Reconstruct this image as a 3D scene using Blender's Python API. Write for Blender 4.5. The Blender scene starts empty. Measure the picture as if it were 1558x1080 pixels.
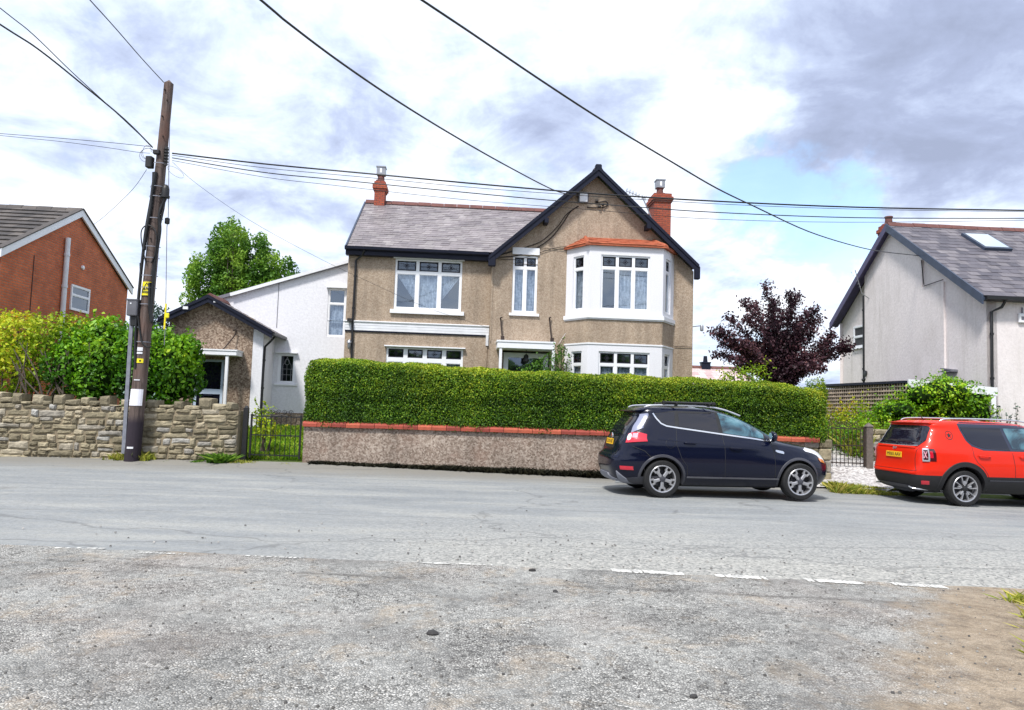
import bpy, bmesh, math, random
import numpy as np
from mathutils import Vector, Matrix, noise as mnoise
R = math.radians
random.seed(7)
rng = np.random.default_rng(7)
SC = bpy.context.scene
COL = SC.collection

# ------------------------------------------------------------------ camera
F, CX, CY = 1110.0, 779.0, 540.0          # lens in photo pixels, photo centre
PITCH, ROLL, EYE = R(4.2), R(1.8), 1.6
cam = bpy.data.cameras.new('camera'); camo = bpy.data.objects.new('camera', cam); COL.objects.link(camo)
r0 = Vector((1, 0, 0)); u0 = Vector((0, -math.sin(PITCH), math.cos(PITCH))); fw = Vector((0, math.cos(PITCH), math.sin(PITCH)))
rr = math.cos(ROLL) * r0 + math.sin(ROLL) * u0; uu = -math.sin(ROLL) * r0 + math.cos(ROLL) * u0
camo.matrix_world = Matrix(((rr.x, uu.x, -fw.x, 0), (rr.y, uu.y, -fw.y, 0), (rr.z, uu.z, -fw.z, EYE), (0, 0, 0, 1)))
cam.sensor_width = 36; cam.lens = 36 * F / 1558; cam.clip_start = .05; cam.clip_end = 6000
SC.camera = camo

def ray(px, py): return fw + (px - CX) / F * rr - (py - CY) / F * uu
def atY(px, py, Y):
    d = ray(px, py); t = Y / d.y; return Vector((d.x * t, Y, EYE + d.z * t))
def atX(px, py, X):
    d = ray(px, py); t = X / d.x; return Vector((X, d.y * t, EYE + d.z * t))

# ------------------------------------------------------------------ light
SUN_EL, SUN_AZ = R(56), R(205)            # azimuth of the sun, from +Y clockwise: behind and to the left
sun = bpy.data.lights.new('sun', 'SUN'); suno = bpy.data.objects.new('sun', sun); COL.objects.link(suno)
sun.energy = 2.5; sun.angle = R(8); sun.color = (1, .96, .9)
sd = Vector((math.sin(SUN_AZ) * math.cos(SUN_EL), math.cos(SUN_AZ) * math.cos(SUN_EL), math.sin(SUN_EL)))
suno.rotation_euler = sd.to_track_quat('Z', 'Y').to_euler()

SC.view_settings.view_transform = 'Standard'; SC.view_settings.look = 'None'
SC.view_settings.exposure = 0.93; SC.view_settings.gamma = 1
SC.cycles.max_bounces = 6; SC.cycles.transparent_max_bounces = 12

class NT:
    def __init__(s, tree): s.t = tree; s.t.nodes.clear()
    def n(s, typ, **kw):
        nd = s.t.nodes.new(typ)
        for k, v in kw.items():
            if k.startswith('i_'): s.set(nd, k[2:].replace('_', ' '), v)
            else: setattr(nd, k, v)
        return nd
    def set(s, nd, key, v):
        if isinstance(key, str) and key.isdigit(): key = int(key)
        sock = nd.inputs[key]
        if isinstance(v, bpy.types.NodeSocket): s.t.links.new(v, sock)
        else: sock.default_value = v
    def l(s, a, b): s.t.links.new(a, b)
    def math(s, op, a, b=0, c=None, clamp=False):
        nd = s.n('ShaderNodeMath', operation=op, use_clamp=clamp); s.set(nd, 0, a); s.set(nd, 1, b)
        if c is not None: s.set(nd, 2, c)
        return nd.outputs[0]
    def noise(s, vec, scale, detail=3, rough=.5, dist=0):
        nd = s.n('ShaderNodeTexNoise'); 
        if vec is not None: s.l(vec, nd.inputs['Vector'])
        nd.inputs['Scale'].default_value = scale; nd.inputs['Detail'].default_value = detail
        nd.inputs['Roughness'].default_value = rough; nd.inputs['Distortion'].default_value = dist
        return nd.outputs['Fac']
    def ramp(s, fac, stops, interp='LINEAR'):
        nd = s.n('ShaderNodeValToRGB'); s.l(fac, nd.inputs[0]); e = nd.color_ramp.elements; nd.color_ramp.interpolation = interp
        while len(e) < len(stops): e.new(.5)
        for el, (p, c) in zip(e, stops):
            el.position = p; el.color = (c, c, c, 1) if isinstance(c, (int, float)) else (*c, 1)
        return nd.outputs[0]
    def mix(s, fac, a, b, blend='MIX'):
        nd = s.n('ShaderNodeMix', data_type='RGBA', blend_type=blend, clamp_factor=True)
        for i, v in ((0, fac), (6, a), (7, b)):
            if isinstance(v, tuple) and len(v) == 3: v = (*v, 1)
            s.set(nd, i, v)
        return nd.outputs[2]

# ---- world: daylight sky with a broken cloud layer, both in direction space
W = bpy.data.worlds.new('World'); SC.world = W; W.use_nodes = True
nt = NT(W.node_tree)
wo = nt.n('ShaderNodeOutputWorld')
sky = nt.n('ShaderNodeTexSky', sky_type='NISHITA', sun_disc=False, sun_elevation=SUN_EL, sun_rotation=SUN_AZ)
bg = nt.n('ShaderNodeBackground'); bg.inputs[1].default_value = .12; nt.l(sky.outputs[0], bg.inputs[0])
tc = nt.n('ShaderNodeTexCoord').outputs['Generated']
sep = nt.n('ShaderNodeSeparateXYZ'); nt.l(tc, sep.inputs[0])
zz = nt.math('ADD', nt.math('MAXIMUM', sep.outputs[2], 0.0), .28)
cmb = nt.n('ShaderNodeCombineXYZ'); nt.l(nt.math('DIVIDE', sep.outputs[0], zz), cmb.inputs[0]); nt.l(nt.math('DIVIDE', sep.outputs[1], zz), cmb.inputs[1])
cp = cmb.outputs[0]
def blobs(lst):
    out = None
    for px, py, rad, amp in lst:
        d = ray(px, py).normalized()
        dp = nt.n('ShaderNodeVectorMath', operation='DISTANCE'); nt.l(wvec, dp.inputs[0]); dp.inputs[1].default_value = d
        mr = nt.n('ShaderNodeMapRange', interpolation_type='SMOOTHSTEP'); nt.l(dp.outputs['Value'], mr.inputs[0])
        mr.inputs[1].default_value = rad; mr.inputs[2].default_value = 0; mr.inputs[3].default_value = 0; mr.inputs[4].default_value = amp
        out = mr.outputs[0] if out is None else nt.math('ADD', out, mr.outputs[0])
    return out
# warp the direction a little so that the cloud masses get ragged edges
nz = nt.n('ShaderNodeTexNoise'); nt.l(tc, nz.inputs['Vector']); nz.inputs['Scale'].default_value = 5; nz.inputs['Detail'].default_value = 6; nz.inputs['Roughness'].default_value = .6
vs = nt.n('ShaderNodeVectorMath', operation='SUBTRACT'); nt.l(nz.outputs['Color'], vs.inputs[0]); vs.inputs[1].default_value = (.5, .5, .5)
vm = nt.n('ShaderNodeVectorMath', operation='SCALE'); nt.l(vs.outputs[0], vm.inputs[0]); vm.inputs['Scale'].default_value = .28
va = nt.n('ShaderNodeVectorMath', operation='ADD'); nt.l(tc, va.inputs[0]); nt.l(vm.outputs[0], va.inputs[1]); wvec = va.outputs[0]
n1 = nt.noise(cp, 2.1, 9, .6, .5); n2 = nt.noise(cp, 4.4, 9, .62, .4)
dark = nt.math('ADD', nt.math('MULTIPLY', nt.math('SUBTRACT', n1, .5), 2.7), nt.math('MULTIPLY', nt.math('SUBTRACT', n2, .5), 2.1))
dark = nt.math('ADD', dark, blobs([(1400, 130, .30, .50), (1290, 190, .18, .25), (1560, 230, .16, .3), (860, 165, .13, .45), (700, 100, .10, .3), (560, 180, .12, .32),
                                   (240, 60, .13, .25), (420, 330, .10, .25), (1180, 120, .1, .25),
                                   (1160, 330, .11, .25), (60, 120, .12, .2), (960, 60, .12, -.45), (620, 30, .14, -.3), (1090, 190, .10, -.55), (1350, 340, .12, -.6), (1240, 430, .14, -.55),
                                   (120, 330, .18, -.3), (700, 250, .12, -.3), (1500, 300, .07, -.5), (390, 180, .15, -.2)]))
gap = nt.math('ADD', nt.math('MULTIPLY', nt.math('SUBTRACT', n2, .5), 1.3), blobs([(1230, 335, .12, .85), (1130, 315, .09, .6), (1320, 330, .09, .6), (1050, 260, .06, .3), (800, 225, .07, .4), (1090, 360, .10, .35), (1140, 460, .10, .32), (1290, 440, .07, .2), (640, 60, .08, .2), (760, 290, .07, .4), (140, 30, .10, .25), (480, 300, .09, .25), (60, 260, .09, .22), (1080, 540, .10, .35), (330, 200, .06, .2), (930, 60, .06, .2)]))
ccol = nt.ramp(nt.math('ADD', nt.math('MULTIPLY', dark, .52), .44), [(0.0, (1.08, 1.09, 1.12)), (.30, (.88, .94, 1.06)), (.46, (.70, .80, 1.0)), (.62, (.52, .60, .80)), (.80, (.39, .45, .63)), (1.0, (.33, .38, .53))])
cem = nt.n('ShaderNodeBackground'); nt.l(ccol, cem.inputs[0]); cem.inputs[1].default_value = .67
gm = nt.n('ShaderNodeMapRange', interpolation_type='SMOOTHSTEP'); nt.l(gap, gm.inputs[0]); gm.inputs[1].default_value = .25; gm.inputs[2].default_value = .75; gm.inputs[3].default_value = 0; gm.inputs[4].default_value = .85
# a thin bright veil stays over the blue gaps
veil = nt.n('ShaderNodeBackground'); veil.inputs[0].default_value = (.34, .58, .88, 1); veil.inputs[1].default_value = .22
addv = nt.n('ShaderNodeAddShader'); nt.l(bg.outputs[0], addv.inputs[0]); nt.l(veil.outputs[0], addv.inputs[1])
mxs = nt.n('ShaderNodeMixShader'); nt.l(gm.outputs[0], mxs.inputs[0]); nt.l(cem.outputs[0], mxs.inputs[1]); nt.l(addv.outputs[0], mxs.inputs[2])
nt.l(mxs.outputs[0], wo.inputs[0])

# ------------------------------------------------------------------ materials
MATS = {}
def newmat(name):
    m = bpy.data.materials.new(name); m.use_nodes = True; MATS[name] = m
    t = NT(m.node_tree); out = t.n('ShaderNodeOutputMaterial'); b = t.n('ShaderNodeBsdfPrincipled'); t.l(b.outputs[0], out.inputs[0])
    return m, t, b
def bump(t, b, h, strength, dist=.02):
    bp = t.n('ShaderNodeBump'); bp.inputs['Strength'].default_value = strength; bp.inputs['Distance'].default_value = dist
    t.l(h, bp.inputs['Height']); t.l(bp.outputs[0], b.inputs['Normal'])
def objco(t): return t.n('ShaderNodeTexCoord').outputs['Object']
def plain(name, c, rough=.5, var=.12, scale=6, metal=0, bmp=0, bscale=60, spec=.5, coat=0, dirt=None):
    m, t, b = newmat(name); co = objco(t)
    c1 = tuple(x * (1 - var) for x in c); c2 = tuple(min(1, x * (1 + var)) for x in c)
    col = t.mix(t.ramp(t.noise(co, scale, 5, .6), [(.3, 0.), (.7, 1.)]), c1, c2)
    if dirt: col = t.mix(t.ramp(t.noise(co, dirt[1], 6, .65), [(dirt[2], 0.), (dirt[2] + .2, dirt[3])]), col, dirt[0])
    t.l(col, b.inputs['Base Color']); b.inputs['Roughness'].default_value = rough; b.inputs['Metallic'].default_value = metal
    b.inputs['Specular IOR Level'].default_value = spec; b.inputs['Coat Weight'].default_value = coat; b.inputs['Coat Roughness'].default_value = .03
    if bmp: bump(t, b, t.noise(co, bscale, 4, .6), bmp)
    return m
def pebble(name, ca, cb, cc, fine=26, amp=.8, grime=None):
    """pebbledash: light and dark chips over a mortar colour, with weathering"""
    m, t, b = newmat(name); co = objco(t)
    v = t.n('ShaderNodeTexVoronoi', feature='F1'); t.l(co, v.inputs['Vector']); v.inputs['Scale'].default_value = fine
    chips = t.n('ShaderNodeSeparateColor'); t.l(v.outputs['Color'], chips.inputs[0])
    f = t.math('ADD', t.math('MULTIPLY', chips.outputs[0], .6), t.math('MULTIPLY', t.noise(co, fine * .55, 4, .7, .8), .5))
    col = t.ramp(f, [(.18, ca), (.5, cb), (.85, cc)])
    big = t.ramp(t.noise(co, .9, 5, .65), [(.3, .84), (.7, 1.1)])
    mp_ = t.n('ShaderNodeMapping'); t.l(co, mp_.inputs[0]); mp_.inputs['Scale'].default_value = (3.2, 3.2, .3)
    col = t.mix(1., col, t.ramp(t.noise(mp_.outputs[0], 1.3, 5, .65), [(.35, .84), (.58, 1.05)]), 'MULTIPLY')
    col = t.mix(1.0, col, big, 'MULTIPLY')
    if grime: col = t.mix(t.ramp(t.noise(co, 1.6, 6, .7), [(.5, 0.), (.75, grime[1])]), col, grime[0])
    t.l(col, b.inputs['Base Color']); b.inputs['Roughness'].default_value = .9; b.inputs['Specular IOR Level'].default_value = .25
    bump(t, b, f, amp, .012)
    return m
def brickmat(name, axes, c1, c2, mortar, bw=.225, bh=.075, msz=.012, rough=.85, bstr=.6, offs=.5, var=(.75, 1.2), big=1.2, sy=1):
    m, t, b = newmat(name); co = objco(t)
    s = t.n('ShaderNodeSeparateXYZ'); t.l(co, s.inputs[0]); c = t.n('ShaderNodeCombineXYZ')
    t.l(s.outputs[axes[0]], c.inputs[0]); t.l(t.math('MULTIPLY', s.outputs[axes[1]], sy), c.inputs[1])
    br = t.n('ShaderNodeTexBrick', offset=offs); t.l(c.outputs[0], br.inputs['Vector'])
    for k, v in (('Color1', (*c1, 1)), ('Color2', (*c2, 1)), ('Mortar', (*mortar, 1)), ('Scale', 1.), ('Mortar Size', msz), ('Mortar Smooth', .2), ('Bias', 0.), ('Brick Width', bw), ('Row Height', bh)):
        br.inputs[k].default_value = v
    col = t.mix(1., br.outputs['Color'], t.ramp(t.noise(co, big, 6, .7), [(.3, var[0]), (.7, var[1])]), 'MULTIPLY')
    col = t.mix(1., col, t.ramp(t.noise(co, 22, 3, .7), [(.3, .85), (.7, 1.12)]), 'MULTIPLY')
    t.l(col, b.inputs['Base Color']); b.inputs['Roughness'].default_value = rough
    h = t.math('ADD', t.math('MULTIPLY', br.outputs['Fac'], -1), t.math('MULTIPLY', t.noise(co, 60, 3, .6), .4)); bump(t, b, h, bstr, .01)
    return m
def tinted(name, stops, rough=.8, bmp=.4, bscale=30, trans=0, spec=.3, nz=(8, .85, 1.15)):
    """colour picked per piece (stone, slate, leaf) from the mesh's own random 'tint' value"""
    m, t, b = newmat(name); co = objco(t)
    a = t.n('ShaderNodeAttribute', attribute_name='tint')
    col = t.ramp(a.outputs['Fac'], stops)
    col = t.mix(1., col, t.ramp(t.noise(co, nz[0], 5, .7), [(.3, nz[1]), (.7, nz[2])]), 'MULTIPLY')
    t.l(col, b.inputs['Base Color']); b.inputs['Roughness'].default_value = rough; b.inputs['Specular IOR Level'].default_value = spec
    if bmp: bump(t, b, t.noise(co, bscale, 4, .65), bmp)
    if trans:
        out = [n for n in m.node_tree.nodes if n.type == 'OUTPUT_MATERIAL'][0]
        tr = t.n('ShaderNodeBsdfTranslucent'); t.l(col, tr.inputs[0]); mx = t.n('ShaderNodeMixShader'); mx.inputs[0].default_value = trans
        t.l(b.outputs[0], mx.inputs[1]); t.l(tr.outputs[0], mx.inputs[2]); t.l(mx.outputs[0], out.inputs[0])
    return m
def glassmat(name, tint=(.8, .87, .9), refl=.28):
    m = bpy.data.materials.new(name); m.use_nodes = True; MATS[name] = m; t = NT(m.node_tree)
    out = t.n('ShaderNodeOutputMaterial'); tr = t.n('ShaderNodeBsdfTransparent'); tr.inputs[0].default_value = (*tint, 1)
    gl = t.n('ShaderNodeBsdfGlossy'); gl.inputs['Color'].default_value = (.8, .9, 1, 1); gl.inputs['Roughness'].default_value = .03
    bp = t.n('ShaderNodeBump'); bp.inputs['Strength'].default_value = .15; bp.inputs['Distance'].default_value = .02
    t.l(t.noise(objco(t), 1.5, 2), bp.inputs['Height']); t.l(bp.outputs[0], gl.inputs['Normal'])
    lw = t.n('ShaderNodeLayerWeight'); lw.inputs[0].default_value = .3
    mx = t.n('ShaderNodeMixShader'); t.l(t.math('ADD', t.math('MULTIPLY', lw.outputs['Facing'], .18), refl, clamp=True), mx.inputs[0])
    t.l(tr.outputs[0], mx.inputs[1]); t.l(gl.outputs[0], mx.inputs[2]); t.l(mx.outputs[0], out.inputs[0]); return m

pebble('pebbledash', (.29, .218, .155), (.375, .292, .218), (.455, .368, .285), 36, .7)
pebble('pebbledash_dark', (.12, .08, .055), (.24, .175, .13), (.41, .325, .25), 26, .9)
pebble('wall_render', (.15, .112, .085), (.29, .228, .185), (.45, .38, .32), 30, .9, ((.22, .11, .075), .4))
def roughcast(name, c, fine=18, amp=.5, dirtc=(.3, .28, .25), dirt=.25):
    m, t, b = newmat(name); co = objco(t)
    f = t.noise(co, fine, 5, .7)
    col = t.mix(t.ramp(f, [(.3, 0.), (.7, 1.)]), tuple(x * .82 for x in c), c)
    col = t.mix(t.ramp(t.noise(co, .7, 6, .7), [(.45, 0.), (.75, dirt)]), col, dirtc)
    mp_ = t.n('ShaderNodeMapping'); t.l(co, mp_.inputs[0]); mp_.inputs['Scale'].default_value = (3.2, 3.2, .28)
    col = t.mix(t.ramp(t.noise(mp_.outputs[0], 1.2, 6, .7), [(.52, 0.), (.75, dirt * 1.3)]), col, dirtc)
    t.l(col, b.inputs['Base Color']); b.inputs['Roughness'].default_value = .85; b.inputs['Specular IOR Level'].default_value = .25
    bump(t, b, f, amp, .012); return m
roughcast('white_roughcast', (.80, .80, .84), 16, .5, (.6, .6, .62), .25)
roughcast('grey_roughcast', (.80, .745, .74), 13, .6, (.46, .42, .39), .4)
roughcast('bay_render', (.82, .82, .86), 40, .08, (.6, .6, .64), .2)
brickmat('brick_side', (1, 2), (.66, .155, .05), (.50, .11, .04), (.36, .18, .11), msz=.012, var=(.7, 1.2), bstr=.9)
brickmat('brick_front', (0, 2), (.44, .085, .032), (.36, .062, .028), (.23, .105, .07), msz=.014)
brickmat('chimney_brick', (0, 2), (.40, .085, .035), (.30, .055, .03), (.15, .06, .045), bw=.21, bh=.072)
brickmat('chimney_brick_side', (1, 2), (.40, .085, .035), (.30, .055, .03), (.15, .06, .045), bw=.21, bh=.072)
tinted('slate', [(0, (.165, .145, .155)), (.45, (.21, .185, .19)), (.8, (.255, .23, .23)), (1, (.32, .30, .295))], .5, .3, 20, nz=(1.6, .75, 1.3))
tinted('slate_dark', [(0, (.075, .07, .085)), (.5, (.115, .105, .12)), (1, (.17, .155, .165))], .55, .3, 20, nz=(1.6, .8, 1.25))
tinted('concrete_tile', [(0, (.055, .05, .048)), (.6, (.085, .075, .07)), (1, (.12, .105, .095))], .75, .5, 20)
tinted('pink_tile', [(0, (.42, .30, .30)), (1, (.6, .47, .45))], .7, .3, 20)
tinted('stone', [(0, (.15, .13, .085)), (.25, (.25, .215, .145)), (.5, (.33, .285, .19)), (.75, (.43, .37, .26)), (.88, (.29, .27, .235)), (1, (.40, .39, .36))], .92, 1., 24, nz=(6, .55, 1.3))
plain('mortar', (.24, .195, .13), .95, .2, 8, bmp=.6, bscale=30)
tinted('terracotta', [(0, (.24, .05, .038)), (.5, (.36, .075, .05)), (1, (.44, .11, .06))], .75, .4, 25)
plain('ridge_red', (.13, .05, .042), .8, .25, 4, bmp=.4)
plain('bay_tile', (.38, .10, .045), .75, .3, 5, bmp=.6, bscale=14)
plain('white_paint', (.80, .81, .84), .45, .04, 3)
plain('upvc', (.82, .83, .86), .35, .03, 3)
plain('weathered_white', (.72, .73, .76), .6, .08, 4)
plain('dark_paint', (.007, .009, .022), .5, .2, 4, spec=.25)
plain('bargeboard_blue', (.035, .05, .085), .5, .25, 4)
plain('bargeboard_purple', (.06, .05, .12), .5, .2, 4)
plain('black_metal', (.012, .012, .014), .45, .3, 20)
plain('rust_iron', (.03, .018, .014), .8, .4, 20)
plain('grey_metal', (.30, .31, .33), .4, .15, 10, metal=.6)
plain('galvanised', (.22, .23, .27), .6, .2, 8, metal=.3)
plain('lead_grey', (.16, .16, .19), .6, .2, 10)
plain('lead_dark', (.02, .02, .03), .6, .2, 10, spec=.2)
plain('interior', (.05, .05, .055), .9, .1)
plain('curtain_plain', (.6, .62, .68), .9, .05)
plain('door_blue', (.50, .60, .74), .45, .05, 3)
plain('wood_post', (.14, .115, .10), .9, .3, 12, bmp=.5)
plain('trellis_wood', (.50, .41, .33), .9, .35, 6, bmp=.4)
plain('hedge_core', (.012, .028, .005), .95, .3, 8, spec=.05)
plain('bark', (.09, .07, .055), .9, .3, 14, bmp=.8, bscale=25)
plain('bark_dark', (.035, .025, .028), .9, .3, 14)
plain('soil', (.10, .075, .045), .95, .3, 5, bmp=.6)
plain('plastic_black', (.012, .012, .013), .5, .2, 10)
plain('box_grey', (.115, .115, .13), .45, .15, 6)
plain('sign_yellow', (.85, .72, .02), .4, .04)
plain('sign_black', (.015, .015, .015), .5, .1)
plain('paper_white', (.80, .79, .85), .6, .03)
plain('red_petal', (.65, .03, .02), .5, .1)
plain('chrome', (.75, .76, .78), .15, .03, metal=.95)
plain('silver', (.62, .63, .66), .3, .03, metal=.75)
plain('rim_silver', (.46, .46, .48), .32, .08, metal=.7)
plain('tyre', (.010, .010, .011), .8, .2, 20)
plain('plate_yellow', (.85, .48, .02), .4, .03)
plain('cladding', (.010, .010, .012), .65, .15, 10)
plain('cladding_grey', (.045, .046, .058), .5, .1, 10)
plain('roof_black', (.018, .022, .045), .2, .05, coat=.5)
plain('navy_paint', (.002, .0035, .016), .22, .03, 2, spec=.3, coat=.3)
plain('red_paint', (.68, .018, .003), .4, .02, 2, spec=.25, coat=.3)
plain('lamp_red', (.55, .01, .03), .12, .08, coat=1)
plain('lamp_pink', (.75, .35, .42), .15, .1, coat=1)
plain('lamp_clear', (.7, .7, .74), .1, .05, coat=1)
plain('lamp_dark', (.06, .008, .012), .12, .1, coat=1)
plain('amber', (.6, .2, .03), .2, .05, coat=1)
m, t, b = newmat('car_glass_dark'); b.inputs['Base Color'].default_value = (.008, .008, .016, 1); b.inputs['Roughness'].default_value = .04; b.inputs['Specular IOR Level'].default_value = .7
m, t, b = newmat('car_glass'); t.l(t.ramp(t.noise(objco(t), 2.2, 4, .6, 1.), [(.35, (.012, .03, .045)), (.5, (.05, .13, .17)), (.7, (.12, .24, .28))]), b.inputs['Base Color']); b.inputs['Roughness'].default_value = .04; b.inputs['Specular IOR Level'].default_value = .9  # pale cyan reflections and light interior painted into the base colour
m, t, b = newmat('car_glass_glint'); b.inputs['Base Color'].default_value = (.24, .26, .36, 1); b.inputs['Roughness'].default_value = .22  # pale lavender base imitates a bright reflection on the glass
m, t, b = newmat('wet_glass'); b.inputs['Base Color'].default_value = (.03, .03, .035, 1); b.inputs['Roughness'].default_value = .08
m, t, b = newmat('roof_glass'); b.inputs['Base Color'].default_value = (.75, .82, .85, 1); b.inputs['Roughness'].default_value = .05; b.inputs['Metallic'].default_value = .9
glassmat('glass', (.78, .86, .93), .22)
glassmat('glass_leaded', (.42, .45, .55), .13)
# net curtain: half see-through lace with vertical folds
def lace():
    m = bpy.data.materials.new('net_curtain'); m.use_nodes = True; MATS['net_curtain'] = m; t = NT(m.node_tree); co = objco(t)
    out = t.n('ShaderNodeOutputMaterial'); d = t.n('ShaderNodeBsdfDiffuse'); tl = t.n('ShaderNodeBsdfTranslucent')
    s = t.n('ShaderNodeSeparateXYZ'); t.l(co, s.inputs[0]); c = t.n('ShaderNodeCombineXYZ')
    t.l(t.math('MULTIPLY', s.outputs[0], 3.), c.inputs[0]); t.l(t.math('MULTIPLY', s.outputs[2], .6), c.inputs[2])
    f = t.math('ADD', t.math('MULTIPLY', t.noise(c.outputs[0], 5, 3), .6), t.math('MULTIPLY', t.noise(co, 14, 3, .6), .4))
    col = t.ramp(f, [(.35, (.42, .47, .56)), (.62, (.86, .88, .92))])
    for q in (d, tl): t.l(col, q.inputs[0])
    mx = t.n('ShaderNodeMixShader'); mx.inputs[0].default_value = .3; t.l(d.outputs[0], mx.inputs[1]); t.l(tl.outputs[0], mx.inputs[2])
    tr = t.n('ShaderNodeBsdfTransparent'); m2 = t.n('ShaderNodeMixShader'); t.l(t.ramp(f, [(.3, .45), (.6, .9)]), m2.inputs[0])
    t.l(tr.outputs[0], m2.inputs[1]); t.l(mx.outputs[0], m2.inputs[2]); t.l(m2.outputs[0], out.inputs[0])
lace()
# leaves
tinted('leaf_hedge', [(0, (.012, .035, .003)), (.28, (.045, .125, .006)), (.55, (.16, .29, .010)), (.86, (.46, .52, .03)), (1, (.46, .28, .05))], .55, 0, trans=.25, spec=.35, nz=(1.1, .7, 1.3))
tinted('leaf_shrub', [(0, (.012, .055, .003)), (.35, (.06, .20, .005)), (.7, (.20, .42, .008)), (1, (.45, .60, .015))], .5, 0, trans=.3, spec=.4, nz=(1.2, .75, 1.25))
tinted('leaf_gold', [(0, (.08, .17, .006)), (.4, (.26, .40, .012)), (.75, (.52, .56, .02)), (1, (.62, .34, .03))], .55, 0, trans=.3, nz=(1.2, .75, 1.25))
tinted('leaf_tree', [(0, (.026, .09, .010)), (.5, (.11, .25, .022)), (1, (.30, .46, .05))], .55, 0, trans=.3, nz=(.8, .7, 1.25))
tinted('leaf_purple', [(0, (.014, .006, .011)), (.45, (.045, .018, .028)), (.8, (.12, .05, .06)), (1, (.24, .11, .10))], .5, 0, trans=.18, nz=(1.2, .8, 1.25))
tinted('leaf_bluegreen', [(0, (.03, .07, .05)), (1, (.10, .17, .12))], .6, 0, trans=.25)
tinted('grass_blade', [(0, (.06, .17, .006)), (.5, (.18, .38, .012)), (.85, (.36, .50, .03)), (1, (.52, .46, .08))], .6, 0, trans=.3, nz=(.8, .75, 1.25))
tinted('dry_grass', [(0, (.12, .18, .02)), (.5, (.34, .38, .04)), (1, (.55, .46, .12))], .7, 0, trans=.3)
tinted('weed_dark', [(0, (.008, .008, .006)), (.6, (.02, .022, .012)), (1, (.06, .055, .03))], .8, 0, trans=.2)
tinted('chip', [(0, (.025, .025, .027)), (.4, (.10, .095, .09)), (.8, (.28, .27, .25)), (1, (.42, .40, .37))], .85, .3, 60)

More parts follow.
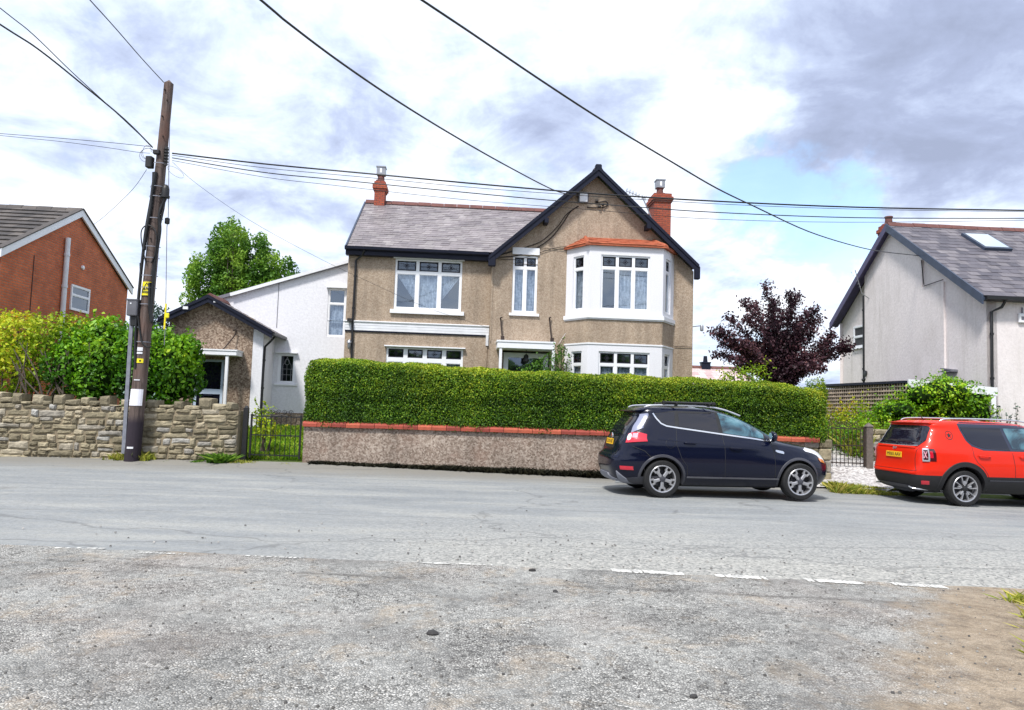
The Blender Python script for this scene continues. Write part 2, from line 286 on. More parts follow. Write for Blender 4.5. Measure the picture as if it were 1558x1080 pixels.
# ------------------------------------------------------------------ mesh builder
class MB:
    def __init__(s): s.v = []; s.f = []; s.m = []; s.t = []; s.cur = 0; s.tint = .5; s.M = None
    def add(s, vs, fs, tint=None):
        o = len(s.v)
        for p in vs:
            p = Vector(p)
            if s.M is not None: p = s.M @ p
            s.v.append(tuple(p)); s.t.append(s.tint if tint is None else tint)
        for f in fs: s.f.append(tuple(i + o for i in f)); s.m.append(s.cur)
        return s
    def box(s, x0, x1, y0, y1, z0, z1, tint=None, b=0):
        if b:
            bm = bmesh.new(); bmesh.ops.create_cube(bm, size=1)
            for v in bm.verts: v.co = Vector(((x0 + x1) / 2 + v.co.x * (x1 - x0), (y0 + y1) / 2 + v.co.y * (y1 - y0), (z0 + z1) / 2 + v.co.z * (z1 - z0)))
            bmesh.ops.bevel(bm, geom=list(bm.edges), offset=min(b, (x1 - x0) / 2.2, (y1 - y0) / 2.2, (z1 - z0) / 2.2), segments=1, affect='EDGES')
            s.bm(bm, tint); return s
        return s.add([(x0, y0, z0), (x1, y0, z0), (x1, y1, z0), (x0, y1, z0), (x0, y0, z1), (x1, y0, z1), (x1, y1, z1), (x0, y1, z1)],
                     [(0, 3, 2, 1), (4, 5, 6, 7), (0, 1, 5, 4), (1, 2, 6, 5), (2, 3, 7, 6), (3, 0, 4, 7)], tint)
    def bm(s, bm, tint=None):
        bm.verts.index_update(); s.add([v.co.copy() for v in bm.verts], [tuple(v.index for v in f.verts) for f in bm.faces], tint); bm.free()
    def prism(s, poly, axis, a, b, tint=None):
        """extrude a 2D polygon; axis 'x': poly=(y,z), 'y': poly=(x,z), 'z': poly=(x,y)"""
        n = len(poly)
        def mk(p, t): return {'x': (t, p[0], p[1]), 'y': (p[0], t, p[1]), 'z': (p[0], p[1], t)}[axis]
        vs = [mk(p, a) for p in poly] + [mk(p, b) for p in poly]
        fs = [tuple(range(n)), tuple(range(2 * n - 1, n - 1, -1))] + [(i, i + n, (i + 1) % n + n, (i + 1) % n) for i in range(n)]
        return s.add(vs, fs, tint)
    def slab(s, quad, thick, tint=None):
        """a 3D polygon thickened along its normal (downwards)"""
        q = [Vector(p) for p in quad]; nrm = (q[1] - q[0]).cross(q[2] - q[0]).normalized()
        if nrm.z < 0: nrm = -nrm
        n = len(q); lo = [p - nrm * thick for p in q]
        return s.add(q + lo, [tuple(range(n)), tuple(range(2 * n - 1, n - 1, -1))] + [(i, i + n, (i + 1) % n + n, (i + 1) % n) for i in range(n)], tint)
    def tube(s, pts, r, seg=8, tint=None, cap=True):
        pts = [Vector(p) for p in pts]; n = len(pts); rs = r if isinstance(r, (list, tuple)) else [r] * n
        vs = []; prev = None
        for i, p in enumerate(pts):
            d = (pts[min(i + 1, n - 1)] - pts[max(i - 1, 0)])
            d = d.normalized() if d.length > 1e-9 else Vector((0, 0, 1))
            a = prev - d * prev.dot(d) if prev is not None else d.orthogonal()
            if a.length < 1e-6: a = d.orthogonal()
            a.normalize(); prev = a; bb = d.cross(a)
            for k in range(seg): th = 2 * math.pi * k / seg; vs.append(p + (a * math.cos(th) + bb * math.sin(th)) * rs[i])
        fs = [(i * seg + k, i * seg + (k + 1) % seg, (i + 1) * seg + (k + 1) % seg, (i + 1) * seg + k) for i in range(n - 1) for k in range(seg)]
        if cap: fs += [tuple(range(seg - 1, -1, -1)), tuple((n - 1) * seg + k for k in range(seg))]
        return s.add(vs, fs, tint)
    def bar(s, a, b, w, h, up=(0, 0, 1), tint=None):
        a, b = Vector(a), Vector(b); d = (b - a).normalized(); up = Vector(up)
        sd_ = d.cross(up); 
        if sd_.length < 1e-5: sd_ = d.orthogonal()
        sd_.normalize(); u = sd_.cross(d); sd_ *= w / 2; u *= h / 2
        vs = [p + i * sd_ + j * u for p in (a, b) for i, j in ((-1, -1), (1, -1), (1, 1), (-1, 1))]
        return s.add(vs, [(0, 3, 2, 1), (4, 5, 6, 7), (0, 1, 5, 4), (1, 2, 6, 5), (2, 3, 7, 6), (3, 0, 4, 7)], tint)
    def lathe(s, prof, c=(0, 0, 0), axis='z', seg=24, tint=None, close=True):
        """profile = [(radius, along)]"""
        vs = []; n = len(prof)
        for (r, h) in prof:
            for k in range(seg):
                th = 2 * math.pi * k / seg; a, b_ = r * math.cos(th), r * math.sin(th)
                vs.append({'z': (c[0] + a, c[1] + b_, c[2] + h), 'y': (c[0] + a, c[1] + h, c[2] - b_), 'x': (c[0] + h, c[1] + a, c[2] + b_)}[axis])
        fs = [(i * seg + k, i * seg + (k + 1) % seg, (i + 1) * seg + (k + 1) % seg, (i + 1) * seg + k) for i in range(n - 1) for k in range(seg)]
        if close: fs += [tuple(range(seg - 1, -1, -1)), tuple((n - 1) * seg + k for k in range(seg))]
        return s.add(vs, fs, tint)
    def build(s, name, mats, parent=None, smooth=None, loc=None, rotz=0):
        if not isinstance(mats, (list, tuple)): mats = [mats]
        me = bpy.data.meshes.new(name); me.from_pydata(s.v, [], s.f)
        for q in mats: me.materials.append(MATS[q])
        if len(s.f): me.polygons.foreach_set('material_index', s.m)
        at = me.attributes.new('tint', 'FLOAT', 'POINT'); at.data.foreach_set('value', s.t)
        bm = bmesh.new(); bm.from_mesh(me); bmesh.ops.recalc_face_normals(bm, faces=bm.faces)
        if smooth:
            for f in bm.faces: f.smooth = True
            for e in bm.edges:
                if len(e.link_faces) == 2 and e.calc_face_angle(0) > R(smooth): e.smooth = False
        bm.to_mesh(me); bm.free()
        o = bpy.data.objects.new(name, me); COL.objects.link(o)
        if parent is not None: o.parent = parent
        if loc is not None: o.location = loc; o.rotation_euler.z = rotz
        return o
def tag(o, label=None, cat=None, group=None, kind=None):
    if label: o['label'] = label
    if cat: o['category'] = cat
    if group: o['group'] = group
    if kind: o['kind'] = kind
    return o
def thing(name, label, cat, loc=(0, 0, 0), rotz=0, group=None):
    o = bpy.data.objects.new(name, None); COL.objects.link(o); o.location = loc; o.rotation_euler.z = rotz
    o.empty_display_size = .2
    return tag(o, label, cat, group)
def npmesh(name, V, Fq, tint, mat, parent=None, loc=None):
    """fast mesh of quads from numpy arrays"""
    me = bpy.data.meshes.new(name); nf = len(Fq); k = Fq.shape[1]
    me.vertices.add(len(V)); me.vertices.foreach_set('co', V.astype(np.float32).ravel())
    me.loops.add(nf * k); me.loops.foreach_set('vertex_index', Fq.astype(np.int32).ravel())
    me.polygons.add(nf); me.polygons.foreach_set('loop_start', np.arange(0, nf * k, k, dtype=np.int32))
    me.update(calc_edges=True); me.validate()
    at = me.attributes.new('tint', 'FLOAT', 'POINT'); at.data.foreach_set('value', tint.astype(np.float32))
    me.materials.append(MATS[mat]); o = bpy.data.objects.new(name, me); COL.objects.link(o)
    if parent is not None: o.parent = parent
    if loc is not None: o.location = loc
    return o
def leaves(name, P, N, size, tint, mat, parent=None, spread=.8, aspect=.55, loc=None):
    """one folded leaf (two triangles-ish quad) per point P, facing roughly along N"""
    n = len(P); size = np.broadcast_to(size, (n,)) * rng.uniform(.65, 1.3, n)
    d = N / (np.linalg.norm(N, axis=1, keepdims=True) + 1e-9) + rng.normal(0, spread, (n, 3)); d /= np.linalg.norm(d, axis=1, keepdims=True) + 1e-9
    a = np.cross(d, rng.normal(0, 1, (n, 3))); a /= np.linalg.norm(a, axis=1, keepdims=True) + 1e-9; b = np.cross(d, a)
    L = size[:, None]; Wd = L * aspect
    V = np.stack([P - a * L * .5, P + b * Wd * .5 + d * L * .12, P + a * L * .5, P - b * Wd * .5 + d * L * .12], 1).reshape(-1, 3)
    Fq = np.arange(4 * n).reshape(-1, 4)
    return npmesh(name, V, Fq, np.repeat(np.clip(tint, 0, 1), 4), mat, parent, loc)
def vnoise(P, scale, seed=0):
    """cheap smooth value noise for numpy points, 0..1"""
    Q = P * scale + seed * 17.3
    return .5 + .25 * (np.sin(Q[:, 0] * 1.7 + 1.3 * np.sin(Q[:, 1] * 1.1 + seed)) + np.sin(Q[:, 1] * 1.3 + 1.7 * np.sin(Q[:, 2] * 1.9) + Q[:, 2] * .8 + seed * 2))
def sstep(a, b, x):
    t_ = min(1, max(0, (x - a) / (b - a))); return t_ * t_ * (3 - 2 * t_)
def lerp(a, b, t_): return a + (b - a) * t_
def interp(xs, ys, x): return float(np.interp(x, xs, ys))

# ------------------------------------------------------------------ ground
def base_z(x): return interp([-14, -12, -5, 2, 5, 6.5, 8, 12, 20], [.1, .11, .19, .05, .03, .06, .1, .1, .1], x)
def gz(x, y):
    road = .04 * sstep(8, 13, y) - .012 * max(0, min(x, 14) - 3.5) * sstep(8, 14, y)
    b = base_z(x); z = lerp(road, b, sstep(15.9, 17.4, y))
    if y > 17.4:
        top = interp([-8, -4, 6, 9], [.85, .8, .8, .95], x)
        z = lerp(b, top, sstep(17.4, 22.5, y)) if x < 6 else lerp(b, top, sstep(16.8, 20.5, y))
    elif y > 16.3 and x > 6.3:
        z = lerp(z, lerp(b, .95, sstep(16.8, 20.5, y)), sstep(6.3, 7, x))
    far = sstep(45, 140, y); z = z - far * 6.5
    return z
def sheet(name, xs, ys, dz, mat, kind='structure', fn=None, uneven=0):
    V = []; nx = len(xs)
    for j, y in enumerate(ys):
        for i, x in enumerate(xs):
            X, Y_ = (x, y) if fn is None else fn(x, y, i / (nx - 1), j / (len(ys) - 1))
            z = gz(X, Y_) + dz
            if uneven: z += uneven * (mnoise.noise(Vector((X * .8, Y_ * .8, 3))) + .4 * mnoise.noise(Vector((X * 3, Y_ * 3, 5))))
            V.append((X, Y_, z))
    Fq = [(j * nx + i, j * nx + i + 1, (j + 1) * nx + i + 1, (j + 1) * nx + i) for j in range(len(ys) - 1) for i in range(nx - 1)]
    me = bpy.data.meshes.new(name); me.from_pydata(V, [], Fq); me.materials.append(MATS[mat]); me.polygons.foreach_set('use_smooth', [True] * len(Fq))
    o = bpy.data.objects.new(name, me); COL.objects.link(o); o['kind'] = kind; return o
def fr(a, b, st): return [a + (b - a) * i / max(1, round((b - a) / st)) for i in range(max(1, round((b - a) / st)) + 1)]

# grass / soil ground
m, t, b = newmat('ground_grass'); co = objco(t)
g = t.ramp(t.noise(co, 3., 6, .7), [(.3, (.05, .09, .012)), (.55, (.12, .17, .02)), (.75, (.20, .19, .05))])
t.l(t.mix(t.ramp(t.noise(co, 30, 4, .7), [(.3, 0.), (.7, .6)]), g, (.04, .07, .012)), b.inputs['Base Color']); b.inputs['Roughness'].default_value = .95; bump(t, b, t.noise(co, 40, 4, .7), .8, .03)
# worn road asphalt
def asphalt():
    m, t, b = newmat('road_asphalt'); co = objco(t)
    st = t.n('ShaderNodeMapping'); t.l(co, st.inputs[0]); st.inputs['Scale'].default_value = (.35, 1.6, 1)
    streak = t.noise(st.outputs[0], .9, 6, .65, .4); fine = t.noise(co, 70, 4, .85); mid = t.noise(co, 4.5, 5, .7)
    col = t.ramp(streak, [(.32, (.20, .212, .218)), (.5, (.245, .256, .258)), (.68, (.32, .322, .305))])
    col = t.mix(t.ramp(mid, [(.45, 0.), (.72, .45)]), col, (.30, .295, .27))
    col = t.mix(1., col, t.ramp(fine, [(.30, .58), (.44, .93), (.56, 1.05), (.72, 1.3)]), 'MULTIPLY')
    col = t.mix(1., col, t.ramp(t.noise(co, 17, 5, .8), [(.35, .82), (.5, 1.), (.68, 1.13)]), 'MULTIPLY')
    # loose grit worn out towards the junction mouth and a dusty strip along the verge
    s = t.n('ShaderNodeSeparateXYZ'); t.l(co, s.inputs[0])
    near = t.n('ShaderNodeMapRange'); t.l(t.math('ADD', s.outputs[1], t.math('MULTIPLY', mid, 2.2)), near.inputs[0])
    near.inputs[1].default_value = 12.6; near.inputs[2].default_value = 8.6; near.inputs[3].default_value = 0; near.inputs[4].default_value = 1
    v = t.n('ShaderNodeTexVoronoi'); t.l(co, v.inputs['Vector']); v.inputs['Scale'].default_value = 38
    sc = t.n('ShaderNodeSeparateColor'); t.l(v.outputs['Color'], sc.inputs[0])
    grit = t.ramp(sc.outputs[0], [(.0, (.13, .13, .12)), (.25, (.26, .255, .235)), (.7, (.37, .36, .325)), (1., (.52, .50, .455))])
    leftc = t.n('ShaderNodeMapRange'); t.l(s.outputs[0], leftc.inputs[0]); leftc.inputs[1].default_value = -3.2; leftc.inputs[2].default_value = -.5
    col = t.mix(t.math('MULTIPLY', t.math('MULTIPLY', near.outputs[0], leftc.outputs[0]), .8), col, grit)
    ver = t.n('ShaderNodeMapRange'); t.l(t.math('ADD', s.outputs[1], t.math('MULTIPLY', mid, 1.)), ver.inputs[0]); ver.inputs[1].default_value = 15.9; ver.inputs[2].default_value = 17.2
    col = t.mix(t.math('MULTIPLY', ver.outputs[0], .75), col, (.20, .185, .155))
    # cracks / sealed seams running along the road
    w = t.n('ShaderNodeTexVoronoi', feature='DISTANCE_TO_EDGE'); mp = t.n('ShaderNodeMapping'); t.l(co, mp.inputs[0]); mp.inputs['Scale'].default_value = (.16, .55, 1)
    nn = t.n('ShaderNodeTexNoise'); t.l(co, nn.inputs['Vector']); nn.inputs['Scale'].default_value = 1.1; nn.inputs['Detail'].default_value = 5
    ad = t.n('ShaderNodeVectorMath', operation='MULTIPLY_ADD'); t.l(nn.outputs['Color'], ad.inputs[0]); ad.inputs[1].default_value = (.5, .25, 0); t.l(mp.outputs[0], ad.inputs[2])
    t.l(ad.outputs[0], w.inputs['Vector']); w.inputs['Scale'].default_value = 1.
    col = t.mix(t.ramp(w.outputs['Distance'], [(0., .5), (.012, 0.)]), col, (.10, .10, .10))
    t.l(col, b.inputs['Base Color']); b.inputs['Roughness'].default_value = .85; b.inputs['Specular IOR Level'].default_value = .3
    bump(t, b, t.math('ADD', fine, t.math('MULTIPLY', mid, .5)), .35, .01)
asphalt()
def apronmat():
    m, t, b = newmat('apron_chippings'); co = objco(t)
    s = t.n('ShaderNodeSeparateXYZ'); t.l(co, s.inputs[0])
    wv = t.n('ShaderNodeTexNoise'); t.l(co, wv.inputs['Vector']); wv.inputs['Scale'].default_value = 9; wv.inputs['Detail'].default_value = 3
    va = t.n('ShaderNodeVectorMath', operation='MULTIPLY_ADD'); t.l(wv.outputs['Color'], va.inputs[0]); va.inputs[1].default_value = (.03, .03, .03); t.l(co, va.inputs[2])
    v = t.n('ShaderNodeTexVoronoi'); t.l(va.outputs[0], v.inputs['Vector']); v.inputs['Scale'].default_value = 54
    sc = t.n('ShaderNodeSeparateColor'); t.l(v.outputs['Color'], sc.inputs[0])
    v2 = t.n('ShaderNodeTexVoronoi', feature='DISTANCE_TO_EDGE'); t.l(va.outputs[0], v2.inputs['Vector']); v2.inputs['Scale'].default_value = 54
    chips = t.ramp(sc.outputs[0], [(0., (.11, .108, .10)), (.15, (.36, .352, .33)), (.5, (.53, .52, .485)), (1., (.74, .72, .67))])
    chips = t.mix(t.ramp(v2.outputs['Distance'], [(.02, .9), (.2, 0.)]), chips, (.05, .048, .045))
    worn = t.ramp(t.noise(co, 1.1, 6, .7, .5), [(.38, 0.), (.62, 1.)])           # binder-rich smooth patches
    chips = t.mix(t.math('MULTIPLY', worn, .5), chips, (.45, .45, .425))
    tan = t.ramp(t.noise(co, 1.7, 6, .75, .6), [(.52, 0.), (.68, 1.)])
    col = t.mix(t.math('MULTIPLY', tan, .45), chips, (.50, .385, .26))
    drk = t.ramp(t.noise(co, .75, 6, .7), [(.46, 0.), (.66, 1.)]); col = t.mix(t.math('MULTIPLY', drk, .6), col, (.10, .098, .095))
    pink = t.ramp(t.noise(co, .5, 4, .6), [(.5, 0.), (.7, .16)]); col = t.mix(pink, col, (.5, .38, .32))
    col = t.mix(1., col, t.ramp(t.noise(co, 11, 6, .75, .6), [(.34, .62), (.48, .96), (.66, 1.12)]), 'MULTIPLY')
    # seam parallel to the give-way line
    yy = t.math('ADD', t.math('ADD', s.outputs[1], t.math('MULTIPLY', s.outputs[0], .075)), t.math('MULTIPLY', t.noise(co, 1.6, 5, .7), .22))
    sm = t.math('ABSOLUTE', t.math('SUBTRACT', yy, 6.93)); col = t.mix(t.math('MULTIPLY', t.ramp(sm, [(0., .8), (.03, .35), (.10, 0.)]), t.ramp(t.noise(co, .8, 4, .7), [(.38, .1), (.6, .9)])), col, (.07, .062, .055))
    # bare earth at the right hand corner
    e = t.math('ADD', t.math('SUBTRACT', s.outputs[0], t.math('MULTIPLY', s.outputs[1], .62)), t.math('MULTIPLY', t.noise(co, 1.5, 6, .7), 2.0))
    em = t.n('ShaderNodeMapRange', interpolation_type='SMOOTHSTEP'); t.l(e, em.inputs[0]); em.inputs[1].default_value = .25; em.inputs[2].default_value = 1.0
    earth = t.ramp(t.noise(co, 5, 7, .75), [(.3, (.15, .11, .075)), (.5, (.33, .255, .175)), (.7, (.46, .37, .27))])
    col = t.mix(t.math('MULTIPLY', em.outputs[0], .85), col, earth)
    t.l(col, b.inputs['Base Color']); b.inputs['Roughness'].default_value = .9; b.inputs['Specular IOR Level'].default_value = .25
    bump(t, b, t.math('ADD', t.math('MULTIPLY', v2.outputs['Distance'], 1.2), t.noise(co, 14, 4, .7)), .9, .02)
apronmat()
m, t, b = newmat('pale_gravel'); co = objco(t); v = t.n('ShaderNodeTexVoronoi'); t.l(co, v.inputs['Vector']); v.inputs['Scale'].default_value = 22
scn = t.n('ShaderNodeSeparateColor'); t.l(v.outputs['Color'], scn.inputs[0])
t.l(t.mix(t.ramp(t.noise(co, 2, 5, .7), [(.45, 0.), (.75, .5)]), t.ramp(scn.outputs[0], [(0, (.22, .20, .20)), (.4, (.46, .44, .43)), (1, (.66, .64, .63))]), (.30, .26, .22)), b.inputs['Base Color']); b.inputs['Roughness'].default_value = .9; bump(t, b, scn.outputs[0], .8, .02)
m, t, b = newmat('line_paint'); co = objco(t); t.l(t.mix(t.ramp(t.noise(co, 7, 6, .8), [(.42, 0.), (.62, 1.)]), (.72, .71, .66), (.29, .285, .27)), b.inputs['Base Color']); b.inputs['Roughness'].default_value = .8
m, t, b = newmat('hill_green'); co = objco(t); t.l(t.ramp(t.noise(co, .012, 6, .6), [(.35, (.09, .16, .14)), (.55, (.16, .24, .17)), (.7, (.10, .17, .17))]), b.inputs['Base Color']); b.inputs['Roughness'].default_value = 1

xs = [-3000, -1500, -700, -300, -120, -60, -35] + fr(-26, 26, 1.0) + [35, 60, 120, 300, 700, 1500, 3000]
ys = [-60, -30, -15, -8] + [0, 4, 7, 9, 11, 13, 14.5, 15.5] + fr(16, 24, .5) + [26, 29, 33, 38, 45, 60, 80, 105, 140, 200, 400, 900, 1800, 3500]
gsh = sheet('ground', xs, ys, -.03, 'ground_grass')
def edge_y(x): return 7.5 - .055 * x + .07 * mnoise.noise(Vector((x * 1.3, 2, 0))) + .05 * mnoise.noise(Vector((x * 5, 7, 0)))
sheet('road', fr(-45, 45, .5), fr(0, 1, 1 / 26), .0, 'road_asphalt', fn=lambda x, y, i, j: (x, lerp(edge_y(max(-14, min(14, x))), 17.3 + (0 if x < 6.7 else -.75 * sstep(6.7, 7.3, x)) + .08 * mnoise.noise(Vector((x * .9, 0, 0))), j)))
sheet('side_road', fr(-16, 16, .33), fr(0, 1, 1 / 30), .008, 'apron_chippings', fn=lambda x, y, i, j: (x, lerp(-8, edge_y(max(-14, min(14, x))) + .02, j)), uneven=.003)
sheet('driveway', fr(6.85, 9.3, .25), fr(16.2, 27, .4), .012, 'pale_gravel', fn=lambda x, y, i, j: (x + .12 * mnoise.noise(Vector((x, y, 0))), y + (.5 * abs(i - .4) if j == 0 else 0)))
# worn broken give-way line between main road and side road
mb = MB()
for pa, pb_ in (((62, 835), (165, 836)), ((213, 842), (281, 845)), ((371, 847), (465, 851)), ((640, 858), (752, 861)), ((930, 869), (1040, 875)), ((1088, 877), (1166, 881.5)), ((1226, 884), (1314, 889)), ((1358, 890), (1439, 895))):
    da, db = ray(*pa), ray(*pb_); A = Vector((0, 0, EYE)) + da * (-EYE / da.z); B = Vector((0, 0, EYE)) + db * (-EYE / db.z)
    n_ = 40; wd = .028 if pa[0] < 900 else .07
    vs = []
    for i in range(n_ + 1):
        p = A.lerp(B, i / n_); w1 = wd * (.6 + .6 * random.random()); w2 = wd * (.6 + .6 * random.random())
        for q in (p + Vector((0, -w1, 0)), p + Vector((0, w2, 0))): vs.append((q.x, q.y, gz(q.x, q.y) + .0135))
    mb.add(vs, [(2 * i, 2 * i + 2, 2 * i + 3, 2 * i + 1) for i in range(n_) if random.random() > (.45 if pa[0] < 900 else .10)])
tag(mb.build('road_marking', 'line_paint'), kind='structure')
# distant wooded hills
mb = MB(); n_ = 90; vs = []
for i in range(n_ + 1):
    x = -1800 + 4600 * i / n_
    for j, (yy, hh) in enumerate(((1300, -12), (1550, 26), (1900, 62), (2300, 84), (2900, 30))):
        h = hh + (mnoise.noise(Vector((x * .0023, j * 1.3, 1))) * 30 + mnoise.noise(Vector((x * .011, j, 2))) * 9 if j else 0); vs.append((x, yy, h))
mb.add(vs, [(i * 5 + j, i * 5 + j + 1, (i + 1) * 5 + j + 1, (i + 1) * 5 + j) for i in range(n_) for j in range(4)])
tag(mb.build('hills', 'hill_green', smooth=60), kind='structure')

# ------------------------------------------------------------------ building helpers
class Frame:
    """a building's own axes: u along its street front, v away from the street, w up"""
    def __init__(s, ox, oy, yaw): s.o = Vector((ox, oy)); s.c = math.cos(yaw); s.s = math.sin(yaw); s.yaw = yaw
    def onV(s, px, py, v=0):
        d = ray(px, py); k = (-s.o.x * s.s + s.o.y * s.c + v) / (-d.x * s.s + d.y * s.c)
        x, y = d.x * k - s.o.x, d.y * k - s.o.y; return x * s.c + y * s.s, EYE + d.z * k
    def onU(s, px, py, u=0):
        d = ray(px, py); k = (s.o.x * s.c + s.o.y * s.s + u) / (d.x * s.c + d.y * s.s)
        x, y = d.x * k - s.o.x, d.y * k - s.o.y; return -x * s.s + y * s.c, EYE + d.z * k
    def world(s, u, v, w=0): return Vector((s.o.x + u * s.c - v * s.s, s.o.y + u * s.s + v * s.c, w))
    def thing(s, name, label, cat, u, v, w):
        t_ = thing(name, label, cat, s.world(u, v, w), s.yaw); t_['_o'] = (u, v, w); return t_
def part(mb, name, mats, par, smooth=None):
    o = mb.build(name, mats, par, smooth)
    if par is not None and '_o' in par: o.location = -Vector(par['_o'])
    return o
def holes_wall(mb, x0, x1, z0, z1, holes, y=0, depth=.12, rev=None):
    """a wall face at y with rectangular openings and reveals going back by depth"""
    X = sorted({x0, x1, *[h[0] for h in holes], *[h[1] for h in holes]}); Z = sorted({z0, z1, *[h[2] for h in holes], *[h[3] for h in holes]})
    for i in range(len(X) - 1):
        for j in range(len(Z) - 1):
            cx, cz = (X[i] + X[i + 1]) / 2, (Z[j] + Z[j + 1]) / 2
            if any(h[0] < cx < h[1] and h[2] < cz < h[3] for h in holes): continue
            mb.add([(X[i], y, Z[j]), (X[i + 1], y, Z[j]), (X[i + 1], y, Z[j + 1]), (X[i], y, Z[j + 1])], [(0, 1, 2, 3)])
    for a, b_, c, d in holes:
        o = mb.cur
        if rev is not None: mb.cur = rev
        for q in (((a, c), (b_, c)), ((b_, c), (b_, d)), ((b_, d), (a, d)), ((a, d), (a, c))):
            (p, r), (p2, r2) = q; mb.add([(p, y, r), (p2, y, r2), (p2, y + depth, r2), (p, y + depth, r)], [(0, 1, 2, 3)])
        mb.cur = o
def window(par, M, x0, x1, z0, z1, y, cols, top=0, glass='glass', lead=True, curtains=None, sill=None, fw_=.055, mul=.07, frame='upvc', name='window', head=False):
    """frame mesh with panes, curtains and sill as its sub-parts. top = height of the row of top lights; curtains per column"""
    w = MB(); w.M = M
    yf, yb = y - .015, y + .05
    w.box(x0, x1, yf, yb, z0, z0 + fw_); w.box(x0, x1, yf, yb, z1 - fw_, z1)
    w.box(x0, x0 + fw_, yf + .001, yb, z0 + fw_, z1 - fw_); w.box(x1 - fw_, x1, yf + .001, yb, z0 + fw_, z1 - fw_)
    cw = (x1 - x0 - 2 * fw_ - (cols - 1) * mul) / cols; spans = []
    for i in range(cols):
        a = x0 + fw_ + i * (cw + mul); spans.append((a, a + cw))
        if i: w.box(a - mul, a, yf + .002, yb, z0 + fw_, z1 - fw_)
    zt = z1 - fw_ - top
    if top:
        for a, b_ in spans: w.box(a, b_, yf + .003, yb, zt - mul, zt)
    # inner sash beads
    rows = ([(zt, z1 - fw_, True)] if top else []) + [(z0 + fw_, zt - (mul if top else 0), False)]
    for a, b_ in spans:
        for c, d, up in rows:
            for q in ((a, b_, c, c + .018), (a, b_, d - .018, d), (a, a + .018, c + .018, d - .018), (b_ - .018, b_, c + .018, d - .018)):
                if not (up and lead): w.box(q[0], q[1], yf + .012, yb - .01, q[2], q[3])
    if head: w.box(x0 - .06, x1 + .06, y - .16, y + .02, z1, z1 + .035)
    wo_ = part(w, name, frame, par)
    g = MB(); g.M = M; p2 = MB(); p2.M = M; ld = MB(); ld.M = M; has = False; hasp = False
    for a, b_ in spans:
        for c, d, up in rows:
            yy = y + .018
            tgt = p2 if (up and lead) else g
            tgt.add([(a, yy, c), (b_, yy, c), (b_, yy, d), (a, yy, d)], [(0, 1, 2, 3)])
            if up and lead:
                has = True; mx_, mz = (a + b_) / 2, (c + d) / 2; s_ = min(b_ - a, d - c) * .26; bw = .038
                for q in ((a, b_, c, c + bw), (a, b_, d - bw, d), (a, a + bw, c, d), (b_ - bw, b_, c, d)): ld.box(q[0], q[1], yy - .008, yy - .003, q[2], q[3])
                pts = [(mx_ - s_, mz), (mx_, mz + s_), (mx_ + s_, mz), (mx_, mz - s_)]
                for k in range(4):
                    q, r_ = pts[k], pts[(k + 1) % 4]; ld.bar((q[0], yy - .006, q[1]), (r_[0], yy - .006, r_[1]), .014, .006, up=(0, 1, 0))
                for q, r_ in (((a, mz), (mx_ - s_, mz)), ((mx_ + s_, mz), (b_, mz)), ((mx_, d), (mx_, mz + s_)), ((mx_, mz - s_), (mx_, c))):
                    ld.bar((q[0], yy - .006, q[1]), (r_[0], yy - .006, r_[1]), .007, .005, up=(0, 1, 0))
                ld.box(mx_ - s_ * .4, mx_ + s_ * .4, yy - .006, yy - .004, mz - s_ * .4, mz + s_ * .4)
            else: hasp = True
    def sub(mb_, nm, mt, sm=None):
        o = mb_.build(nm, mt, wo_, sm); return o
    if hasp: sub(g, 'pane', glass)
    if has: sub(p2, 'leaded_pane', 'glass_leaded'); sub(ld, 'lead_work', 'lead_dark')
    if curtains:
        cmx = MB(); cmx.M = M; any_ = False
        for (a, b_), cu in zip(spans, curtains):
            c, d = rows[-1][0] + .005, rows[-1][1] - .01
            if cu == 0: continue
            any_ = True; n_ = 18; ny = 10; vs = []
            for j in range(ny + 1):
                tj = j / ny; zc = lerp(c, d, tj); xl, xr = a, b_
                if cu == 'L': xl = lerp(b_ - .0, a, min(1, max(0, (tj - .18) / .8)))       # gathered to the right at the bottom
                if cu == 'R': xr = lerp(a, b_, min(1, max(0, (tj - .22) / .76)))
                for i in range(n_ + 1):
                    xx = lerp(xl, xr, i / n_); vs.append((xx, y + .09 + .012 * math.sin(i * 2.4 + tj), zc))
            cmx.add(vs, [(j * (n_ + 1) + i, j * (n_ + 1) + i + 1, (j + 1) * (n_ + 1) + i + 1, (j + 1) * (n_ + 1) + i) for j in range(ny) for i in range(n_)])
        if any_: sub(cmx, 'net_curtain', 'net_curtain', 80)
    if sill:
        ov, h, pr = sill; s_ = MB(); s_.M = M; s_.prism([(y - pr, z0 - h), (y - pr, z0 - .015), (y + .0, z0 + .004), (y + .0, z0 - h)], 'x', x0 - ov, x1 + ov); sub(s_, 'sill', 'white_paint')
    return wo_
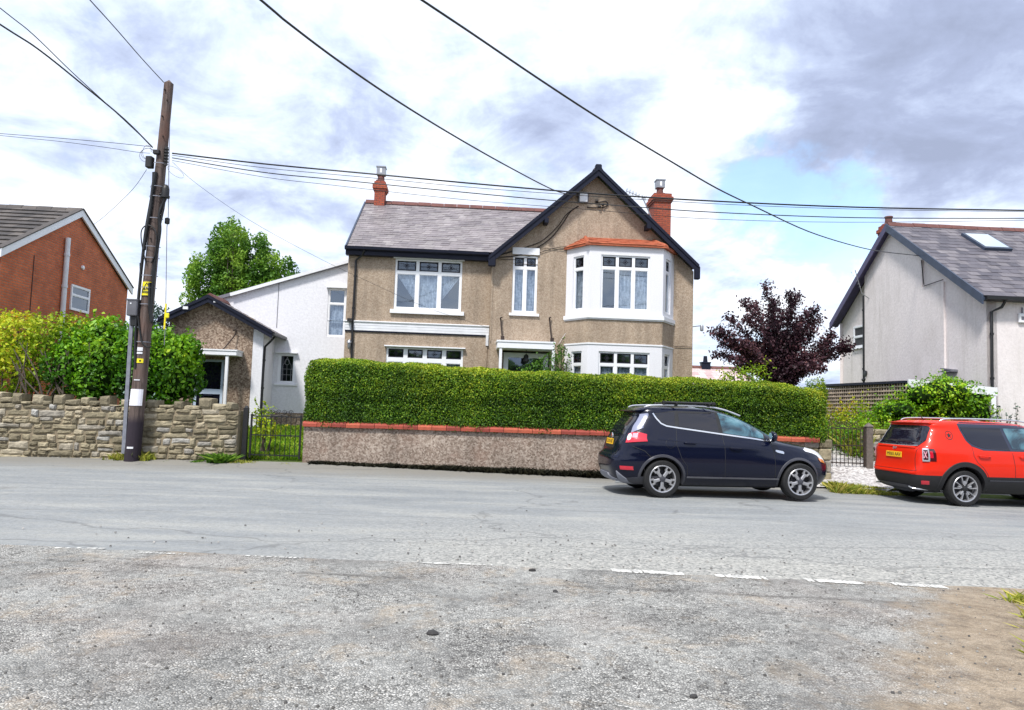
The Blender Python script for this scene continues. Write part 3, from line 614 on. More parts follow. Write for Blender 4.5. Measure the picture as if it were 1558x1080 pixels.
def roof_courses(mb, a, b_, c, d, n, lift=.012, thick=.02, pc=.3, jit=.006, tl=(0, 1)):
    """slated slope between eave a->b and ridge d->c, laid as n overlapping courses of separate slates"""
    a, b_, c, d = map(Vector, (a, b_, c, d)); nrm = (b_ - a).cross(d - a).normalized()
    if nrm.z < 0: nrm = -nrm
    for i in range(n):
        t0, t1 = i / n, min(1, (i + 1) / n + .25 / n)
        L0, R0, L1, R1 = a.lerp(d, t0), b_.lerp(c, t0), a.lerp(d, t1), b_.lerp(c, t1); k = max(1, round((R0 - L0).length / pc)); off = .5 if i % 2 else 0
        cuts = sorted({0., 1., *[min(1, max(0, (j + off) / k)) for j in range(k + 1)]})
        for j in range(len(cuts) - 1):
            s0, s1 = cuts[j] + .004 / k * 4, cuts[j + 1]
            u_ = nrm * (lift + random.uniform(-jit, jit)); th = nrm * .001
            p = [L0.lerp(R0, s0) + u_, L0.lerp(R0, s1) + u_, L1.lerp(R1, s1) + th, L1.lerp(R1, s0) + th, L0.lerp(R0, s0) - nrm * .01, L0.lerp(R0, s1) - nrm * .01]
            mb.add(p, [(0, 1, 2, 3), (4, 5, 1, 0)], random.uniform(*tl))
    mb.add([a - nrm * .015, b_ - nrm * .015, c - nrm * .015, d - nrm * .015], [(0, 1, 2, 3)], .3)
def ridge_tiles(mb, a, b_, w=.16, L=.45, h=.09):
    a, b_ = Vector(a), Vector(b_); n = max(1, round((b_ - a).length / L)); d = (b_ - a).normalized(); s = d.cross(Vector((0, 0, 1))).normalized()
    for i in range(n):
        p, q = a.lerp(b_, i / n) + d * .006, a.lerp(b_, (i + 1) / n) - d * .006; e = random.uniform(-.006, .006)
        pr = [(-w, -.07), (-w * .5, h * .45), (0, h), (w * .5, h * .45), (w, -.07)]
        vs = [r + s * x + Vector((0, 0, z + e)) for r in (p, q) for x, z in pr]
        mb.add(vs, [(0, 1, 6, 5), (1, 2, 7, 6), (2, 3, 8, 7), (3, 4, 9, 8), (0, 4, 3, 2, 1), (5, 6, 7, 8, 9)], random.random())
def downpipe(par, pts, r=.035, mat='black_metal', name='downpipe'):
    mb = MB(); mb.tube(pts, r, 10); top = Vector(pts[-1]); z = min(pts[0][2], pts[-1][2])
    P0 = Vector(pts[0]); 
    for i in range(len(pts) - 1):
        A, B = Vector(pts[i]), Vector(pts[i + 1])
        if abs(A.z - B.z) > .8:
            k = int(abs(A.z - B.z) // 1.4) + 1
            for j in range(k): p = A.lerp(B, (j + .5) / k); mb.tube([p - Vector((0, 0, .03)), p + Vector((0, 0, .03))], r * 1.35, 10)
    return part(mb, name, mat, par, 40)

# ------------------------------------------------------------------ main pebbledashed house
H = Frame(-.7, 22., R(4))
EV = 6.25                                   # eaves
house = H.thing('pebbledash_house', 'brown pebbledash detached house with front gable, two storey white bay and slate roof', 'house', 1., 3.5, .8)
LV = .28                                    # the left wing stands back from the gable front
VB = 7.2
def hrect(a, b_, v=0): (u0_, z1_), (u1_, z0_) = H.onV(*a, v), H.onV(*b_, v); return [u0_, u1_, z0_, z1_]
wl = hrect((602, 393), (701, 474), LV); wl[3] = max(wl[3], wl[2] + 1.5)
wl2 = hrect((588, 529), (704, 556), LV); wl2[2] = 1.75; wl2[3] = H.onV(646, 529, LV)[1]
wn = hrect((781, 389), (816, 477)); wn[3] = H.onV(798, 389)[1]
uL = H.onV(527, 460, LV)[0]
mb = MB()
mb.add([], []); holes_wall(mb, uL, 0, .3, EV, [wl, wl2], LV, .11)
part(mb, 'wing_wall', 'pebbledash', house)
mb = MB(); B0, B1 = 2.26, 5.68
GR = 6.28
door_r = [.42, 1.85, .6, 3.35]
EG = 6.03; holes_wall(mb, 0, B0 + .3, .3, EG, [[*wn[:3], EG + .001], door_r], 0, .11) if wn[3] > EG else holes_wall(mb, 0, B0 + .3, .3, EG, [wn, door_r], 0, .11)
mb.add([(B1 - .3, 0, .3), (GR, 0, .3), (GR, 0, EG), (B1 - .3, 0, EG)], [(0, 1, 2, 3)])
AP = 8.87; AU = 3.16; sg0 = (AP - EG) / AU
if wn[3] > EG:
    a_, b_, t_ = wn[0], wn[1], wn[3]
    mb.add([(0, 0, EG), (a_, 0, EG), (a_, 0, EG + sg0 * a_)], [(0, 1, 2)]); mb.add([(a_, 0, t_), (b_, 0, t_), (b_, 0, EG + sg0 * b_), (a_, 0, EG + sg0 * a_)], [(0, 1, 2, 3)]); mb.add([(b_, 0, EG), (GR, 0, EG), (AU, 0, AP), (b_, 0, EG + sg0 * b_)], [(0, 1, 2, 3)])
else: mb.add([(0, 0, EG), (GR, 0, EG), (AU, 0, AP)], [(0, 1, 2)])
mb.add([(GR, 0, .3), (GR, VB, .3), (GR, VB, EG), (GR, 0, EG)], [(0, 1, 2, 3)])
mb.add([(0, 0, .3), (0, LV, .3), (0, LV, EV), (0, 0, EG)], [(0, 1, 2, 3)])
mb.add([(uL, LV, .3), (uL, VB, .3), (uL, VB, EV), (uL, LV, EV)], [(0, 1, 2, 3)])
mb.add([(uL, LV, EV), (uL, VB, EV), (uL, 3.7, 8.55)], [(0, 1, 2)])
mb.add([(uL, VB, .3), (GR, VB, .3), (GR, VB, EG), (uL, VB, EG)], [(0, 1, 2, 3)])
part(mb, 'wall', 'pebbledash', house)
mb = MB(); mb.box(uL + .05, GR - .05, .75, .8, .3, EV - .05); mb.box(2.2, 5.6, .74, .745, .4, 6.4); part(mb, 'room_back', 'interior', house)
# roofs
RV0, RV1, RZ0, RZ1 = LV - .22, 3.7, EV + .10, 8.72
mb = MB(); roof_courses(mb, (uL - .04, RV0, RZ0), (.2, RV0, RZ0), (2.6, RV1, RZ1), (uL - .04, RV1, RZ1), 23, pc=.25, tl=(.15, .85))
mb.slab([(uL - .04, RV1, RZ1), (2.6, RV1, RZ1), (2.6, VB + .2, EV + .1), (uL - .04, VB + .2, EV + .1)], .04)
part(mb, 'wing_roof', 'slate', house)
mb = MB(); ridge_tiles(mb, (uL - .03, RV1, RZ1 + .01), (2.5, RV1, RZ1 + .01)); part(mb, 'ridge_tiles', 'ridge_red', house)
GU0, GU1, GZ = -.10, 6.34, 6.15; GT = 9.06; GV = -.30
sl = (GT - GZ) / (AU - GU0)
mb = MB(); roof_courses(mb, (GU1, GV, GZ), (GU1, VB + .1, GZ), (AU, VB + .1, GT), (AU, GV, GT), 20)
roof_courses(mb, (GU0, GV, GZ), (GU0, VB + .1, GZ), (AU, VB + .1, GT), (AU, GV, GT), 20); part(mb, 'gable_roof', 'slate', house)
mb = MB(); ridge_tiles(mb, (AU, GV + .02, GT + .01), (AU, VB, GT + .01)); part(mb, 'ridge_tiles', 'slate_dark', house)
def barge(par, u0_, z0_, ua, za, u1_, z1_, v, hgt=.26, th=.05, mat='dark_paint', soffit=None, name='bargeboard'):
    for (a, za_), (b_, zb_) in (((u0_, z0_), (ua, za)), ((u1_, z1_), (ua, za))):
        mb = MB(); mb.prism([(a, za_ - hgt), (a, za_ + .02), (b_, zb_ + .02), (b_, zb_ - hgt)], 'y', v - th, v)
        mb.prism([(a, za_ - hgt * .32), (a, za_ + .03), (b_, zb_ + .03), (b_, zb_ - hgt * .32)], 'y', v - th - .03, v - th)
        if soffit: mb.prism([(a, za_ - .09), (a, za_ - .04), (b_, zb_ - .04), (b_, zb_ - .09)], 'y', v, soffit)
        part(mb, name, mat, par)
barge(house, GU0, GZ, AU, GT, GU1, GZ, GV, soffit=.02)
mb = MB(); mb.box(GU1 - .12, GU1 + .04, GV - .06, GV + .1, GZ - .42, GZ - .02, b=.02); part(mb, 'bargeboard_end', 'dark_paint', house); mb = MB(); mb.box(GU0 - .02, GU0 + .2, GV - .06, GV + .1, GZ - .30, GZ - .0, b=.02); part(mb, 'bargeboard_end', 'dark_paint', house); mb = MB()
mb.box(AU - .1, AU + .1, GV - .075, GV + .12, GT - .05, GT + .10, b=.03)
part(mb, 'gable_finial', 'dark_paint', house)
for uu_ in (1.6, 4.75): mb = MB(); zb_ = GT - abs(uu_ - AU) * sl; mb.box(uu_ - .06, uu_ + .06, GV - .1, .02, zb_ - .42, zb_ - .27); part(mb, 'gable_bracket', 'dark_paint', house)
mb = MB(); mb.box(uL - .06, -.10, RV0 - .01, LV, RZ0 - .26, RZ0 - .03)
mb.prism([(RV0 - .13, RZ0 - .02), (RV0 - .12, RZ0 - .1), (RV0 - .06, RZ0 - .13), (RV0 - .012, RZ0 - .1), (RV0 - .012, RZ0 - .02)], 'x', uL - .08, -.10); part(mb, 'gutter', 'dark_paint', house)
mb = MB(); mb.bar((uL - .05, RV0, RZ0 - .05), (uL - .05, RV1, RZ1 - .05), .05, .16); part(mb, 'verge_board', 'bargeboard_blue', house)
# chimneys
def chimney(par, u, v, z0, z1, w, d, pot=True, mats=('chimney_brick', 'chimney_brick_side'), cowl=True):
    mb = MB()
    def bx(x0, x1, y0, y1, a, b_):
        mb.cur = 0; P = [(x0, y0), (x1, y0), (x1, y1), (x0, y1)]
        for i in range(4):
            p, q = P[i], P[(i + 1) % 4]; mb.cur = i % 2; mb.add([(*p, a), (*q, a), (*q, b_), (*p, b_)], [(0, 1, 2, 3)])
        mb.cur = 0; mb.add([(*p, b_) for p in P], [(0, 1, 2, 3)]); mb.add([(*p, a) for p in P], [(3, 2, 1, 0)])
    hw, hd = w / 2, d / 2; bx(u - hw, u + hw, v - hd, v + hd, z0, z1 - .32)
    bx(u - hw - .035, u + hw + .035, v - hd - .035, v + hd + .035, z1 - .32, z1 - .25); bx(u - hw - .07, u + hw + .07, v - hd - .07, v + hd + .07, z1 - .25, z1 - .12); bx(u - hw - .02, u + hw + .02, v - hd - .02, v + hd + .02, z1 - .12, z1)
    c = part(mb, 'chimney', list(mats), par)
    pm = MB(); pm.lathe([(.14, 0), (.125, .1), (.115, .26), (.14, .28), (.14, .32)], (u, v, z1), seg=14); pm.prism([(u - .2, z1 - .02), (u + .2, z1 - .02), (u + .13, z1 + .09), (u - .13, z1 + .09)], 'y', v - .2, v + .2)
    if cowl:
        o = pm.build('chimney_pot', 'ridge_red', c, 40)
        cm_ = MB(); cm_.box(u - .15, u + .15, v - .15, v + .15, z1 + .3, z1 + .56); cm_.box(u - .17, u + .17, v - .17, v + .17, z1 + .56, z1 + .6); cm_.cur = 1; cm_.box(u - .035, u + .035, v - .155, v - .151, z1 + .36, z1 + .52)
        cm_.build('cowl', ['grey_metal', 'white_paint'], c)
    else: pm.build('chimney_pot', 'ridge_red', c, 40)
cu0 = H.onV(568, 290, 3.7)[0]; cu1 = H.onV(590, 290, 3.7)[0]; ct = H.onV(578, 276, 3.5)[1]
chimney(house, (cu0 + cu1) / 2, 3.7, 8.2, ct - .02, (cu1 - cu0) * .70, .55)
cu0 = H.onV(990, 300, 3.2)[0]; cu1 = H.onV(1022, 300, 3.2)[0]; ct = H.onV(1005, 294, 3.)[1]
chimney(house, (cu0 + cu1) / 2, 3.4, 6.4, ct, (cu1 - cu0) * .78, .85)
# flaunching lead of the left chimney and white end of the right verge
# tv aerial by the right chimney
mb = MB(); au, az = H.onV(977, 318, 2.2); az2 = H.onV(975, 297, 2.2)[1]
mb.tube([(au + .35, 2.2, az - .35), (au, 2.2, az2 - .05)], .02); mb.tube([(au - .55, 2.2, az2 + .12), (au + .1, 2.2, az2 - .1)], .012)
for k in range(7): p = Vector((au - .55, 2.2, az2 + .12)).lerp(Vector((au + .1, 2.2, az2 - .1)), k / 6); mb.tube([p + Vector((0, -.16, .05)), p + Vector((0, .16, -.05))], .007); mb.tube([p + Vector((-.02, 0, .09)), p + Vector((.02, 0, -.09))], .006)
part(mb, 'tv_aerial', 'grey_metal', house)
# windows of the wing
I4 = Matrix.Identity(4)
window(house, I4, *wl, LV + .04, 3, top=.30, curtains=['L', 1, 'R'], sill=(.1, .13, .12), fw_=.06, mul=.10, head=True)
window(house, I4, *wl2, LV + .04, 4, top=.26, curtains=[1, 1, 1, 1], fw_=.06, mul=.13, head=True)
window(house, I4, *wn, .04, 2, top=.27, curtains=[1, 1], sill=(.08, .09, .10), fw_=.055, mul=.09)
mb = MB(); c0 = H.onV(780, 377)[0]; c1 = H.onV(821, 377)[0]; mb.box(c0, c1, -.05, .0, wn[3] + .03, wn[3] + .24); part(mb, 'window_hood', 'white_paint', house)
# white boarded band
bz1, bz0 = H.onV(640, 492, LV)[1], H.onV(640, 506, LV)[1]
mb = MB(); mb.prism([(LV, bz0), (LV - .04, bz0), (LV - .04, bz1 - .06), (LV - .07, bz1 - .02), (LV - .07, bz1), (LV, bz1 + .02)], 'x', uL - .02, -.01)
for k in (1, 2): mb.box(uL, -.02, LV - .046, LV - .041, bz0 + k * .08, bz0 + k * .08 + .01)
mb.box(-.1, -.02, LV - .06, LV, bz0 - .33, bz0); part(mb, 'boarded_band', 'weathered_white', house)
mb = MB(); mb.box(uL, -.01, LV - .03, LV - .005, bz0 - .045, bz0); part(mb, 'band_flashing', 'dark_paint', house)
mb = MB(); mb.box(-.085, -.05, LV - .035, LV - .002, .8, bz0 - .3); mb.box(.02, .05, -.02, -.002, 3.6, EV - .1); part(mb, 'conduit', 'pebbledash', house)
# downpipe on wing
pu, pz = H.onV(541, 400, LV); pu2 = H.onV(538, 530, LV)[0]
downpipe(house, [(pu + .28, RV0 - .05, EV - .02), (pu + .22, LV - .2, EV - .16), (pu + .02, LV - .06, EV - .3), (pu + .005, LV - .06, 4), (pu2, LV - .06, .9)])
# bay
Bp = [(2.30, 0), (2.87, -.8), (5.1, -.8), (5.66, 0)]
Z = dict(lowt=3.6, sill=4.40, top=6.58)
bw_ = [hrect((915, 387), (988, 474), -.8), hrect((911, 534), (988, 566), -.8)]
def facet(i, zlo, zhi, holes, mb, inset=0, thick=.12):
    A, B = Vector((*Bp[i], 0)), Vector((*Bp[i + 1], 0)); ang = math.atan2(B.y - A.y, B.x - A.x); M = Matrix.Translation(A) @ Matrix.Rotation(ang, 4, 'Z'); mb.M = M
    L = (B - A).length; holes_wall(mb, 0, L, zlo, zhi, holes, 0, thick); mb.M = None; return M, L
up, lo, mid = MB(), MB(), MB(); zu0, zu1 = bw_[0][2], bw_[0][3]; zl1 = bw_[1][3]; zl0 = 1.9
Ls = [(Vector(Bp[i + 1]) - Vector(Bp[i])).length for i in range(3)]
hA = [(.30, .74, zu0, zu1)], [(bw_[0][0] - Bp[1][0], bw_[0][1] - Bp[1][0], zu0, zu1)], [(Ls[2] - .74, Ls[2] - .30, zu0, zu1)]
hB = [(.30, .74, zl0, zl1)], [(bw_[1][0] - Bp[1][0], bw_[1][1] - Bp[1][0], zl0, zl1)], [(Ls[2] - .74, Ls[2] - .30, zl0, zl1)]
Ms = []
for i in range(3):
    M_, L_ = facet(i, Z['sill'], Z['top'], hA[i], up); facet(i, .4, Z['lowt'], hB[i], lo); facet(i, Z['lowt'] + .0, Z['sill'], [], mid); Ms.append(M_)
part(up, 'bay_upper_wall', 'bay_render', house); part(lo, 'bay_lower_wall', 'bay_render', house)
mid2 = part(mid, 'bay_band', 'pebbledash', house)
for k, (hh, cu, nm) in enumerate(((hA, (['LL'], [0, 1, 1], [1]), 'u'), (hB, ([1], [1, 1, 1], [1]), 'l'))):
    for i in range(3):
        a, b_, c, d = hh[i][0]
        window(house, Ms[i], a, b_, c, d, .05, 3 if i == 1 else 1, top=.29, curtains=cu[i] if cu[i] != ['LL'] else [1], fw_=.05, mul=.09)
def ringpoly(off): # bay outline pushed outwards
    return [(Bp[0][0] - off * 1.1, 0.0), (Bp[1][0] - off * .55, -.8 - off), (Bp[2][0] + off * .55, -.8 - off), (Bp[3][0] + off * 1.1, 0.0)]
mb = MB(); mb.prism(ringpoly(.06), 'z', Z['sill'] - .05, Z['sill'] + .07); mb.prism(ringpoly(.03), 'z', Z['sill'] - .09, Z['sill'] - .05); part(mb, 'bay_sill', 'white_paint', house)
mb = MB(); mb.prism(ringpoly(.02), 'z', Z['lowt'] - .03, Z['lowt'] + .015); part(mb, 'bay_string_course', 'white_paint', house)
rp = ringpoly(.10); e0 = Z['top'] - .01
top_ = [(2.86, -.0, 6.95), (5.0, -.0, 6.95)]
mb = MB(); E = [Vector((*p, e0)) for p in rp]
for q in ((E[0], E[1], Vector(top_[0]), Vector(top_[0])), (E[2], E[3], Vector(top_[1]), Vector(top_[1])), (E[1], E[2], Vector(top_[1]), Vector(top_[0]))): roof_courses(mb, *q, 4, pc=.3, lift=.02)
ridge_tiles(mb, E[1] + Vector((0, 0, .01)), top_[0], .09, .35, .05); ridge_tiles(mb, E[2] + Vector((0, 0, .01)), top_[1], .09, .35, .05)
mb.prism(rp, 'z', e0 - .05, e0 - .02); part(mb, 'bay_roof', 'bay_tile', house)
# porch: flat canopy on posts, recessed door with fanlight
pv = -.75
cL, cz1 = H.onV(757, 519, pv); cR, _ = H.onV(844, 524, pv); cz1 = H.onV(800, 519, pv)[1]; cz0 = H.onV(800, 530.5, pv)[1]
mb = MB(); mb.box(cL, cR, pv, -.002, cz0, cz1, b=.01); mb.box(cL - .02, cR + .02, pv - .02, .0, cz1 - .04, cz1 + .01); part(mb, 'porch_canopy', 'white_paint', house)
for px in (761, 841.5): u_ = H.onV(px, 560, pv)[0]; mb = MB(); mb.box(u_ - .04, u_ + .04, pv + .02, pv + .10, .7, cz0); part(mb, 'porch_post', 'white_paint', house)
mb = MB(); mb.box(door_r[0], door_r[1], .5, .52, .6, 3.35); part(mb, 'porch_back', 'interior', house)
window(house, I4, .45, 1.82, 2.1, 3.3, .1, 1, top=.0, lead=False, curtains=None, fw_=.13, mul=.07, name='fanlight')
mb = MB(); mb.box(.45, 1.82, .08, .13, .75, 2.1); mb.cur = 1; mb.box(.66, 1.0, .07, .08, 1.2, 2.0); mb.box(1.2, 1.6, .07, .08, 1.2, 2.0); part(mb, 'door', ['door_blue', 'car_glass_dark'], house)
mb = MB(); lu = .5 * (cL + cR) + .05; mb.tube([(lu, -.3, cz0), (lu, -.3, cz0 - .12)], .006); mb.lathe([(.02, 0), (.07, -.05), (.085, -.22), (.03, -.27)], (lu, -.3, cz0 - .12), seg=10); part(mb, 'porch_lantern', 'black_metal', house, 40)
for px in (762, 836):
    u_, z_ = H.onV(px, 488, 0); mb = MB(); mb.tube([(u_ + .03, -.05, z_ + .1), (u_ - .02, -.12, z_ + .08), (u_, -.05, z_), (u_ + .05, -.25, cz1 + .1), (u_ + .07, -.35, cz1)], .022, 6); mb.box(u_ + .0, u_ + .1, -.42, -.3, cz1, cz1 + .16); part(mb, 'canopy_tie', 'rust_iron', house)
# meter box, service cables and insulators on the gable
bu, bz = H.onV(887, 301); mb = MB(); mb.box(bu - .16, bu + .16, -.12, -.002, bz - .18, bz + .15, b=.02); part(mb, 'service_box', 'box_grey', house)
mb = MB(); mb.box(bu - .12, bu + .12, -.13, -.122, bz - .15, bz + .1); part(mb, 'service_box_cover', 'weathered_white', house)
def onw(px, py, v=-.03): u_, z_ = H.onV(px, py, v); return Vector((u_, v, z_))
def smooth_pts(P, k=6):
    P = [Vector(p) for p in P]; out = []
    for i in range(len(P) - 1):
        a, b_, c, d = P[max(i - 1, 0)], P[i], P[i + 1], P[min(i + 2, len(P) - 1)]
        for j in range(k):
            t_ = j / k; out.append(.5 * ((2 * b_) + (c - a) * t_ + (2 * a - 5 * b_ + 4 * c - d) * t_ ** 2 + (3 * b_ - a - 3 * c + d) * t_ ** 3))
    return out + [P[-1]]
mb = MB()
for pts, r_ in ((((880, 314), (868, 322), (856, 340), (838, 362), (815, 378), (790, 388), (765, 391), (752, 390)), .016), (((880, 313), (862, 326), (848, 345), (825, 366), (800, 376), (775, 384), (757, 389)), .012),
                (((893, 315), (905, 316), (918, 315), (925, 311), (921, 306), (910, 308), (905, 307)), .018), (((745, 392), (790, 394), (850, 376), (900, 377)), .008), (((752, 390), (800, 377.5), (862, 380)), .007), (((1026, 527), (1053, 528)), .008)):
    mb = MB(); mb.tube(smooth_pts([onw(*p) for p in pts]), r_, 6); part(mb, 'wall_cable', 'black_metal', house, 60)
mb = MB()
for p in ((908, 306), (917, 312), (912, 315)): q = onw(*p); mb = MB(); mb.lathe([(.02, 0), (.045, -.02), (.045, -.06), (.02, -.08)], q, 'y', 8); part(mb, 'insulator', 'black_metal', house, 60)
mb = MB(); mb.tube(smooth_pts([onw(903, 455 + 32), onw(868, 500), onw(850, 523)]), .006, 5); part(mb, 'loose_wire', 'weathered_white', house)
# wall lamps
lu, lz = H.onV(1055, 497, .1); mb = MB(); mb.tube([(lu - .02, .1, lz), (lu + .2, .02, lz + .03)], .014, 6); mb.lathe([(.03, .04), (.055, .0), (.055, -.14), (.03, -.16)], (lu + .24, .02, lz + .02), seg=10); part(mb, 'wall_lamp', 'grey_metal', house, 40)
lu, lz = H.onV(533, 488, LV - .02); mb = MB(); mb.box(lu - .07, lu + .07, LV - .2, LV - .09, lz - .04, lz + .06); mb.box(lu - .02, lu + .02, LV - .1, LV - .03, lz - .03, lz + .02); part(mb, 'floodlight', 'plastic_black', house)
lu, lz = H.onV(532, 522, LV - .02); mb = MB(); mb.lathe([(.02, .1), (.06, .06), (.075, 0)], (lu, LV - .1, lz), seg=12); mb.lathe([(.045, 0), (.05, -.12), (.02, -.18)], (lu, LV - .1, lz), seg=10); mb.tube([(lu, LV, lz + .05), (lu, LV - .1, lz + .1)], .012); part(mb, 'coach_lamp', 'grey_metal', house, 40)
# red flower in the side light of the lower bay
fp = H.world(*(lambda q: (q[0], -.15, q[1]))(H.onV(876, 549, -.3)))
th_ = thing('flower_vase', 'red flower in a vase behind the left light of the lower bay window', 'flower', fp - Vector((0, 0, .25)))
mb = MB(); mb.lathe([(.03, 0), (.05, .06), (.025, .14), (.03, .16)], seg=10); mb.build('vase', 'white_paint', th_, 40)
mb = MB(); mb.tube([(0, 0, .1), (0, 0, .25)], .006)
for k in range(9): a = k * 2.4; mb.lathe([(.0, -.02), (.04, 0), (.0, .03)], (.04 * math.cos(a), .04 * math.sin(a), .26 + .02 * (k % 3)), seg=6)
mb.build('bloom', 'red_petal', th_, 60)

# ------------------------------------------------------------------ white side extension
ext = H.thing('side_extension', 'white roughcast side extension with sloping roof and two narrow windows', 'extension', -6.5, 3., .8)
XV = 1.3
x0_, zl_ = H.onV(352, 449, XV); zr_ = H.onV(528, 397, XV)[1]; x1_ = uL - .003; xw = H.onV(300, 450, XV)[0]
w_up = hrect((500, 438), (524, 513), XV); w_dn = hrect((424, 537), (448, 584), XV)
def zs(u_): return zl_ + (zr_ - zl_) * (u_ - x0_) / (x1_ - x0_)
mb = MB(); top_w = 4.2
holes_wall(mb, x0_ - 1.2, x1_, 1.25, top_w, [w_dn, [w_up[0], w_up[1], w_up[2], top_w]] if w_up[2] < top_w else [w_dn], XV, .08)
mb.add([(x0_ - 1.2, XV, top_w), (w_up[0], XV, top_w), (w_up[0], XV, zs(w_up[0])), (x0_, XV, zl_), (x0_ - 1.2, XV, zl_ - .35)], [(0, 1, 2, 3, 4)])
mb.add([(w_up[1], XV, top_w), (x1_, XV, top_w), (x1_, XV, zs(x1_)), (w_up[1], XV, zs(w_up[1]))], [(0, 1, 2, 3)])
mb.add([(w_up[0], XV, w_up[3]), (w_up[1], XV, w_up[3]), (w_up[1], XV, zs(w_up[1])), (w_up[0], XV, zs(w_up[0]))], [(0, 1, 2, 3)])
mb.add([(x1_, XV, .3), (x1_, XV + 4, .3), (x1_, XV + 4, zr_), (x1_, XV, zr_)], [(0, 1, 2, 3)])
part(mb, 'wall', 'white_roughcast', ext)
mb = MB(); mb.box(x0_ - 1.2, x1_, XV - .03, XV + .1, .4, 1.25); part(mb, 'plinth', 'pebbledash_dark', ext)
mb = MB(); mb.slab([(x0_ - 1.2, XV - .1, zl_ - .35 + .02), (x1_, XV - .1, zs(x1_) + .05), (x1_, XV + 5, zs(x1_) + .05), (x0_ - 1.2, XV + 5, zl_ - .33)], .1); part(mb, 'roof', 'lead_grey', ext)
mb = MB(); mb.bar((x0_, XV - .12, zl_ + .0), (x1_, XV - .12, zs(x1_) + .02), .04, .1); part(mb, 'roof_edge', 'weathered_white', ext)
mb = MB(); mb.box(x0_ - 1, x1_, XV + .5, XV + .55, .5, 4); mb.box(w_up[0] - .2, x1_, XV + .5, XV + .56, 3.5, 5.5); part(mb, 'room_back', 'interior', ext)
window(ext, I4, *w_up, XV + .03, 1, top=.42, curtains=[1], fw_=.05, mul=.05, lead=False, head=True)
dn = window(ext, I4, *w_dn, XV + .03, 1, top=0, glass='glass_leaded', lead=False, fw_=.065, sill=(.08, .06, .08), head=True)
ld = MB(); mx_, y_ = (w_dn[0] + w_dn[1]) / 2, XV + .04
for zz_ in (.28, .46): ld.bar((w_dn[0] + .06, y_, w_dn[2] + zz_), (w_dn[1] - .06, y_, w_dn[2] + zz_), .010, .006, up=(0, 1, 0))
for dx in (-.13, 0, .13): ld.bar((mx_ + dx, y_, w_dn[2] + .06), (mx_ + dx, y_, w_dn[2] + .46 + (.14 if dx == 0 else 0)), .010, .006, up=(0, 1, 0))
for dx in (-1, 1): ld.tube([(mx_ + dx * .14, y_, w_dn[2] + .46), (mx_ + dx * .12, y_, w_dn[2] + .60), (mx_ + dx * .05, y_, w_dn[2] + .68), (mx_, y_, w_dn[2] + .84)], .006, 4)
pts = [(mx_ + .09 * math.cos(a) * .8, y_, w_dn[2] + .68 + .09 * math.sin(a)) for a in [k * math.pi / 8 for k in range(17)]]; ld.tube(pts, .007, 4); ld.build('lead_work', 'grey_metal', dn)
cj = H.onV(423, 450, XV)[0]; mb = MB(); mb.box(cj, cj + .02, XV - .008, XV, 3.9, zs(cj) - .05); part(mb, 'movement_joint', 'lead_grey', ext)

# ------------------------------------------------------------------ gabled pebbledash outbuilding
out = H.thing('gabled_outbuilding', 'small brown pebbledash outbuilding with dark low gable and canopied blue door', 'outbuilding', -8.6, 2., .8)
g0 = H.onV(259, 480)[0]; g1 = H.onV(386, 500)[0]; gz1 = H.onV(386, 488)[1] + .05; gz0 = gz1; ga, gza = H.onV(328, 452); ga = (g0 + g1) / 2 - .05
db0, dt0 = H.onV(306, 546); db1 = H.onV(342, 546)[0]; dd = [db0 - .18, db1, .6, dt0]
mb = MB(); holes_wall(mb, g0, g1, .3, gz1 - .1, [dd], 0, .12)
mb.add([(g0, 0, gz1 - .1), (g1, 0, gz1 - .1), (g1, 0, gz1), (ga, 0, gza - .08), (g0, 0, gz1)], [(0, 1, 2, 3, 4)]); mb.add([(g0, 0, .3), (g0, 4.5, .3), (g0, 4.5, gz1), (g0, 0, gz1)], [(0, 1, 2, 3)])
part(mb, 'front_wall', 'pebbledash_dark', out)
mb = MB(); mb.box(g1 + .002, g1 + .30, .005, 4.5, .3, gz1 - .30); part(mb, 'side_wall', 'white_roughcast', out)
so = .62; rs = (gza - gz1) / (ga - g0); gR = g1 + so; gL = g0 - .22
zr2 = gza - rs * (gR - ga); zl2 = gza - rs * (ga - gL)
mb = MB(); roof_courses(mb, (gL, -.25, zl2), (gL, 4.6, zl2), (ga, 4.6, gza), (ga, -.25, gza), 8); roof_courses(mb, (gR, -.25, zr2), (gR, 4.6, zr2), (ga, 4.6, gza), (ga, -.25, gza), 8); part(mb, 'roof', 'slate', out)
mb = MB(); ridge_tiles(mb, (ga, -.2, gza + .01), (ga, 4.5, gza + .01)); part(mb, 'ridge_tiles', 'ridge_red', out)
barge(out, gL, zl2, ga, gza, gR, zr2, -.26, hgt=.2, soffit=.0)
mb = MB(); mb.tube([(gR + .02, -.3, zr2 - .06), (gR + .02, 1.25, zr2 - .06)], .06, 8); part(mb, 'gutter', 'black_metal', out, 40)
mb = MB(); pu_ = H.onV(405, 500, 0)[0]; pb_u = H.onV(398, 600, 0)[0]
downpipe(out, [(gR + .02, -.02, zr2 - .1), (gR - .12, -.02, zr2 - .28), (pu_ - .02, .06, zr2 - .42), (pu_ - .03, .06, 2.4), (pb_u, .06, .7)])
mb = MB(); q = H.onV(283, 469, -.3); mb.box(q[0] - .07, q[0] + .07, -.36, -.3, q[1] - .03, q[1] + .05); q2 = H.onV(327, 459, -.3); mb.box(q2[0] - .03, q2[0] + .03, -.33, -.3, q2[1] - .02, q2[1] + .02); part(mb, 'floodlight', 'white_paint', out)
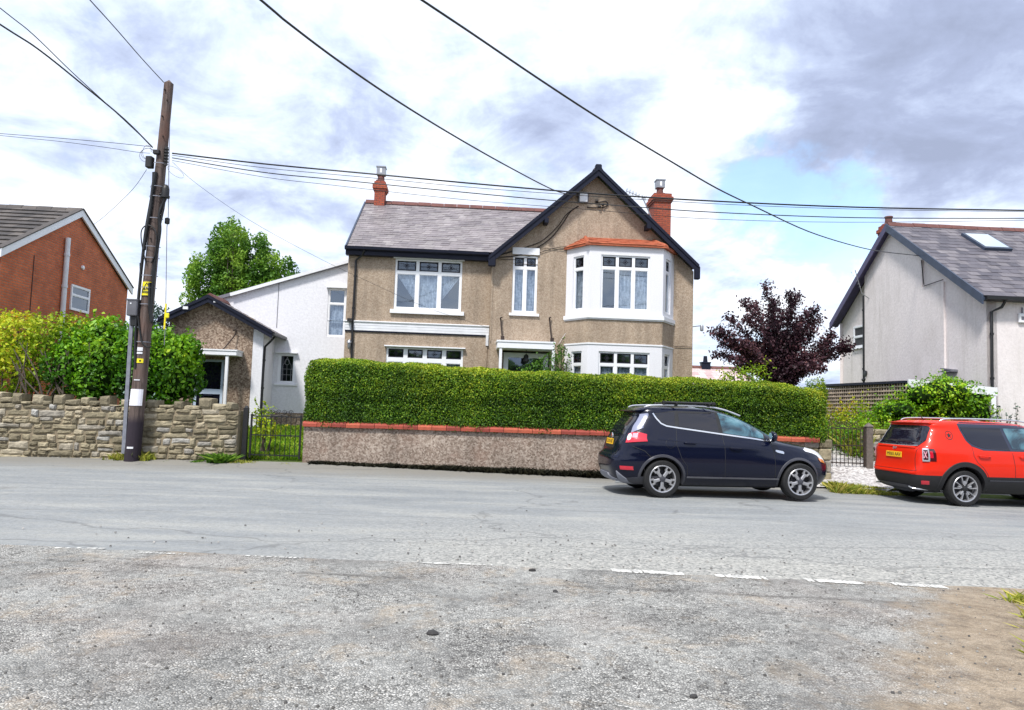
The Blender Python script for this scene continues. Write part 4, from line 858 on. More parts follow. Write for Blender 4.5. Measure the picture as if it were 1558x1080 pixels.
# canopy and door
ca, cz_ = H.onV(297, 530, -.6); cb_ = H.onV(360, 535, -.6)[0]; czt = H.onV(330, 531.5, -.6)[1]; czb = H.onV(330, 540, -.6)[1]
mb = MB(); mb.box(ca - .3, cb_, -.6, -.002, czb, czt, b=.01); mb.box(ca - .3, cb_ + .02, -.62, .0, czt - .03, czt + .01); part(mb, 'canopy', 'white_paint', out)
pu_ = H.onV(344, 570, -.55)[0]; mb = MB(); mb.box(pu_ - .04, pu_ + .04, -.57, -.49, .7, czb); part(mb, 'canopy_post', 'white_paint', out)
mb = MB(); a, b_, c, d = dd
for q in ((a, a + .09, c, d), (b_ - .09, b_, c, d), (a + .09, b_ - .09, d - .07, d), (a + .09, b_ - .09, 1.75, 1.9), (a + .09, b_ - .09, c, .8)): mb.box(q[0], q[1], .04, .1, q[2], q[3])
dr = part(mb, 'door', 'door_blue', out); mb = MB(); mb.box(a + .09, b_ - .09, .06, .075, .8, 1.75); mb.box(a + .09, b_ - .09, .06, .075, 1.9, d - .07); mb.build('pane', 'car_glass_dark', dr)
mb = MB(); mb.bar((a + .3, .03, 1.72), (b_ - .3, .03, 1.72), .03, .05); mb.build('letter_plate', 'dark_paint', dr)
mb = MB(); q = H.onV(357, 505); mb.tube(smooth_pts([(q[0] - .03, -.05, q[1] + .03), (q[0] + .06, -.1, q[1] + .06), (q[0] + .04, -.1, q[1] - .1), (q[0] - .15, -.3, czt + .1), (q[0] - .2, -.4, czt)]), .018, 6); q = H.onV(295, 521); mb.tube(smooth_pts([(q[0] - .05, -.1, q[1]), (q[0], -.12, q[1] + .05), (q[0] + .05, -.12, q[1] - .04)]), .018, 6); part(mb, 'canopy_tie', 'rust_iron', out)
mb = MB(); mb.tube(smooth_pts([(gL - .03, -.3, zl2 - .08), (gL + .12, -.2, zl2 - .15), (gL + .2, -.1, zl2 - .2), (gL + .2, -.08, zl2 - .5)]), .035, 8); part(mb, 'downpipe', 'black_metal', out, 50)

# ------------------------------------------------------------------ red brick house on the left
BF = Frame(-14.0, 20.0, R(4)); 
brick = BF.thing('brick_house', 'red brick house with grey tiled roof and white verge boards behind golden shrubs', 'house', -4, 3, .8)
ve, ze = BF.onU(198, 440); va_, za_ = BF.onU(121, 320); v0_, z0_ = BF.onU(0, 377)
vs_ = 2 * va_ - ve; 
zn = za_ - (za_ - ze) * (va_ - vs_) / (ve - va_)
zn = z0_ - (za_ - z0_) / (va_ - v0_) * (v0_ - vs_)
WL = -9.5
mb = MB(); mb.add([(0, vs_ + .2, .3), (0, ve - .2, .3), (0, ve - .2, ze - .12), (0, va_, za_ - .14), (0, vs_ + .2, zn - .1)], [(0, 1, 2, 3, 4)]); part(mb, 'gable_wall', 'brick_side', brick)
mb = MB(); mb.add([(WL, vs_ + .2, .3), (0, vs_ + .2, .3), (0, vs_ + .2, zn - .1), (WL, vs_ + .2, zn - .1)], [(0, 1, 2, 3)]); mb.add([(WL, ve - .2, .3), (0, ve - .2, .3), (0, ve - .2, ze), (WL, ve - .2, ze)], [(0, 1, 2, 3)]); part(mb, 'front_wall', 'brick_front', brick)
mb = MB(); roof_courses(mb, (WL, vs_, zn), (.08, vs_, zn), (.08, va_, za_), (WL, va_, za_), 11, lift=.05, pc=.33, jit=.003); roof_courses(mb, (WL, ve, ze), (.08, ve, ze), (.08, va_, za_), (WL, va_, za_), 11, lift=.05, pc=.33); part(mb, 'roof', 'concrete_tile', brick)
mb = MB(); ridge_tiles(mb, (WL, va_, za_ + .01), (.08, va_, za_ + .01), .14, .45, .07); part(mb, 'ridge_tiles', 'concrete_tile', brick)
for (a, za1), (b_, zb1) in (((vs_, zn), (va_, za_)), ((ve, ze), (va_, za_))):
    mb = MB(); mb.prism([(a, za1 - .2), (a, za1 + .03), (b_, zb1 + .03), (b_, zb1 - .2)], 'x', .06, .11); part(mb, 'verge_board', 'white_paint', brick)
    mb = MB(); mb.prism([(a, za1 + .035), (a, za1 + .07), (b_, zb1 + .075), (b_, zb1 + .035)], 'x', -.05, .14); part(mb, 'verge_cap', 'concrete_tile', brick)
pv_, pz_ = BF.onU(104, 362, .09); pv2, pz2 = BF.onU(97, 490)
mb = MB(); mb.tube([(.09, pv_, pz_), (.09, pv_, pz_ - 3.5)], .075, 12)
for k in range(4): mb.tube([(.09, pv_, pz_ - .5 - k), (.09, pv_, pz_ - .58 - k)], .09, 12)
part(mb, 'soil_pipe', 'weathered_white', brick, 50)
cv, _ = BF.onU(51, 395); mb = MB(); mb.box(-.002, .012, cv, cv + .03, 1, BF.onU(51, 388)[1]); part(mb, 'wall_joint', 'rust_iron', brick)
va2, vz = BF.onU(125, 407); mb = MB(); mb.lathe([(.07, 0), (.07, .05), (.03, .07)], (0, va2, vz), 'x', 10); part(mb, 'vent_cap', 'white_paint', brick, 40)
MG = Matrix.Rotation(R(90), 4, 'Z')        # gable wall faces +u: window x runs along v
wv0, wz1 = BF.onU(108, 432); wv1, _ = BF.onU(136, 440); wz0 = BF.onU(107, 471)[1]
window(brick, MG, wv0, wv1, wz0, wz1, -.03, 1, top=.24, glass='glass_leaded', lead=False, fw_=.06, mul=.05)
mb = MB(); mb.box(-.005, .004, wv0 + .02, wv1 - .02, wz0 + .02, wz1 - .02); part(mb, 'room_back', 'interior', brick)

# ------------------------------------------------------------------ pale house on the right
RF = Frame(13.2, 20.2, R(3))
rh = RF.thing('roughcast_house', 'pale grey roughcast house with blue bargeboards, slate roof and skylight behind red car', 'house', 4, 4.5, .9)
ve, ze = RF.onU(1273, 493); va_, za_ = RF.onU(1360, 342); vn, zn = RF.onU(1496, 449)
vn = -.25; zn = RF.onU(1500, 452)[1]; RL = 11.
fv, _ = RF.onU(1278, 560)
def slopez(v_): return za_ - (za_ - zn) * (va_ - v_) / (va_ - vn) if v_ < va_ else za_ - (za_ - ze) * (v_ - va_) / (ve - va_)
def gabpoly(v0_, v1_, zb=.3, d=.1):
    P = [(v0_, zb), (v1_, zb), (v1_, slopez(v1_) - d)]
    if v0_ < va_ < v1_: P.append((va_, za_ - d))
    return P + [(v0_, slopez(v0_) - d)]
sv1 = RF.onU(1405, 400)[0]; sv2 = RF.onU(1438, 430)[0]; sz = RF.onU(1420, 433)[1]; pvx = RF.onU(1318, 500)[0]
wv0 = RF.onU(1316, 500)[0]; wv1, wz1 = RF.onU(1296, 497); wz0 = RF.onU(1300, 529)[1]
mb = MB(); mb.prism(gabpoly(0, sv1 + .1), 'x', 0, .3); mb.prism([(sv2, .3), (sv1, .3), (sv1, sz), (sv2, sz)], 'x', -.0, .3)
mb.prism([(sv2, .3), (pvx, .3), (pvx, slopez(pvx) - .1), (va_, za_ - .1), (sv1, slopez(sv1) - .1), (sv1, sz), (sv2, sz)], 'x', -.06, .25)
mb.prism(gabpoly(pvx, fv), 'x', .1, .4)
part(mb, 'gable_wall', 'grey_roughcast', rh)
mb = MB(); mb.add([(0, 0, .3), (RL, 0, .3), (RL, 0, zn), (0, 0, zn)], [(0, 1, 2, 3)]); mb.add([(0, fv, .3), (RL, fv, .3), (RL, fv, ze), (0, fv, ze)], [(0, 1, 2, 3)]); mb.add([(RL, 0, .3), (RL, fv, .3), (RL, fv, ze), (RL, va_, za_), (RL, 0, zn)], [(0, 1, 2, 3, 4)]); part(mb, 'front_wall', 'grey_roughcast', rh)
mb = MB(); roof_courses(mb, (-.25, vn, zn), (RL, vn, zn), (RL, va_, za_), (-.25, va_, za_), 20, pc=.32); roof_courses(mb, (-.25, ve, ze), (RL, ve, ze), (RL, va_, za_), (-.25, va_, za_), 18, pc=.4); part(mb, 'roof', 'slate_dark', rh)
mb = MB(); ridge_tiles(mb, (-.25, va_, za_), (RL, va_, za_), .14, .45, .09); part(mb, 'ridge_tiles', 'ridge_red', rh)
for (a, za1), (b_, zb1), mt, nm in (((vn, zn), (va_, za_), 'bargeboard_blue', 'bargeboard'), ((ve, ze), (va_, za_), 'bargeboard_purple', 'bargeboard')):
    mb = MB(); mb.prism([(a, za1 - .24), (a, za1 + .03), (b_, zb1 + .03), (b_, zb1 - .24)], 'x', -.30, -.25); mb.prism([(a, za1 - .12), (a, za1 - .05), (b_, zb1 - .05), (b_, zb1 - .12)], 'x', -.25, .05); part(mb, nm, mt, rh)
mb = MB(); mb.prism([(vn - .12, zn - .03), (vn - .11, zn - .11), (vn - .02, zn - .13), (vn, zn - .03)], 'x', -.22, RL); mb.box(-.2, RL, vn, 0, zn - .12, zn - .07); part(mb, 'gutter', 'black_metal', rh)
downpipe(rh, [(.35, vn - .06, zn - .1), (.3, -.2, zn - .3), (.1, -.07, zn - .42), (.08, -.07, 1.)], .04)
downpipe(rh, [(-.03, pvx + .1, RF.onU(1318, 449)[1]), (-.03, pvx + .1, 2.9)], .05, name='soil_pipe')
mb = MB(); q = RF.onU(1322, 568); mb.lathe([(.0, 0), (.11, .01), (.11, .05), (.0, .06)], (-.1, q[0] + .1, q[1]), 'x', 12); mb.tube([(-.06, q[0] + .12, q[1] - .2), (-.1, q[0] + .25, q[1] - .25), (-.06, q[0] + .35, q[1] - .2)], .03); part(mb, 'pipe_bend', 'black_metal', rh, 50)
MGR = Matrix.Translation((.1, 0, 0)) @ Matrix.Rotation(R(-90), 4, 'Z')     # wall faces -u: window x = -v
window(rh, MGR, -wv1, -wv0, wz0, wz1, -.03, 1, top=.32, lead=False, fw_=.06, mul=.06, sill=(.05, .05, .04))
mb = MB(); mb.box(.085, .098, wv0 + .03, wv1 - .03, wz0 + .03, wz1 - .03); part(mb, 'room_back', 'interior', rh)
mb = MB(); q = [RF.onU(*p, -.02) for p in ((1405, 396), (1409, 433), (1438, 428), (1442, 440), (1443, 560))]
mb.tube([(-.09, q[0][0], q[0][1]), (-.09, q[1][0], q[1][1])], .015, 5); mb.tube([(-.09, q[1][0], sz + .01), (-.09, q[2][0], sz + .05)], .015, 5)
part(mb, 'wall_cable', 'black_metal', rh)
mb = MB(); q = RF.onU(1448, 566); mb.box(-.22, 0.0, q[0] - .28, q[0] + .25, q[1] + .0, q[1] + .03); mb.prism([(q[0] - .28, q[1] + .03), (q[0] + .25, q[1] + .1), (q[0] + .25, q[1] + .13), (q[0] - .28, q[1] + .06)], 'x', -.2, 0); part(mb, 'hood', 'lead_grey', rh)
# skylight
def roofpt(px, py):
    d = ray(px, py); o = Vector((0, 0, EYE)); A, B, C_ = RF.world(0, vn, zn), RF.world(5, vn, zn), RF.world(0, va_, za_); n_ = (B - A).cross(C_ - A); k = (A - o).dot(n_) / d.dot(n_); p = o + d * k
    x, y = p.x - RF.o.x, p.y - RF.o.y; return Vector((x * RF.c + y * RF.s, -x * RF.s + y * RF.c, p.z))
a, b_ = roofpt(1482, 360), roofpt(1538, 381); u0_, u1_ = min(a.x, b_.x) + .02, max(a.x, b_.x); vA, vB_ = min(a.y, b_.y), max(a.y, b_.y)
u0_ = roofpt(1497, 381).x; u1_ = roofpt(1538, 382).x; vA = roofpt(1520, 382).y; vB_ = roofpt(1500, 360).y
def rp_(u, v, d=0): return Vector((u, v, slopez(v))) + Vector((0, -(za_ - zn), (va_ - vn))).normalized() * d
mb = MB(); q = [rp_(u0_, vA, .10), rp_(u1_, vA, .10), rp_(u1_, vB_, .10), rp_(u0_, vB_, .10)]; mb.slab(q, .1)
sk = part(mb, 'skylight', 'bargeboard_blue', rh); mb = MB(); q = [rp_(u0_ + .07, vA + .07, .112), rp_(u1_ - .07, vA + .07, .112), rp_(u1_ - .07, vB_ - .06, .112), rp_(u0_ + .07, vB_ - .06, .112)]; mb.slab(q, .005); mb.build('pane', 'roof_glass', sk)
# chimney behind the ridge, tv aerial, alarm box
cv_, cz_ = RF.onU(1350, 343, .3); chimney(rh, .35, cv_, 6.6, cz_, .42, .5, cowl=False)
mb = MB(); av, az = RF.onU(1318, 440, -.3); ab = RF.onU(1313, 448, -.3)
for k in range(6): mb.tube([(-.5 - .07 * k, av, az + .1 + .1 * k), (-.2 - .05 * k, av + .7, az + .2 + .1 * k)], .008, 4)
mb.tube([(-.3, av + .3, az - .1), (-.55, av + .3, az + .75)], .014, 5); mb.tube([(-.3, av + .3, az - .1), (.08, av + .2, az - .4)], .016, 5); part(mb, 'tv_aerial', 'grey_metal', rh)
au_, az = RF.onV(1553, 484); mb = MB(); mb.box(au_ - .1, au_ + .2, -.08, 0, az - .14, az + .13, b=.02); mb.cur = 1; mb.box(au_ - .04, au_ + .12, -.085, -.08, az - .06, az + .04); mb.cur = 1; mb.box(au_ + .02, au_ + .05, -.03, 0, az + .13, az + .3); part(mb, 'alarm_box', ['white_paint', 'lead_grey'], rh)
# ---- carport left of the pale house: white street fascia, one post, trellis along its open side
cl = atY(1375, 583, 20.1); cr_ = atY(1503, 596, 20.3); cuL = (cl.x - RF.o.x) * RF.c + (cl.y - RF.o.y) * RF.s; cuR = -.02; zL, zR = cl.z, cr_.z; CD = 5.2
cp = RF.thing('carport', 'flat roofed carport with white fascia, white post and brown trellis side by the pale house', 'carport', cuL / 2, 2, .9)
mb = MB(); mb.add([(cuL, -.2, zL - .11), (cuR + .16, -.2, zR - .11), (cuR + .16, -.2, zR + .11), (cuL, -.2, zL + .11), (cuL, -.15, zL - .11), (cuR + .16, -.15, zR - .11), (cuR + .16, -.15, zR + .11), (cuL, -.15, zL + .11)], [(0, 1, 2, 3), (7, 6, 5, 4), (0, 4, 5, 1), (3, 2, 6, 7), (0, 3, 7, 4), (1, 5, 6, 2)]); part(mb, 'fascia', 'white_paint', cp)
mb = MB(); mb.box(cuR - .02, cuR + .12, -.19, -.06, .6, zR - .11); part(mb, 'post', 'white_paint', cp)
mb = MB(); mb.slab([(cuL - .06, -.14, zL + .07), (cuR, -.14, zR + .07), (cuR, CD, zR + .12), (cuL - .06, CD, zL + .12)], .07); part(mb, 'felt_roof', 'dark_paint', cp)
mb = MB(); mb.box(cuL + .1, cuR, CD - .1, CD, .6, zR - .1); mb.box(cuL + .06, cuL + .09, -.1, CD, .6, zL - .05); part(mb, 'back_panel', 'bark_dark', cp)
mb = MB(); y_ = -.1
while y_ < CD: mb.box(cuL - .005, cuL + .012, y_, y_ + .05, .7, zL + .0); y_ += .135
for k in range(16): z_ = zL - .1 - k * .115; mb.box(cuL - .024, cuL - .006, -.1, CD, z_, z_ + .04)
part(mb, 'trellis', 'trellis_wood', cp)
# ---- far bungalow
fb = thing('distant_bungalow', 'far bungalow roof of pinkish tiles with a small dark chimney beside the tall house', 'bungalow', (atY(1090, 570, 60).x, 60, -1.2))
a, b_, c = atY(1040, 572, 60), atY(1128, 556, 60), atY(1122, 578, 58); ox = fb.location
zr_ = atY(1100, 560, 60).z + 1.2; ze_ = atY(1090, 580, 57).z + 1.2 - .6
mb = MB(); mb.tint = .5; roof_courses(mb, (-6, -3, ze_), (3.2, -3, ze_), (1.6, 0, zr_), (-6, 0, zr_), 8, pc=.5); roof_courses(mb, (-6, 3, ze_), (3.2, 3, ze_), (1.6, 0, zr_), (-6, 0, zr_), 6, pc=.5); mb.build('roof', 'pink_tile', fb)
mb = MB(); ridge_tiles(mb, (-6, 0, zr_), (1.6, 0, zr_), .2, .5, .15); ridge_tiles(mb, (3.1, -2.9, ze_), (1.6, 0, zr_), .2, .5, .15); mb.build('ridge_tiles', 'ridge_red', fb)
mb = MB(); mb.box(-6, 3, -2.6, 2.6, -1, ze_); mb.build('wall', 'white_roughcast', fb)
cx_ = atY(1073, 560, 60).x - ox.x; mb = MB(); mb.box(cx_ - .35, cx_ + .35, -.3, .3, zr_ - .5, zr_ + .35); mb.box(cx_ - .4, cx_ + .4, -.35, .35, zr_ + .35, zr_ + .45); mb.lathe([(.2, .0), (.15, .5)], (cx_, 0, zr_ + .45), seg=10); mb.build('chimney', 'dark_paint', fb)

# ------------------------------------------------------------------ street walls
def stone_block(mb, x0, x1, z0, z1, y0, y1, tint, j=.012):
    """one rough hewn stone: rounded face, uneven corners"""
    nx, nz = 6, 4; vs = []; bulge = random.uniform(.002, .016); y0 += random.uniform(-.022, .018); ox = [random.uniform(-j, j) for _ in range(8)]
    sk = random.uniform(-.25, .25) * (z1 - z0)
    for j_ in range(nz + 1):
        for i in range(nx + 1):
            a, b_ = i / nx, j_ / nz; e = min(1, min(a, 1 - a) * 14) * min(1, min(b_, 1 - b_) * 12)
            z = lerp(z0 + ox[0] + ox[1] * a + .010 * math.sin(a * 5 + ox[2] * 300), z1 + ox[2] + ox[3] * a + .010 * math.sin(a * 4 + ox[0] * 300), b_); x = lerp(x0 + ox[4] + ox[5] * b_, x1 + ox[6] + ox[7] * b_, a)
            vs.append((x, y0 - bulge * e ** .6 + (0 if e else .035) + random.uniform(-.006, .006), z))
    n = len(vs); fs = [(j_ * (nx + 1) + i, j_ * (nx + 1) + i + 1, (j_ + 1) * (nx + 1) + i + 1, (j_ + 1) * (nx + 1) + i) for j_ in range(nz) for i in range(nx)]
    bd = [i for i in range(nx + 1)] + [j_ * (nx + 1) + nx for j_ in range(1, nz + 1)] + [nz * (nx + 1) + i for i in range(nx - 1, -1, -1)] + [j_ * (nx + 1) for j_ in range(nz - 1, 0, -1)]
    back = [(vs[k][0], y1, vs[k][2]) for k in bd]; L = len(bd)
    fs += [(bd[k], bd[(k + 1) % L], n + (k + 1) % L, n + k) for k in range(L)] + [tuple(n + k for k in range(L))]
    mb.add(vs + back, fs, tint)
def rubble(mb, x0, x1, zb, zt, y0, y1, hmin=.07, hmax=.26, seed=1):
    random.seed(seed); z = zb
    cols = []
    # bands of courses; every band splits some stones in two flat ones
    while z < zt - .03:
        h = min(random.uniform(hmin + .04, hmax), zt - z)
        if zt - z - h < .06: h = zt - z
        x = x0
        while x < x1 - .02:
            w = random.choice((random.uniform(.13, .26), random.uniform(.22, .42), random.uniform(.35, .68))); w = min(w, x1 - x)
            if x1 - x - w < .1: w = x1 - x
            r_ = random.random()
            if h > .15 and r_ < .38:
                k = random.uniform(.3, .7) * h; w2 = random.uniform(.35, .65) * w
                stone_block(mb, x + .008, x + w - .008, z + .006, z + k - .006, y0, y1, random.random())
                if w > .3 and random.random() < .5:
                    stone_block(mb, x + .008, x + w2 - .006, z + k + .004, z + h - .006, y0, y1, random.random()); stone_block(mb, x + w2 + .006, x + w - .008, z + k + .004, z + h - .006, y0, y1, random.random())
                else: stone_block(mb, x + .008, x + w - .008, z + k + .004, z + h - .006, y0, y1, random.random())
            else: stone_block(mb, x + .008, x + w - .008, z + .006, z + h - .006, y0, y1, random.random())
            x += w
        z += h
SX0, SX1 = -16.5, -6.42
sw = thing('stone_wall', 'rubble stone garden wall with jagged upright coping stones beside the pole', 'wall', ((SX0 + SX1) / 2, 17.45, .1))
mb = MB(); rubble(mb, SX0, SX1, -.05, 1.36, 17.28, 17.55, seed=5)
for v in range(len(mb.v)): mb.v[v] = (mb.v[v][0] - (SX0 + SX1) / 2, mb.v[v][1] - 17.45, mb.v[v][2] - .1)
mb.build('stonework', 'stone', sw)
mb = MB(); mb.box(SX0 - (SX0 + SX1) / 2, SX1 - (SX0 + SX1) / 2, -.135, .22, -.2, 1.24); mb.build('mortar', 'mortar', sw)
mb = MB(); random.seed(11); x = SX0; k = 0
while x < SX1 - .1:
    w = random.uniform(.2, .34) if k % 2 else random.uniform(.2, .36); h = random.uniform(.16, .27) if k % 2 else random.uniform(.05, .15)
    w = min(w, SX1 - x); stone_block(mb, x - (SX0 + SX1) / 2 + .006, x + w - (SX0 + SX1) / 2 - .006, 1.25, 1.25 + h, -.17, .2, random.random() * .75, .02); x += w; k += 1
mb.build('coping', 'stone', sw)

# rendered retaining wall with terracotta tiles
RX0, RX1 = -4.88, 7.0
rw = thing('retaining_wall', 'low pinkish pebbledash retaining wall capped with terracotta tiles below the hedge', 'wall', (1., 17.5, .1))
mb = MB(); mb.box(RX0 - 1, RX1 - 1, -.1, .28, -.4, .93)
part(mb, 'wall', 'wall_render', rw)
mb = MB(); x = RX0 - .02; random.seed(3)
while x < RX1:
    w = .34; dz = random.uniform(-.004, .004)
    mb.prism([(-.17, .93 + dz), (-.175, 1.0 + dz), (-.15, 1.035 + dz), (-.04, 1.065 + dz), (.26, 1.08 + dz), (.26, .93 + dz)], 'x', x - 1 + .006, x + w - 1 - .004, random.random()); x += w
mb.build('coping', 'terracotta', rw)
# gate pier of stone at the far end
pr = thing('stone_pier', 'short squat pier of grey brown stone blocks at right end of terracotta capped wall', 'pier', (7.32, 17.6, .1))
mb = MB(); random.seed(9)
for i, (z0, z1, w) in enumerate(((-.2, .22, .34), (.23, .5, .33), (.51, .78, .34), (.79, 1.0, .36))):
    mb.box(-w + .03, w * .1, -.2, .25, z0, z1, random.random(), b=.03); mb.box(w * .1 + .01, w, -.19, .25, z0, z1, random.random(), b=.03)
mb.build('stonework', 'stone', pr)
# low stone wall right of the right gate
lw_ = thing('low_stone_wall', 'short low dry stone wall overgrown with plants behind the red car', 'wall', (10.6, 18.8, .6))
mb = MB(); rubble(mb, 9.1, 12.8, .35, 1.36, 18.7, 19.0, .1, .22, seed=8)
for v in range(len(mb.v)): mb.v[v] = (mb.v[v][0] - 10.6, mb.v[v][1] - 18.8, mb.v[v][2] - .6)
mb.build('stonework', 'stone', lw_)

# ------------------------------------------------------------------ iron gates
def gate(name, label, x0, x1, y, z0, z1, n, rot=0, posts=True, scroll=True, mat='black_metal'):
    g = thing(name, label, 'gate', ((x0 + x1) / 2, y, z0)); hw = (x1 - x0) / 2; H_ = z1 - z0
    mb = MB(); 
    for z in (.08, H_ * .52, H_ - .06): mb.box(-hw, hw, -.012, .012, z, z + .025)
    for s in (-1, 1): mb.box(s * hw - .02, s * hw + .02, -.02, .02, .02, H_)
    mb.build('frame', mat, g)
    mb = MB()
    for i in range(n): x = -hw + (i + 1) * 2 * hw / (n + 1); mb.tube([(x, 0, .05), (x, 0, H_ - .04 + (.03 if i % 2 else 0))], .009, 6)
    mb.build('bars', mat, g)
    if scroll:
        mb = MB()
        def spiral(cx, cz, s, dirx):
            return [(cx + dirx * s * (1 - t_ / 14) * math.cos(t_ * .75), 0, cz + s * (1 - t_ / 14) * math.sin(t_ * .75)) for t_ in range(12)]
        for cx in (-hw * .55, -hw * .05, hw * .45):
            for d_ in (-1, 1): mb.tube(spiral(cx + d_ * .07, H_ + .06, .06, d_), .008, 5)
            mb.tube(smooth_pts([(cx - .3, 0, H_ - .03), (cx - .1, 0, H_ + .01), (cx, 0, H_ + .08), (cx + .1, 0, H_ + .01), (cx + .3, 0, H_ - .03)], 4), .008, 5)
        mb.build('scrollwork', mat, g)
    return g
gate('iron_gate', 'narrow black wrought iron garden gate between stone wall and hedge wall', -6.18, -5.0, 17.55, .22, 1.28, 9)
gp = thing('gate_post', 'black iron gate post at the end of the stone wall', 'post', (-6.3, 17.5, .1)); mb = MB(); mb.box(-.055, .055, -.05, .05, 0, 1.32); mb.lathe([(.06, 0), (.04, .03), (.0, .06)], (0, 0, 1.32), seg=8); mb.build('shaft', 'black_metal', gp)
gA, gB = atY(1254, 700, 18.3), atY(1318, 650, 18.3)
gate('iron_gate', 'dark iron bar gate across the pale gravel drive right of the hedge', gA.x, gB.x - .05, 18.3, .42, gB.z + .0, 9, mat='rust_iron')
gp = thing('gate_post', 'weathered grey wooden gate post with pointed top left of the red car', 'post', (gB.x + .06, 18.3, .3)); mb = MB(); h_ = gB.z - .3
mb.box(-.08, .08, -.08, .08, 0, h_ + .02, b=.01); mb.add([(-.095, -.095, h_ + .02), (.095, -.095, h_ + .02), (.095, .095, h_ + .02), (-.095, .095, h_ + .02), (0, 0, h_ + .12)], [(0, 1, 4), (1, 2, 4), (2, 3, 4), (3, 0, 4), (3, 2, 1, 0)]); mb.build('shaft', 'wood_post', gp)

# ------------------------------------------------------------------ hedge, shrubs, trees
def hedge(name, label, x0, x1, y0, y1, zb, ztfn, n, mat, size, rnd=.22, seed=1, wob=.05, core='hedge_core'):
    h = thing(name, label, 'hedge', ((x0 + x1) / 2, (y0 + y1) / 2, zb)); o = np.array(h.location)
    g = np.random.default_rng(seed)
    # sample points on the rounded box surface: front, top, ends
    W_, D_ = x1 - x0, y1 - y0; Hh = 1.4
    areas = np.array([W_ * Hh * 1.0, W_ * D_, D_ * Hh * 1.2, D_ * Hh * 1.2, W_ * Hh * .25]); k = g.choice(5, n, p=areas / areas.sum())
    X = g.uniform(x0, x1, n); Y = g.uniform(y0, y1, n); T = g.uniform(0, 1, n) ** .95; N = np.zeros((n, 3))
    zt = np.array([ztfn(a) for a in X]); Zp = zb + T * (zt - zb)
    Y[k == 0] = y0; N[k == 0] = (0, -1, .15); Zp[k == 1] = zt[k == 1]; N[k == 1] = (0, -.1, 1); X[k == 2] = x0; N[k == 2] = (-1, 0, .1); X[k == 3] = x1; N[k == 3] = (1, 0, .1); Y[k == 4] = y1; N[k == 4] = (0, 1, .1)
    P = np.stack([X, Y, Zp], 1)
    # round the corners towards an inner box
    inn = np.stack([np.clip(P[:, 0], x0 + rnd, x1 - rnd), np.clip(P[:, 1], y0 + rnd, y1 - rnd), np.clip(P[:, 2], zb - 1, zt - rnd)], 1)
    d = P - inn; L = np.linalg.norm(d, axis=1, keepdims=True) + 1e-9; P = inn + d / L * np.minimum(L, rnd); N = d / L
    P = P + N * ((vnoise(P, 2.2, seed) - .5) * wob * 2 + (vnoise(P, 7, seed + 3) - .5) * wob + g.uniform(-.07, .03, n))[:, None]
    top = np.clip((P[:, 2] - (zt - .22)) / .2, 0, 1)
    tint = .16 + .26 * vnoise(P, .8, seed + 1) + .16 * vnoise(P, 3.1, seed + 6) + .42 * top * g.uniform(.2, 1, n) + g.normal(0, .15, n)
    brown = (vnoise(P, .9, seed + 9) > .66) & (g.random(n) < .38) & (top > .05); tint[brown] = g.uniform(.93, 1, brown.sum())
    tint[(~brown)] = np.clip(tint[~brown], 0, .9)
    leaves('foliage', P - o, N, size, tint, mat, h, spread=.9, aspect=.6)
    mb = MB(); nx = int(W_ / .4); vs = []
    ins = .09; prof = [(y0 + ins, zb), (y0 + ins, 1), (y0 + ins + rnd, 2), (y1 - ins - rnd, 2), (y1 - ins, 1), (y1 - ins, zb)]
    for i in range(nx + 1):
        x = lerp(x0 + ins, x1 - ins, i / nx); e = min(1, min(x - x0, x1 - x) / .3); zz_ = ztfn(x) - ins; 
        for py, c in prof: vs.append((x - o[0], lerp((y0 + y1) / 2, py, .6 + .4 * e) - o[1], (zb if c == zb else zz_ - rnd * .8 * (c == 1) - (1 - e) * .1) - o[2]))
    m_ = len(prof); mb.add(vs, [(i * m_ + j, i * m_ + j + 1, (i + 1) * m_ + j + 1, (i + 1) * m_ + j) for i in range(nx) for j in range(m_ - 1)] + [tuple(range(m_)), tuple(nx * m_ + j for j in range(m_))])
    mb.build('dark_core', core, h); return h  # solid dark filler added behind the leaves so gaps don't show through
hz = [(467, 545), (600, 553), (779, 566), (950, 573), (1100, 581), (1200, 587), (1240, 597)]
HX = [atY(*p, 17.75).x for p in hz]; HZ = [atY(*p, 17.75).z for p in hz]
hedge('clipped_hedge', 'long clipped green hedge with yellowing top above the terracotta capped wall', -4.93, 7.55, 17.38, 18.55, 1.02, lambda x: interp(HX, HZ, x), 140000, 'leaf_hedge', .042, seed=4, wob=.05)

